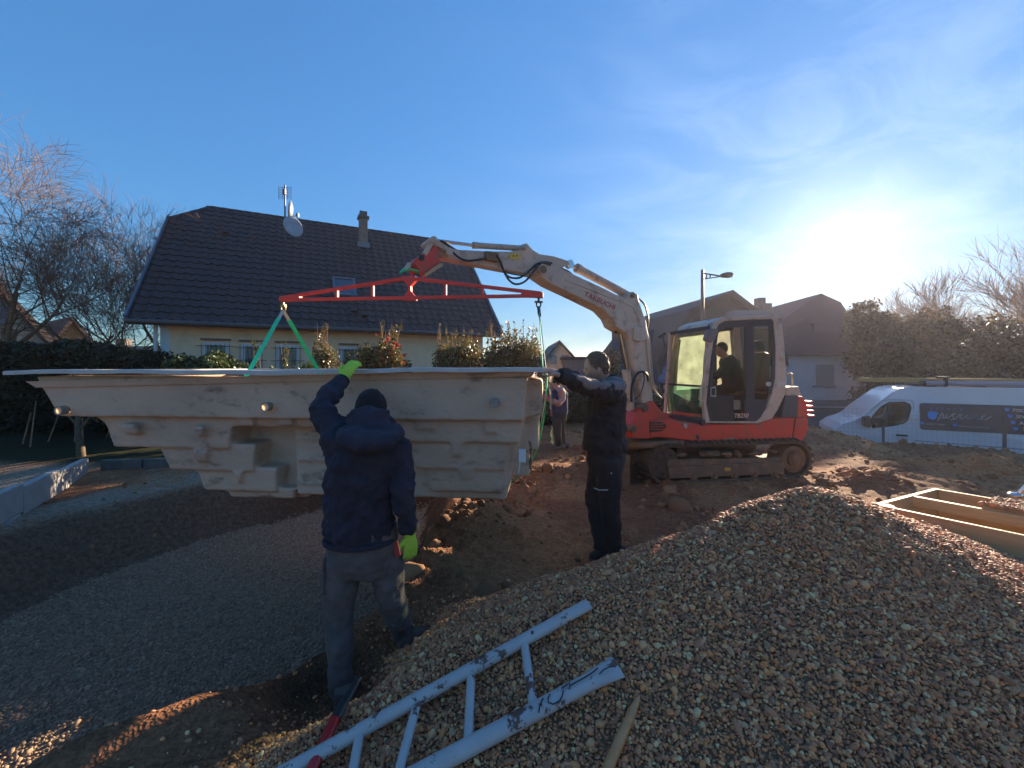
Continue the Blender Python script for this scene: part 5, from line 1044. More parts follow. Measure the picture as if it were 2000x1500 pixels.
# front face between the two front pillars
Fq = [tr(EX, [(1386, 640)], c0)[0], tr(EX, [(1378, 826)], c0)[0]]; Gq = [p+EX.Nn*(c1-c0) for p in Fq]
dF = -EX.U*0.16; Ft, Fb = Fq; Gt, Gb = Gq
mid = lambda A, B, t: A+(B-A)*t
b = MB(); b.bar(Gt+dF*0.3, Gb+dF*0.5, 0.05, 0.06, EX.U); b.build('front_pillar', CRM, ex, bevel=0.01)
b = MB(); b.bar(Ft+dF*0.1, Gt+dF*0.3, 0.05, 0.05, EX.U); b.bar(Fb+dF*0.2, Gb+dF*0.5, 0.09, 0.06, EX.U); b.bar(mid(Ft, Fb, 0.62), mid(Gt, Gb, 0.62)+dF*0.3, 0.03, 0.04, EX.U); b.build('front_frame', mat('dark_frame', (0.05, 0.045, 0.045), rough=0.6), ex, bevel=0.006)
GCAB = glassmat('cab_glass', (0.70, 0.74, 0.66), 0.01, 0.12, 0.05); GDRK = glassmat('cab_glass_dark', (0.60, 0.53, 0.50), 0.02, 0.3); GGRN = glassmat('cab_glass_green', (0.45, 0.70, 0.58), 0.01, 0.12, 0.2, (0.3, 0.6, 0.45))
b = MB(); b.add([Ft, mid(Ft, Fb, 0.62), mid(Gt, Gb, 0.62)+dF*0.35, Gt+dF*0.3], [(0, 1, 2, 3)]); b.build('windscreen', GCAB, ex)
b = MB(); b.add([mid(Ft, Fb, 0.62), Fb, Gb+dF*0.5, mid(Gt, Gb, 0.62)+dF*0.4], [(0, 1, 2, 3)]); b.build('lower_windscreen', GGRN, ex)
b = MB(); gl = [p+EX.Nn*0.03 for p in tr(EX, inner, c0)]; b.add(gl, [tuple(range(len(gl)))]); b.build('door_glass', GDRK, ex)
b = MB(); gl = [p+sh_+EX.Nn*0.03 for p in tr(EX, inner, c0)]; b.add(gl, [tuple(range(len(gl)))]); b.build('side_glass', glassmat('cab_side_glass', (0.8, 0.86, 0.74), 0.04, 0.5, 0.45), ex)
DF = mat('dark_frame', (0, 0, 0))
def door(nm, pts, c=0.115, th=0.03, m=DF, par=cabo): return plate(nm, EX, pts, c, c+th, m, par, 0.004)
door('door_edge', [(1380, 790), (1389, 700), (1396, 652), (1404, 634), (1411, 634), (1403, 652), (1396, 700), (1388, 790), (1392, 822), (1386, 822)])
door('door_top', [(1404, 634), (1416, 627), (1510, 623), (1512, 636), (1418, 640), (1408, 646)]); door('door_pillar', [(1456, 626), (1472, 626), (1474, 700), (1474, 826), (1456, 826), (1458, 740), (1456, 700)])
door('lower_panel', [(1455, 780), (1500, 781), (1494, 800), (1482, 824), (1455, 824)], 0.112, 0.03, mat('grey_violet_panel', (0.045, 0.04, 0.05), rough=0.5)); door('door_panel', [(1384, 772), (1434, 772), (1434, 824), (1388, 824), (1381, 790)], 0.118, 0.02, BLK)
door('rear_post', [(1502, 636), (1512, 630), (1516, 680), (1515, 740), (1507, 770), (1500, 770), (1508, 735), (1509, 680)])
# far side lower panels keep the cab body closed
for pts in ([(1383, 790), (1380, 770), (1515, 758), (1508, 775), (1486, 818), (1384, 823)], [(1455, 627), (1476, 627), (1478, 760), (1455, 762)], [(1384, 700), (1391, 655), (1398, 655), (1392, 700), (1388, 772), (1380, 772)], [(1400, 632), (1515, 623), (1515, 634), (1400, 648)]):
    b = MB(); b.prism([p+sh_ for p in tr(EX, pts, c0)], EX.Nn*0.04); b.build('far_panel', DF, ex)
b = MB(); b.box(EX.w(EX.px(1455, 826, c0)[0], 0.6, EX.px(1455, 828, c0)[2]+0.03), (1.0, 0.9, 0.06), EX.R()); b.build('cab_floor', BLK, ex)
b = MB(); sc_ = lambda x, y, c: EX.P(x, y, c); seatf = Fr(*[EX.w(0, 0.6, 0).x, EX.w(0, 0.6, 0).y], *EX.u)
b.prism([EX.P(x, y, 0.45) for x, y in ((1440, 765), (1505, 765), (1507, 690), (1493, 686), (1480, 752), (1440, 752))], EX.Nn*0.45); seat = b.build('seat', BLK, ex, bevel=0.04)
b = MB(); b.prism([EX.P(x, y, 0.55) for x, y in ((1478, 666), (1492, 663), (1497, 683), (1482, 687))], EX.Nn*0.25); b.build('headrest', BLK, seat, bevel=0.03)
b = MB(); b.box(EX.P(1420, 800, 0.8), (0.3, 0.3, 0.5), EX.R()); b.tube([EX.P(1400, 800, 0.7), EX.P(1398, 748, 0.7)], 0.015, 6); b.ball(EX.P(1398, 746, 0.7), 0.03, 8, 6); b.build('console', BLK, ex, bevel=0.02)
b = MB(); b.tube([EX.P(1390, 682, 0.0), EX.P(1381, 700, 0.0), EX.P(1370, 760, 0.0), EX.P(1366, 780, 0.0), EX.P(1372, 785, 0.02)], 0.013, 8); b.build('grab_rail', CRM, ex, smooth=1)
b = MB(); b.prism([EX.P(x, y, -0.02) for x, y in ((1384, 643), (1402, 641), (1404, 646), (1396, 665), (1390, 669), (1378, 665), (1378, 660))], EX.Nn*0.07); mi = b.build('mirror', mat('mirror_shell', (0.16, 0.13, 0.13), rough=0.45), ex, bevel=0.012)
b = MB(); b.tube([EX.P(1381, 652, -0.0), EX.P(1384, 634, 0.03), EX.P(1390, 632, 0.1)], 0.01, 6); b.build('mirror_arm', BLK, mi)
b = MB(); b.bar(Gt+dF*1.0, Gt+dF*1.6+Vector((0, 0, -0.07)), 0.05, 0.05); b.tube([Gt+dF*1.2, Gt+dF*1.0+Vector((0, 0, -0.22))], 0.012, 6); b.build('work_lamp', BLK, ex)
b = MB(); b.prism([EX.P(x, y, 0.03) for x, y in ((1389, 757), (1399, 755), (1399, 775), (1389, 775))], EX.Nn*0.03); hd = b.build('door_handle', mat('handle_silver', (0.4, 0.38, 0.36), rough=0.35, metal=0.4), cabo, bevel=0.004)
b = MB(); b.prism([EX.P(x, y, 0.02) for x, y in ((1391, 759), (1397, 758), (1397, 772), (1391, 772))], EX.Nn*0.02); b.build('handle_recess', BLK, hd)
b = MB(); b.disc(EX.P(1501, 750, 0.09), EX.P(1501, 750, 0.12), 0.035, 18); b.build('round_sticker', mat('sticker_white', (0.5, 0.48, 0.42), rough=0.5), cabo)
plate('sticker', EX, [(1433, 782), (1446, 782), (1446, 800), (1433, 800)], 0.095, 0.112, mat('decal_tan', (0.25, 0.21, 0.15), (0.12, 0.1, 0.08), sc=40, rough=0.5), cabo, 0)
plate('sticker', EX, [(1519, 746), (1536, 745), (1535, 754), (1518, 755)], 0.092, 0.10, mat('sticker_white', (0, 0, 0)), cabo, 0)
def text(body, fr, x, y, hpx, c, m, par, shear=0, sx=1.0, space=1.0, tilt=0.0, flip=1, name='lettering', bold=0.0, align='LEFT'):
    cu = bpy.data.curves.new(name, 'FONT'); cu.body = body; cu.extrude = 0.001; cu.offset = bold; cu.shear = shear; cu.space_character = space; cu.align_x = align
    p = fr.P(x, y, c); Y = p.y; cu.size = hpx/F*Y/0.70
    o = bpy.data.objects.new(name, cu); COL.objects.link(o); cu.materials.append(m); o.parent = par
    ux = fr.U if fr.U.x > 0 else -fr.U; ux = (ux*math.cos(tilt)+Vector((0, 0, math.sin(tilt)))); uz = Vector((0, 0, 1))*math.cos(tilt)-(fr.U if fr.U.x > 0 else -fr.U)*math.sin(tilt)
    me = bpy.data.meshes.new_from_object(o.evaluated_get(bpy.context.evaluated_depsgraph_get())); bpy.data.objects.remove(o); bpy.data.curves.remove(cu); me.name = name; me.materials.clear(); me.materials.append(m)
    o = bpy.data.objects.new(name, me); COL.objects.link(o); o.parent = par
    M = Matrix((ux*sx, uz, ux.cross(uz))).transposed().to_4x4(); M.translation = p-ORG[par.name]; o.matrix_local = M; ORG[o.name] = ORG[par.name]; return o
ORLET = mat('orange_letter', (0.65, 0.45, 0.32), rough=0.5); REDL = mat('red_letter', (0.38, 0.03, 0.05), rough=0.5)
text('TB250', EX, 1433, 816, 8.2, 0.10, ORLET, cabo, 0.25, 1.0, bold=0.0015)
a0, _, z0 = BX.px(1140, 573, -0.115); a1, _, z1 = BX.px(1204, 603, -0.115)
text('TAKEUCHI', BX, 1140, 577, 10, -0.116, REDL, ex, 0.2, 1.28, 1.0, -math.atan2(abs(z1-z0), abs(a1-a0)), bold=0.001)
# operator
op = thing('person', EX.P(1425, 760, 0.5), 'driver in dark clothes sitting inside the excavator cab', 'person', None)
DKC = mat('dark_jacket', (0.03, 0.032, 0.045), (0.022, 0.023, 0.03), sc=8, rough=0.85, bump=0.4); SKN = mat('skin', (0.46, 0.25, 0.17), (0.40, 0.21, 0.14), sc=10, rough=0.55)
HAIRD = mat('brown_hair', (0.09, 0.048, 0.026), (0.16, 0.09, 0.045), sc=60, rough=0.7, bump=0.8, bs=150, stretch=(1, 1, 0.3))
E = EX.P
b = MB(); b.tube([E(1432, 758, .5), E(1430, 735, .5), E(1424, 708, .5), E(1420, 696, .5)], [(0.2, 0.14), (0.2, 0.14), (0.22, 0.13), (0.1, 0.1)], 14)
b.tube([E(1424, 706, .33), E(1408, 728, .32), E(1396, 735, .36)], [0.075, 0.06, 0.045], 10); b.tube([E(1424, 706, .70), E(1405, 730, .72), E(1396, 740, .70)], [0.075, 0.06, 0.045], 10); b.tube([E(1432, 757, .42), E(1404, 760, .40), E(1402, 800, .40)], [0.1, 0.08, 0.06], 10); b.tube([E(1432, 757, .62), E(1404, 760, .64), E(1402, 800, .64)], [0.1, 0.08, 0.06], 10)
organic('body', b, DKC, op, 0.016, 5, 0.02, 0.1)
b = MB(); b.ball(E(1408, 684, .5), (0.085, 0.075, 0.11)); b.tube([E(1413, 692, .5), E(1418, 702, .5)], 0.055, 10); b.ball(E(1400.5, 685, .5), (0.02, 0.014, 0.016), 8, 6); organic('head', b, SKN, op, 0.009, 3)
b = MB(); b.ball(E(1410, 680, .5), (0.09, 0.083, 0.10)); organic('cap', b, mat('brown_cap', (0.09, 0.055, 0.04), rough=0.9), op, 0.01, 2)
# green sling wound round the coupler
t = thing('coupler_sling', BX.P(800, 532), 'green and white sling looped round the red coupler above the beam', 'sling')
P8 = lambda x, y, c=0: BX.P(x, y, c)
b = MB(); b.tube([P8(782, 533), P8(790, 524), P8(803, 520), P8(816, 523), P8(821, 533), P8(812, 540), P8(800, 541)], [(0.03, 0.012)]*7, 8); b.tube([P8(788, 529, -.08), P8(800, 526, -.1), P8(814, 529, -.1), P8(820, 536, -.05)], [(0.025, 0.01)]*4, 8); b.build('loop', SLG, t, smooth=0.8)
b = MB(); b.tube([P8(806, 540, -.03), P8(813, 541, -.05), P8(823, 540, -.05)], 0.02, 8); b.build('blue_loop', mat('blue_sling', (0.03, 0.12, 0.35), rough=0.6), t)
b = MB(); b.prism([P8(x, y, -.12) for x, y in ((790, 522), (797, 512), (803, 514), (800, 523), (793, 527))], BX.Nn*0.01); b.build('tag', SLW, t)
# ---------------------------------------------------------------- white van with its roof load
VF = Fr(9.84, 12.3, 0.895, -0.446)
van = thing('delivery_van', VF.w(3, 1, -1.25), 'white panel van with a dark lettered side panel parked behind the wire fence', 'van')
VW = mat('van_white', (0.66, 0.60, 0.60), (0.61, 0.55, 0.55), sc=1.5, rough=0.25, coat=0.5, dirt=(0.33, 0.29, 0.27), dlo=0.62, dhi=0.85, ds=2)
vo = [(1628, 860), (1629, 838), (1645, 828), (1668, 821), (1680, 815), (1697, 800), (1724, 781), (1746, 766), (1760, 760), (1774, 757.5), (1802, 756)]
pts = [VF.px(x, y, 0) for x, y in vo]
zroof = pts[-1][2]; poly = [(-0.0+pts[0][0], -0.95)]+[(p[0], p[2]) for p in pts]+[(5.75, zroof+0.02), (5.9, zroof-0.25), (5.95, -0.85), (5.0, -0.95)]
b = MB()
# body as stacked sections so that the sides lean in towards the roof
def lean(z): return 0.0 if z < 0.1 else 0.13*((z-0.1)/(zroof-0.1))**1.6
front = [VF.w(a, lean(z), z) for a, z in poly]; backp = [VF.w(a, 2.0-lean(z), z) for a, z in poly]; n = len(poly)
b.add(front+backp, [tuple(range(n)), tuple(range(2*n-1, n-1, -1))]+[(i, (i+1) % n, n+(i+1) % n, n+i) for i in range(n)])
body = b.build('body', VW, van)
win = [(1703, 813), (1722, 794), (1737, 786), (1765, 785), (1776, 789), (1779, 797), (1773, 820), (1764, 827), (1745, 831), (1704, 836)]
cb = MB(); cb.prism([VF.P(x, y, -0.3) if False else VF.w(VF.px(x, y, 0.03)[0], -0.3, VF.px(x, y, 0.03)[2]) for x, y in win], VF.Nn*2.6); co = cb.build('cut', None)
m_ = body.modifiers.new('b', 'BOOLEAN'); m_.object = co; m_.operation = 'DIFFERENCE'; m_.solver = 'EXACT'; applied(body); kill(co); 
bb = body.modifiers.new('bevel', 'BEVEL'); bb.width = 0.05; bb.segments = 3; bb.limit_method = 'ANGLE'; bb.angle_limit = 1.0
wo = [VF.w(VF.px(x, y, 0.03)[0], 0.035, VF.px(x, y, 0.03)[2]) for x, y in win]; cw = sum(wo, Vector())/len(wo)
wi = [p+(cw-p)*0.06 for p in wo]; wo2 = [p-(cw-p)*0.03 for p in wo]
b = MB(); b.ring(wo2, wi, VF.Nn*0.05-VF.Nn*0.08); wf = b.build('door_window', BLK, van)
b = MB(); b.add([p+VF.Nn*0.02 for p in wo], [tuple(range(len(wo)))]); b.build('pane', glassmat('van_glass', (0.75, 0.8, 0.7), 0.05, 0.4, 0.15), wf)
b = MB(); b.bar(VF.P(1738, 786, 0.03), VF.P(1728, 833, 0.03), 0.05, 0.05, VF.Nn); b.build('window_bar', BLK, wf)
VD = mat('van_interior', (0.06, 0.045, 0.045), rough=0.8)
b = MB(); b.prism([VF.P(x, y, 0.5) for x, y in ((1741, 835), (1776, 835), (1778, 790), (1772, 788), (1758, 812), (1741, 822))], VF.Nn*0.5); b.build('seat', VD, van, bevel=0.04)
b = MB(); b.box(VF.P(1716, 832, 0.9)+Vector((0, 0, 0.0)), (0.55, 1.5, 0.35), VF.R()); b.tube([VF.P(1728, 826, 0.45)+Vector((0.18*math.cos(u), 0, 0.18*math.sin(u))) for u in np.linspace(0, 6.28, 15)], 0.018, 6); b.build('dashboard', VD, van)
b = MB(); b.prism([VF.P(x, y, -0.22) for x, y in ((1686, 813), (1699, 812), (1704, 820), (1703, 833), (1698, 837), (1685, 830))], VF.Nn*0.14); mr_ = b.build('wing_mirror', BLK, van, bevel=0.03)
b = MB(); b.bar(VF.P(1700, 825, -0.1), VF.P(1712, 828, 0.02), 0.06, 0.06); b.build('mirror_arm', BLK, mr_)
def vline(pts, r=0.006, nm='door_seam', m=None):
    b = MB(); b.tube([VF.w(VF.px(x, y, 0.0)[0], lean(VF.px(x, y, 0.0)[2])-0.002, VF.px(x, y, 0.0)[2]) for x, y in pts], r, 5); return b.build(nm, m or mat('seam', (0.12, 0.12, 0.14), rough=0.6), van)
vline([(1692, 812), (1724, 783), (1738, 781), (1783, 782), (1786, 786), (1784, 900)]); vline([(1786, 820), (1793, 820)]); vline([(1786, 860), (2000, 878)], 0.008)
b = MB(); b.bar(VF.P(1750, 849.5, -0.02), VF.P(1773, 851, -0.02), 0.05, 0.05, (0, 1, 0)); b.build('door_handle', BLK, van, bevel=0.01)
# side panel with its print
PNL = mat('panel_print', (0.030, 0.028, 0.05), (0.05, 0.028, 0.038), sc=0.8, rough=0.3)
a0, _, zt = VF.px(1797, 787, 0); _, _, zb = VF.px(1797, 838.5, 0); 
rc = []
for (cx_, cz_, t0) in ((a0+0.07, zb+0.07, 180), (5.55, zb+0.07, 270), (5.55, zt-0.07, 0), (a0+0.07, zt-0.07, 90)):
    for k in range(4): t_ = math.radians(t0+k*30); rc.append((cx_+0.07*math.cos(t_), cz_+0.07*math.sin(t_)))
b = MB(); v1 = [VF.w(a, lean(z)-0.008, z) for a, z in rc]; v2 = [VF.w(a, lean(z)+0.004, z) for a, z in rc]; n = len(rc); b.add(v1+v2, [tuple(range(n)), tuple(range(2*n-1, n-1, -1))]+[(i, (i+1) % n, n+(i+1) % n, n+i) for i in range(n)]); pn = b.build('side_panel', PNL, van)
BLU = mat('print_blue', (0.05, 0.16, 0.42), rough=0.4); BLU2 = mat('print_light_blue', (0.03, 0.27, 0.65), rough=0.4); GRW = mat('print_grey', (0.45, 0.44, 0.42), rough=0.4)
CP = -0.012
def cpz(y, x): return lean(VF.px(x, y, 0)[2])-0.011
text('ESPACE', VF, 1816, 800, 5.6, cpz(798, 1850), BLU, pn, 0, 1.0, 2.0, -0.02)
b = MB(); b.tube([VF.P(x, y, cpz(y, x)-0.002) for x, y in ((1831, 822), (1834, 818), (1840, 806), (1843, 809), (1842, 815), (1838, 817), (1845, 817), (1850, 808), (1849, 817), (1853, 817), (1861, 808), (1865, 807), (1860, 812), (1863, 818), (1857, 820), (1866, 818), (1875, 809), (1880, 808), (1876, 812), (1874, 818), (1880, 818), (1889, 810), (1888, 818), (1893, 818), (1899, 811), (1899, 819), (1908, 811), (1909, 819), (1914, 818), (1922, 813), (1924, 811), (1918, 813), (1917, 819), (1925, 820), (1936, 813))], 0.011, 5, True, (0, 1, 0)); b.build('script_lettering', GRW, pn)
b = MB(); b.prism([VF.P(x, y, cpz(y, x)) for x, y in ((1815, 803), (1833, 805), (1830, 812), (1828, 818), (1821, 820), (1814, 817), (1811, 810))], -VF.Nn*0.003); b.build('drop_logo', BLU2, pn)
for (x, y, w_, h_) in ((1797, 823.5, 8, 4.5), (1861, 827.5, 9, 5)): b = MB(); b.prism([VF.P(p, q, cpz(y, x)) for p, q in ((x, y), (x+w_, y+0.5), (x+w_-1, y+h_), (x+1, y+h_))], -VF.Nn*0.003); b.build('icon', BLU2, pn)
text('03.88.71.76.84', VF, 1808, 829, 3.2, cpz(828, 1820), GRW, pn, 0, 1.0, 1.0, -0.03); text('www.espace-piscine.fr', VF, 1872, 833, 3.3, cpz(830, 1900), GRW, pn, 0, 1.0, 1.0, -0.03)
for s_, x, y, bx in (('PISCINE', 1978, 804, 1962), ('SPA', 1984, 816.5, 1968), ('ABRI', 1991, 829, 1974), ('SAUNA', 1998, 841, 1979)):
    text(s_, VF, x, y, 6.2, cpz(y, x), GRW, pn, 0, 1.0, 1.0, -0.03, bold=0.002); b = MB(); b.prism([VF.P(p, q, cpz(y, x)) for p, q in ((bx, y-7), (bx+10, y-6), (bx+9, y-2), (bx+5, y), (bx+1, y-2))], -VF.Nn*0.003); b.build('drop_logo', BLU2, pn)
for a in (0.95, 4.6):
    b = MB(); b.disc(VF.w(a, -0.02, -0.93), VF.w(a, 0.24, -0.93), 0.34, 26); wh = b.build('wheel', HOSE, van, smooth=0.6); b = MB(); b.disc(VF.w(a, -0.03, -0.93), VF.w(a, 0.0, -0.93), 0.2, 18); b.build('rim', AL, wh)
    b = MB(); b.disc(VF.w(a, 1.78, -0.93), VF.w(a, 2.02, -0.93), 0.34, 26); b.build('wheel', HOSE, van, smooth=0.6)
b = MB(); b.prism([VF.P(x, y, 0.05) for x, y in ((1629, 837), (1636, 832), (1648, 829), (1640, 838))], VF.Nn*0.25); b.build('headlight', mat('headlamp', (0.45, 0.5, 0.6), rough=0.1), van)
b = MB()
for x in (1818, 1916): a, _, z = VF.px(x, 758, 0.3); b.box(VF.w(a, 1.0, zroof+0.04), (0.12, 1.7, 0.06), VF.R())
b.build('roof_bar', BLK, van)['kind'] = 'stuff'
YLD = mat('yellow_wood', (0.42, 0.26, 0.08), (0.34, 0.2, 0.07), sc=4, rough=0.6)
t = thing('roof_ladder', VF.P(1850, 748, 0.5), 'long yellow ladder lying on the van roof rack and sticking out ahead', 'ladder')
for c in (0.35, 0.75):
    b = MB(); a = VF.px(1682, 746, 0.35)[0]; z = zroof+0.17; b.box(VF.w((a+5.6)/2, c, z), (5.6-a, 0.05, 0.10), VF.R()); b.build('rail', YLD, t)
    b = MB(); b.box(VF.w((a+5.6)/2, c, z+0.065), (5.6-a, 0.07, 0.018), VF.R()); b.build('rail_flange', YLD, t)
for k in range(18): b = MB(); a2 = a+0.2+k*0.3; b.tube([VF.w(a2, 0.35, z), VF.w(a2, 0.75, z)], 0.015, 6); b.build('rung', AL, t)
t = thing('roof_tube', VF.P(1900, 750, 0.2), 'grey plastic tube strapped on the van roof rack below the yellow ladder', 'tube')
b = MB(); a = VF.px(1806, 750, 0.15)[0]; b.tube([VF.w(a, 0.17, zroof+0.105), VF.w(5.5, 0.17, zroof+0.105)], 0.07, 14); b.build('tube_body', mat('grey_tube', (0.30, 0.27, 0.31), rough=0.5), t, smooth=0.8)
b = MB(); b.tube([VF.w(a-0.08, 0.17, zroof+0.105), VF.w(a+0.02, 0.17, zroof+0.105)], 0.075, 14); b.build('end_cap', BLK, t, smooth=0.8)
a = VF.px(1846, 750, 0.15)[0]; b = MB(); b.box(VF.w(a, 0.13, zroof+0.14), (0.03, 0.2, 0.25), VF.R()); b.box(VF.w(a, 0.3, zroof+0.27), (0.22, 0.2, 0.05), VF.R()); b.build('strap', BLK, t)
# ---------------------------------------------------------------- timber box frame on the right
WD = mat('pine_wood', (0.60, 0.38, 0.17), (0.48, 0.28, 0.12), sc=3, rough=0.6, bump=0.3, bs=30, stretch=(1, 1, 9), dirt=(0.20, 0.11, 0.06), dlo=0.66, dhi=0.8, ds=3)
ZT = 0.45; wA = Vector((3.2, 3.6, 0)); wB = Vector((4.20, 4.06, 0)); wC = Vector((4.75, 1.45, 0)); 
dl = Vector((0.58, -0.81, 0)).normalized(); dl = (Vector((3.67, 2.94, 0))-wA).normalized(); dr = dl; LEN = 3.2
dc = (wB-wA).normalized(); tf_ = thing('timber_frame_box', (4.4, 2.8, 0), 'open box frame of pale pine boards beside the gravel heap', 'timber frame')
def board(p, q, z, h, w=0.035, nm='board', bev=0.003):
    b = MB(); b.bar(Vector((p.x, p.y, z)), Vector((q.x, q.y, z)), w, h); return b.build(nm, WD, tf_, bevel=bev)
H1 = 0.20
for k in range(3):
    z = ZT-H1/2-k*(H1+0.004); board(wA+dl*0.02, wA+dl*LEN, z, H1); board(wB+dr*0.02, wB+dr*LEN, z, H1, nm='board'); board(wA-dl*0.0-dc*0.03, wB+dc*0.03, z-0.001, H1)
b = MB(); b.box(wA+Vector((0, 0, ZT-0.3))+dl*0.06+dc*0.05, (0.07, 0.07, 0.6)); b.build('corner_post', WD, tf_, bevel=0.003)
pm = wA+dc*0.62; board(pm, pm+dl*LEN, ZT-0.05, 0.09, 0.05, 'middle_beam')
for s_ in (1.02, 2.1): board(wA+dl*s_, pm+dl*(s_), ZT-0.05, 0.05, 0.09, 'cross_piece')
b = MB(); q0 = pm+dl*0.42
v = [q0+dc*0.03, q0+dl*1.9+dc*0.03, wB+dl*2.3-dc*0.06, wB+dl*0.42-dc*0.10]; b.prism([Vector((p.x, p.y, ZT+0.002)) for p in v], (0, 0, 0.03)); st_ = b.build('stone_slab', mat('pile_core', (0, 0, 0)), tf_)
rs = np.random.RandomState(5); u_, v_ = rs.rand(2600), rs.rand(2600); V4 = [np.array(p) for p in v]
pp = (V4[0][None]*(1-u_)[:, None]+V4[1][None]*u_[:, None])*(1-v_)[:, None]+(V4[3][None]*(1-u_)[:, None]+V4[2][None]*u_[:, None])*v_[:, None]; pp[:, 2] = ZT+0.034
sb_ = stones('slab_pebbles', pp, 0.012*np.exp(rs.randn(2600)*0.25), NG_P, st_)
t = thing('steel_tool', (4.9, 3.85, 0.2), 'shiny metal tool lying behind the timber frame at the right edge', 'tool')
b = MB(); p = at(1988, 966, 4.3); q = at(2012, 940, 4.25); b.tube([p, q], 0.02, 8); b.build('shaft', CHR, t); b = MB(); b.ball(at(1982, 966, 4.3), (0.07, 0.05, 0.025), 10, 6); b.build('head', CHR, t); b = MB(); b.tube([q, q+Vector((0.0, 0, 0.0))+Vector((0.25, 0.1, -0.1))], 0.022, 8); b.build('bar', METD, t)
# ---------------------------------------------------------------- ladder on the gravel
LP = mat('ladder_paint', (0.50, 0.43, 0.40), (0.42, 0.36, 0.335), sc=6, rough=0.45, dirt=(0.13, 0.06, 0.04), dlo=0.585, dhi=0.60, ds=9, bump=0.1)
lad = None
def rest(x, y, up=0.03):
    p = hit(x, y, lambda X, Y: top_h(X, Y)+up, 0.7, 6); return p
r1b, r1a = rest(1150, 1181, 0.045), rest(640, 1462, 0.05); r2b, r2a = rest(1207, 1302, 0.05), rest(880, 1479, 0.05)
lad = thing('white_ladder', (r1a+r2b)/2, 'white painted metal ladder with chipped paint lying on the gravel', 'ladder')
nup = Vector((-0.1, -0.35, 1)).normalized()
def rail(a, b_, w, h, flat=False):
    d = (a-b_); a2 = a+d*0.45; L_ = (a2-b_).length; n = 14; P_ = [b_.lerp(a2, k/n) for k in range(n+1)]
    rr = [(w/2, h/2)]*(n+1)
    if flat: rr[0] = (w*0.72, h*0.16); rr[1] = (w*0.6, h*0.42)
    else: rr[0] = (w*0.55, h*0.3)
    m = MB(); m.tube(P_, rr, 16, True, tuple(nup)); return m.build('rail', LP, lad, smooth=0.9)
def rlift(p, q):  # lift a chord so that it clears the heap between its ends
    m = 0
    for k in np.linspace(0, 1, 15):
        r = p.lerp(q, k); m = max(m, float(top_h(np.array(r.x), np.array(r.y)))+0.02-r.z)
    return m
for (p, q) in ((r1a, r1b), (r2a, r2b)):
    e = rlift(p, q)
    if e > 0: p.z += e*0.8; q.z += e*0.8
rail(r1a, r1b, 0.058, 0.05); rail(r2a, r2b, 0.068, 0.055, True)
def along(a, b_, px_):  # point of the rail a-b_ seen at picture x
    best = min(np.linspace(-0.5, 1, 600), key=lambda t_: abs(CX+F*(a.lerp(b_, t_)).x/(a.lerp(b_, t_)).y-px_)); return a.lerp(b_, best)
for xa, xb in ((1023, 1043), (921, 914), (817, 772), (703, 660)):
    p = along(r1a, r1b, xa); q = along(r2a, r2b, xb); m = MB(); m.tube([p, q], [(0.019, 0.017)]*2, 10, True, tuple(nup)); m.build('rung', LP, lad, smooth=0.8)
INK = mat('marker_ink', (0.02, 0.02, 0.03), rough=0.5)
dR = (r2b-r2a).normalized(); sd = dR.cross(nup).normalized()
def onrail(px_, off):  # off across the visible face, -1..1
    p = along(r2a, r2b, px_); th = off*1.0; vw = (Vector((0, 0, CZ))-p).normalized(); vw = (vw-dR*vw.dot(dR)).normalized(); up_ = dR.cross(vw); up_ = up_ if up_.z > 0 else -up_
    return p+(vw*math.cos(th)+up_*math.sin(th))*0.0345
for st in ([(1048, -0.3), (1052, 0.1), (1060, 0.6), (1064, 0.75)], [(1078, 0.8), (1071, 0.5), (1070, 0.1), (1076, -0.25), (1086, -0.3), (1095, 0), (1101, 0.5)], [(1100, 0.75), (1112, 0.9), (1118, 1.0), (1113, 0.55), (1124, 0.6), (1140, 0.6), (1160, 0.7), (1172, 0.9)], [(1168, 0.2), (1180, 0.4), (1190, 0.35), (1196, 0.2)]):
    m = MB(); m.tube([onrail(x, o) for x, o in st], 0.0028, 5); m.build('marker_stroke', INK, lad)
# wooden stake and the red and black bar
p0 = rest(1249, 1360, 0.012); p1 = rest(1196, 1492, 0.02); p1.z += 0.02
t = thing('wooden_stake', (p0+p1)/2, 'round wooden handle lying on the gravel at the bottom of the picture', 'wooden stake')
d = (p1-p0); m = MB(); m.tube([p0, p0+d*0.08, p0+d*0.25, p0+d*0.8, p1+d*0.9], [0.004, 0.010, 0.0165, 0.019, 0.019], 12); m.build('shaft', mat('handle_wood', (0.66, 0.27, 0.10), (0.52, 0.20, 0.07), sc=8, rough=0.45, stretch=(1, 5, 1)), t, smooth=0.9)
p0 = at(701, 1324, 1.95); p1 = at(655, 1402, 1.74); p2 = at(610, 1500, 1.56)
t = thing('bolt_cutter_handle', p1, 'red and black tool handle standing between the worker and the ladder', 'tool')
m = MB(); m.tube([p1, p0.lerp(p1, 0.5), p0], [(0.024, 0.014), (0.020, 0.012), (0.014, 0.010)], 10); m.build('black_part', mat('tool_black', (0.03, 0.03, 0.03), rough=0.35), t, smooth=0.9); d = (p2-p1)
m = MB(); m.tube([p1, p1+d*0.03, p2, p2+d*0.6], [(0.021, 0.014), (0.024, 0.017), (0.024, 0.017), (0.023, 0.016)], 10); m.build('red_grip', mat('tool_red', (0.5, 0.02, 0.02), rough=0.35), t, smooth=0.9)
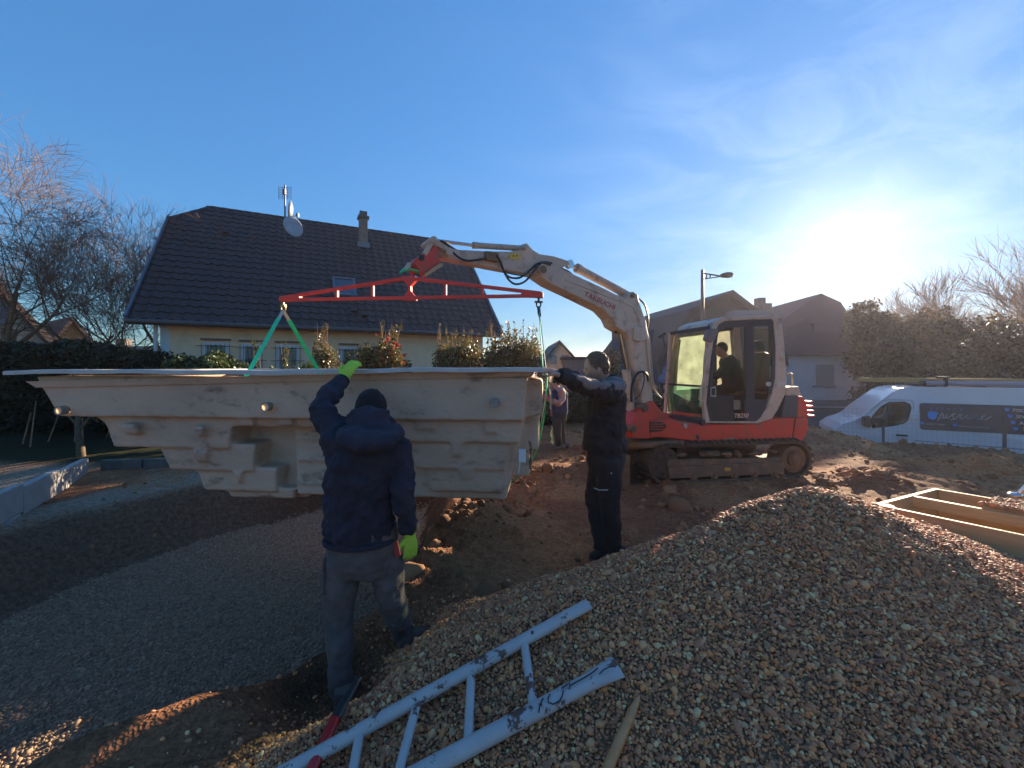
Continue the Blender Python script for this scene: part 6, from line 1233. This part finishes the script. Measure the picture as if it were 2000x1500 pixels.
# ---------------------------------------------------------------- people
def ell(b, pts, seg=16, up=None): b.tube([p for p, _ in pts], [r for _, r in pts], seg, True, up)
def hand(nm, m, par, wrist, palmdir, back, grip=0.6, size=1.0, thumb=1, vox=0.0045):
    """palm with four bent fingers and a thumb; palmdir runs to the fingers, back is the back of the hand"""
    f = Vector(palmdir).normalized(); bk = Vector(back); bk = (bk-f*bk.dot(f)).normalized(); sd = f.cross(bk); s = size; b = MB()
    R = Matrix((sd, f, bk)).transposed()
    b.tube([wrist-f*0.02*s, wrist+f*0.02*s, wrist+f*0.055*s, wrist+f*0.09*s], [(0.027*s, 0.021*s), (0.033*s, 0.018*s), (0.040*s, 0.016*s), (0.040*s, 0.014*s)], 12, True, tuple(bk))
    for k, (o, l) in enumerate(((-0.030, 0.062), (-0.010, 0.072), (0.010, 0.068), (0.030, 0.052))):
        p = wrist+f*0.085*s+sd*o*s; dirn = (f+sd*o*1.2).normalized(); pts = [p-f*0.02*s, p]; ang = 0
        for j, q in enumerate((0.42, 0.32, 0.26)):
            ang += grip*(0.75+0.1*j); dj = dirn*math.cos(ang)-bk*math.sin(ang); pts.append(pts[-1]+dj*l*q*s*1.25)
        b.tube(pts, [0.0095*s, 0.0098*s, 0.0092*s, 0.0085*s, 0.007*s], 8); b.ball(pts[-1], 0.007*s, 8, 6)
    t0 = wrist+f*0.03*s+sd*(-0.03*s*thumb); pts = [t0, t0+(f*0.6-sd*thumb*0.8).normalized()*0.03*s, t0+(f*0.6-sd*thumb*0.8).normalized()*0.03*s+(f*0.9-sd*thumb*0.3-bk*grip).normalized()*0.045*s]
    b.tube(pts, [0.014*s, 0.0115*s, 0.009*s], 8); b.ball(pts[-1], 0.009*s, 8, 6)
    return organic(nm, b, m, par, vox, 3)
def shoe(nm, m, par, heel, toe, up=0.11, w=0.05, sole=None):
    d = (toe-heel); d.z = 0; d.normalize(); L_ = (toe-heel).length; b = MB(); z = Vector((0, 0, 1))
    b.tube([heel+z*0.045-d*0.02, heel+d*L_*0.25+z*0.05, heel+d*L_*0.6+z*0.045, heel+d*L_*0.9+z*0.033, heel+d*L_*1.0+z*0.028], [(0.036, 0.04), (w*0.88, 0.048), (w, 0.042), (w*0.92, 0.03), (w*0.5, 0.02)], 14, True, (0, 0, 1))
    b.tube([heel+d*L_*0.14+z*0.03, heel+d*L_*0.14+z*up], [(0.052, 0.058), (0.05, 0.052)], 12)
    o = organic(nm, b, m, par, 0.008, 3)
    b = MB(); pts = []
    perp = d.cross(z)
    for (t_, q) in ((-0.08, 0.03), (0.1, 0.042), (0.4, 0.044), (0.7, 0.053), (0.9, 0.047), (1.02, 0.02)): pts.append((heel+d*L_*t_+perp*q))
    for (t_, q) in ((1.02, 0.02), (0.9, 0.047), (0.7, 0.05), (0.4, 0.04), (0.1, 0.04), (-0.08, 0.03)): pts.append((heel+d*L_*t_-perp*q))
    b.prism([p+z*0.0 for p in pts], z*0.026); b.build('sole', sole or RUB, o, bevel=0.004); return o
NAVY = mat('navy_fleece', (0.036, 0.029, 0.044), (0.023, 0.019, 0.03), sc=14, rough=0.95, bump=0.5, bs=160)
DENIM = mat('dusty_work_trousers', (0.15, 0.11, 0.10), (0.09, 0.07, 0.065), sc=7, rough=0.9, bump=0.4, bs=120, dirt=(0.13, 0.11, 0.10), dlo=0.58, dhi=0.75, ds=6)
NEON = mat('neon_glove', (0.48, 0.70, 0.06), (0.40, 0.60, 0.05), sc=20, rough=0.75, bump=0.3, bs=120)
BEAN = mat('black_beanie', (0.008, 0.008, 0.009), (0.014, 0.014, 0.015), sc=30, rough=0.95, bump=0.6, bs=120)
BOOT = mat('dusty_boot', (0.14, 0.11, 0.085), (0.08, 0.062, 0.05), sc=12, rough=0.9, bump=0.4, bs=80)
# --- the worker seen from behind, one hand on the rim
m1 = thing('person', (-0.83, 2.35, -0.25), 'worker from behind in navy hooded jacket and black beanie with yellow green gloves', 'person')
hipL, hipR = at(672, 1085, 2.36), at(748, 1085, 2.40); kL, kR = at(660, 1200, 2.36), at(766, 1170, 2.46)
aL = at(666, 1335, 2.34); aR = at(786, 1232, 2.62)
pel = (hipL+hipR)/2; b = MB()
ell(b, [(at(706, 1020, 2.37), (0.20, 0.14)), (at(707, 1060, 2.38), (0.205, 0.145)), (at(708, 1095, 2.38), (0.195, 0.145)), (at(708, 1118, 2.38), (0.15, 0.12))], 20, (0, 1, 0))
for h, k, a in ((hipL, kL, aL), (hipR, kR, aR)):
    ell(b, [(h, 0.108), (h.lerp(k, 0.5), 0.098), (k, 0.078), (k.lerp(a, 0.35), 0.080), (k.lerp(a, 0.75), 0.068), (a, 0.066), (a+(a-k).normalized()*0.05, 0.070)], 16)
organic('trousers', b, DENIM, m1, 0.011, 5, 0.035, 0.09)
hl = at(668, 1372, 2.24); hl.z = -0.27; tl_ = Vector((hl.x-0.02, 2.50, -0.27)); shoe('boot', BOOT, m1, hl, tl_, 0.14)
hr = at(783, 1268, 2.60); hr.z = -0.135; tr_ = Vector((hr.x+0.17, 2.74, -0.12)); shoe('boot', BOOT, m1, hr, tr_, 0.15)
# torso, arms and hood of the jacket as one skin over a continuous body
shL, shR = at(662, 858, 2.36), at(776, 882, 2.33); elL, wrL = at(626, 792, 2.46), at(668, 744, 2.68); elR, wrR = at(788, 962, 2.26), at(800, 1038, 2.36)
b = MB()
ell(b, [(at(703, 1052, 2.36), (0.198, 0.15)), (at(702, 1030, 2.36), (0.200, 0.155)), (at(703, 960, 2.34), (0.195, 0.15)), (at(708, 905, 2.32), (0.208, 0.155)), (at(716, 868, 2.33), (0.205, 0.13)), (at(722, 842, 2.36), (0.12, 0.10)), (at(726, 824, 2.40), (0.07, 0.075))], 22, (0, 1, 0))
ell(b, [(shL+Vector((0.10, 0, -0.03)), 0.10), (shL, 0.10), (shL.lerp(elL, 0.5), 0.082), (elL, 0.070), (elL.lerp(wrL, 0.5), 0.062), (wrL, 0.050)], 16)
ell(b, [(shR+Vector((-0.10, 0, 0.02)), 0.10), (shR, 0.092), (shR.lerp(elR, 0.5), 0.074), (elR, 0.062), (elR.lerp(wrR, 0.5), 0.054), (wrR, 0.048)], 16)
organic('jacket', b, NAVY, m1, 0.010, 4, 0.07, 0.085)
b = MB(); b.tube([at(674, 845, 2.26), at(690, 855, 2.18), at(716, 862, 2.155), at(744, 862, 2.17), at(764, 850, 2.24), at(768, 836, 2.32)], [(0.05, 0.045), (0.10, 0.055), (0.12, 0.06), (0.11, 0.055), (0.08, 0.05), (0.05, 0.04)], 16); b.tube([at(690, 818, 2.40), at(700, 808, 2.36), at(722, 800, 2.30), at(745, 812, 2.33), at(766, 830, 2.42), at(772, 846, 2.46)], [(0.05, 0.03)]*6, 14); b.tube([at(718, 812, 2.30), at(718, 865, 2.20)], [(0.13, 0.055), (0.11, 0.05)], 18, True, (0, 1, 0))
organic('hood', b, NAVY, m1, 0.011, 5, 0.03, 0.09)
hc = at(725, 802, 2.42); b = MB(); b.ball(hc+Vector((0, 0.01, -0.01)), (0.080, 0.095, 0.112)); b.tube([hc+Vector((0, 0.0, -0.05)), hc+Vector((0, -0.02, -0.17))], [0.058, 0.062], 12); b.ball(hc+Vector((0.004, 0.10, -0.035)), (0.016, 0.02, 0.022), 8, 6); b.ball(hc+Vector((0.083, 0.01, -0.02)), (0.012, 0.02, 0.03), 8, 6); b.ball(hc+Vector((-0.083, 0.01, -0.02)), (0.012, 0.02, 0.03), 8, 6); b.ball(hc+Vector((0, 0.085, -0.085)), (0.035, 0.03, 0.02), 8, 6)
organic('head', b, SKN, m1, 0.007, 3)
b = MB(); b.ball(hc+Vector((0, -0.002, 0.018)), (0.091, 0.106, 0.114)); b.tube([hc+Vector((0, 0, -0.055)), hc+Vector((0, 0, -0.02))], [(0.092, 0.104)]*2, 18, True, (0, 1, 0)); organic('beanie', b, BEAN, m1, 0.008, 3, 0.012, 0.03)
b = MB(); b.tube([hc+Vector((0.02, 0.0, -0.10)), at(760, 848, 2.42), at(772, 840, 2.46), at(780, 829, 2.48)], [(0.08, 0.06), (0.035, 0.03), (0.02, 0.02), (0.012, 0.012)], 10); organic('scarf', b, BEAN, m1, 0.008, 3, 0.01, 0.03)
b = MB(); b.tube([at(703, 1057, 2.36), at(703, 1047, 2.36)], [(0.205, 0.157)]*2, 28, True, (0, 1, 0)); organic('hem_band', b, BEAN if False else NAVY, m1, 0.008, 2, 0.012, 0.03)
f_ = (wrL-elL).normalized(); hand('glove', NEON, m1, wrL+f_*0.012, Vector((0.38, 0.30, 0.85)), Vector((-0.1, -0.85, 0.4)), 0.55, 1.12, 1)
hand('glove', NEON, m1, wrR+(wrR-elR).normalized()*0.012, Vector((0.02, 0.12, -1)), Vector((0.6, -0.75, 0)), 0.28, 1.08, -1)
b = MB(); b.tube([wrL-f_*0.03, wrL+f_*0.012], [0.050, 0.047], 14); b.build('cuff', BEAN, m1, smooth=0.8)
b = MB(); b.prism([at(x, y, 2.205) for x, y in ((770, 1060), (776, 1056), (782, 1085), (775, 1092), (770, 1080))], (0, 0.012, 0)); b.build('red_pocket_tag', mat('tag_red', (0.35, 0.03, 0.02), rough=0.6), m1, bevel=0.003)
b = MB(); b.tube([at(634, 1090, 2.29), at(632, 1130, 2.28), at(634, 1160, 2.29)], [(0.02, 0.01), (0.028, 0.012), (0.024, 0.01)], 10); organic('side_pocket', b, DENIM, m1, 0.008, 2, 0.01, 0.04)
# --- young worker in black reaching to the rim corner
BLKC = mat('black_workwear', (0.022, 0.015, 0.017), (0.015, 0.011, 0.012), sc=10, rough=0.85, bump=0.4, bs=140); GRYC = mat('grey_yoke', (0.20, 0.16, 0.15), (0.15, 0.12, 0.115), sc=12, rough=0.85, bump=0.4, bs=140)
m2 = thing('person', (0.83, 3.5, 0), 'young brown haired worker in black and grey jacket reaching to the rim corner', 'person')
D = 3.5; b = MB()
h1, h2 = at(1190, 895, D-0.06), at(1178, 895, D+0.09); k1, a1_ = at(1190, 978, D-0.06), at(1196, 1060, D-0.03); k2, a2_ = at(1163, 980, D+0.08), at(1177, 1058, D+0.03)
ell(b, [(at(1184, 868, D), (0.155, 0.13)), (at(1184, 900, D), (0.16, 0.135)), (at(1184, 925, D), (0.13, 0.12))], 18, (0, 1, 0))
for h, k, a in ((h1, k1, a1_), (h2, k2, a2_)): ell(b, [(h, 0.115), (h.lerp(k, 0.5), 0.108), (k, 0.088), (k.lerp(a, 0.5), 0.082), (a, 0.076), (a+Vector((0, 0, -0.06)), 0.082)], 16)
organic('trousers', b, BLKC, m2, 0.011, 5, 0.035, 0.09)
e1 = at(1196, 1082, D-0.04); g0 = 0.02
for hx, tx, yy in ((1218, 1176, D-0.05), (1198, 1152, D+0.02)):
    p = at(hx, 1090, yy); q = at(tx, 1090, yy-0.05); p.z = q.z = 0.02 if yy < D else 0.015; shoe('shoe', BLKC, m2, p, q, 0.12)
b = MB(); ell(b, [(at(1181, 880, D), (0.178, 0.15)), (at(1181, 862, D), (0.182, 0.155)), (at(1182, 830, D), (0.175, 0.15)), (at(1184, 795, D), (0.17, 0.165)), (at(1190, 765, D), (0.15, 0.165)), (at(1192, 742, D), (0.09, 0.11)), (at(1188, 733, D), (0.06, 0.07))], 20, (0, 1, 0))
s1, s2 = at(1196, 768, D-0.15), at(1185, 765, D+0.13); el1, w1_ = at(1141, 756, 3.14), at(1090, 732, 2.97); el2, w2_ = at(1140, 750, 3.42), at(1092, 728, 3.16)
for s_, e_, w_ in ((s1, el1, w1_), (s2, el2, w2_)): ell(b, [(s_+(s_-e_).normalized()*0.03, 0.085), (s_, 0.092), (s_.lerp(e_, 0.5), 0.076), (e_, 0.064), (e_.lerp(w_, 0.6), 0.056), (w_, 0.046)], 14)
organic('jacket', b, BLKC, m2, 0.010, 4, 0.06, 0.09)
b = MB()   # grey yoke over shoulders and upper sides of the sleeves
up = Vector((0, 0, 0.022))
for s_, e_, w_ in ((s1, el1, w1_), (s2, el2, w2_)): ell(b, [(s_+up*1.4+Vector((0.05, 0.03, 0)), (0.095, 0.07)), (s_+up*1.3, (0.093, 0.078)), (s_.lerp(e_, 0.5)+up, (0.076, 0.063)), (e_+up, (0.066, 0.052)), (e_.lerp(w_, 0.5)+up, (0.056, 0.046))], 14, (0, 0, 1))
ell(b, [(at(1196, 752, D-0.12), (0.1, 0.07)), (at(1200, 752, D+0.0), (0.11, 0.075)), (at(1190, 750, D+0.12), (0.1, 0.07))], 14, (0, 0, 1)); organic('yoke', b, GRYC, m2, 0.010, 4, 0.025, 0.08)
hd = at(1164, 717, D-0.02); b = MB(); Rh = Matrix.Rotation(-0.35, 3, 'Y')
b.ball(hd, (0.098, 0.074, 0.118), 16, 12, Rh); b.tube([hd+Vector((0.035, 0, -0.06)), at(1182, 742, D)], [0.055, 0.062], 12)
lp = lambda x, y, dy=0: at(x, y, D-0.02+dy)
b.ball(lp(1143, 724), (0.020, 0.013, 0.020), 10, 8); b.ball(lp(1148, 738), (0.026, 0.03, 0.022), 10, 8); b.ball(lp(1145, 732), (0.012, 0.022, 0.007), 8, 6); b.ball(lp(1144.5, 717), (0.014, 0.045, 0.011), 8, 6); b.ball(lp(1171, 724, -0.076), (0.017, 0.012, 0.029), 10, 8); b.ball(lp(1171, 724, 0.076), (0.017, 0.012, 0.029), 10, 8)
organic('head', b, SKN, m2, 0.006, 3)
b = MB(); b.ball(lp(1144.5, 721, -0.03), (0.007, 0.009, 0.006), 8, 6); b.ball(lp(1144.5, 721, 0.03), (0.007, 0.009, 0.006), 8, 6); b.build('eyes', mat('eye_dark', (0.02, 0.015, 0.012), rough=0.2), m2, smooth=2)['kind'] = 'stuff'
b = MB(); b.ball(hd+Vector((0.012, 0, 0.032)), (0.102, 0.085, 0.106), 16, 12, Rh); b.ball(lp(1178, 716), (0.056, 0.079, 0.085), 12, 8); organic('hair', b, HAIRD, m2, 0.007, 2, 0.02, 0.015)
hand('hand', SKN, m2, w1_+(w1_-el1).normalized()*0.01, Vector((-0.8, -0.15, 0.3)), Vector((0.2, -0.3, 0.9)), 0.55, 0.95, 1); hand('hand', SKN, m2, w2_+(w2_-el2).normalized()*0.01, Vector((-0.8, -0.1, 0.25)), Vector((0.1, 0.1, 1)), 0.55, 0.95, -1)
b = MB(); b.tube([at(1160, 953, D-0.135), at(1170, 957, D-0.155), at(1185, 957, D-0.158), at(1202, 953, D-0.14)], 0.0035, 5); b.build('reflective_piping', mat('piping_white', (0.6, 0.6, 0.6), rough=0.4), m2)
b = MB(); b.box(at(1213, 909, D-0.12), (0.012, 0.01, 0.022)); b.build('white_tag', mat('white_plastic', (0, 0, 0)), m2); b = MB(); b.box(at(1194, 924, D-0.17), (0.01, 0.01, 0.01)); b.build('rivet', mat('white_plastic', (0, 0, 0)), m2)
# --- third worker behind, red gloves
D = 8.0; m3 = thing('person', at(1095, 876, D), 'worker behind the pool end with patterned red sleeves and red gloves', 'person'); 
def A3(x, y, dy=0): return at(x, y, D+dy)
DRK = mat('dark_trousers', (0.02, 0.02, 0.022), (0.03, 0.028, 0.028), sc=6, rough=0.9); b = MB()
ell(b, [(A3(1091, 802), (0.16, 0.13)), (A3(1091, 822), (0.15, 0.13))], 14, (0, 1, 0))
for h, k, a in ((A3(1088, 818, -0.07), A3(1089, 846, -0.1), A3(1091, 871, -0.05)), (A3(1094, 818, 0.08), A3(1096, 845, 0.08), A3(1099, 869, 0.12))): ell(b, [(h, 0.095), (k, 0.078), (a, 0.062)], 12)
organic('trousers', b, DRK, m3, 0.014, 4, 0.03, 0.1)
for x, y, dy in ((1091, 876, -0.05), (1099, 874, 0.12)):
    p = A3(x+2, y, dy); q = A3(x-6, y, dy-0.02); p.z = q.z = 0.06; shoe('shoe', mat('pale_shoe', (0.12, 0.11, 0.10), rough=0.7), m3, p+Vector((0.08, 0, 0)), q, 0.1)
b = MB(); ell(b, [(A3(1092, 810), (0.17, 0.13)), (A3(1092, 790), (0.17, 0.13)), (A3(1091, 770), (0.18, 0.14)), (A3(1089, 759), (0.12, 0.11))], 16, (0, 1, 0)); organic('vest', b, mat('blue_vest', (0.03, 0.04, 0.10), (0.02, 0.03, 0.07), sc=5, rough=0.9), m3, 0.014, 4, 0.03, 0.1)
CAMO = mat('patterned_sleeve', (0.45, 0.10, 0.05), (0.33, 0.31, 0.29), sc=9, rough=0.85, dirt=(0.05, 0.06, 0.06), dlo=0.58, dhi=0.62, ds=8)
b = MB(); ell(b, [(A3(1095, 762, -0.05), 0.075), (A3(1097, 768, -0.17), 0.08), (A3(1098, 780, -0.18), 0.068), (A3(1090, 789, -0.3), 0.06), (A3(1079, 782, -0.38), 0.05)], 12); ell(b, [(A3(1088, 764, 0.15), 0.075), (A3(1084, 776, 0.12), 0.062), (A3(1076, 776, 0.0), 0.05)], 12); ell(b, [(A3(1094, 757, 0), (0.16, 0.09)), (A3(1090, 764, 0), (0.18, 0.12))], 14, (0, 1, 0)); organic('sleeves', b, CAMO, m3, 0.012, 3, 0.02, 0.08)
GLR = mat('red_glove', (0.5, 0.05, 0.07), rough=0.8)
hand('glove', GLR, m3, A3(1076, 780, -0.40), Vector((-1, -0.2, 0.35)), Vector((0.3, -0.6, 0.8)), 0.4, 1.15, 1, 0.007); hand('glove', GLR, m3, A3(1074, 775, -0.0), Vector((-1, -0.1, 0.3)), Vector((0.2, -0.3, 0.9)), 0.4, 1.1, -1, 0.007)
hd = A3(1083.5, 749); b = MB(); b.ball(hd, (0.095, 0.08, 0.12)); b.tube([hd, A3(1089, 760)], 0.055, 10); b.ball(hd+Vector((-0.095, -0.01, -0.02)), (0.02, 0.015, 0.02), 8, 6); b.ball(hd+Vector((-0.07, 0, -0.09)), (0.03, 0.035, 0.02), 8, 6); b.ball(hd+Vector((0.01, -0.08, -0.01)), (0.02, 0.012, 0.03), 8, 6); organic('head', b, SKN, m3, 0.009, 3)
b = MB(); b.ball(hd+Vector((0.015, 0, 0.035)), (0.10, 0.09, 0.10)); b.tube([hd+Vector((0, 0, 0.03)), hd+Vector((-0.15, 0, 0.02))], [(0.07, 0.01)]*2, 10); organic('cap', b, BEAN, m3, 0.009, 2)
# ---------------------------------------------------------------- haze volume added to stand in for veiling glare near the sun
hz = bpy.data.materials.new('veil_haze'); hz.use_nodes = True; t_ = hz.node_tree; t_.nodes.clear()
pv = N(t_, 'ShaderNodeVolumePrincipled'); pv.inputs['Density'].default_value = 0.0007; pv.inputs['Color'].default_value = (0.85, 0.82, 0.95, 1); pv.inputs['Anisotropy'].default_value = 0.5
o_ = N(t_, 'ShaderNodeOutputMaterial'); t_.links.new(pv.outputs[0], o_.inputs['Volume'])
b = MB(); b.box((0, 260, 7), (900, 760, 20)); h_ = b.build('haze', hz); h_['kind'] = 'stuff'
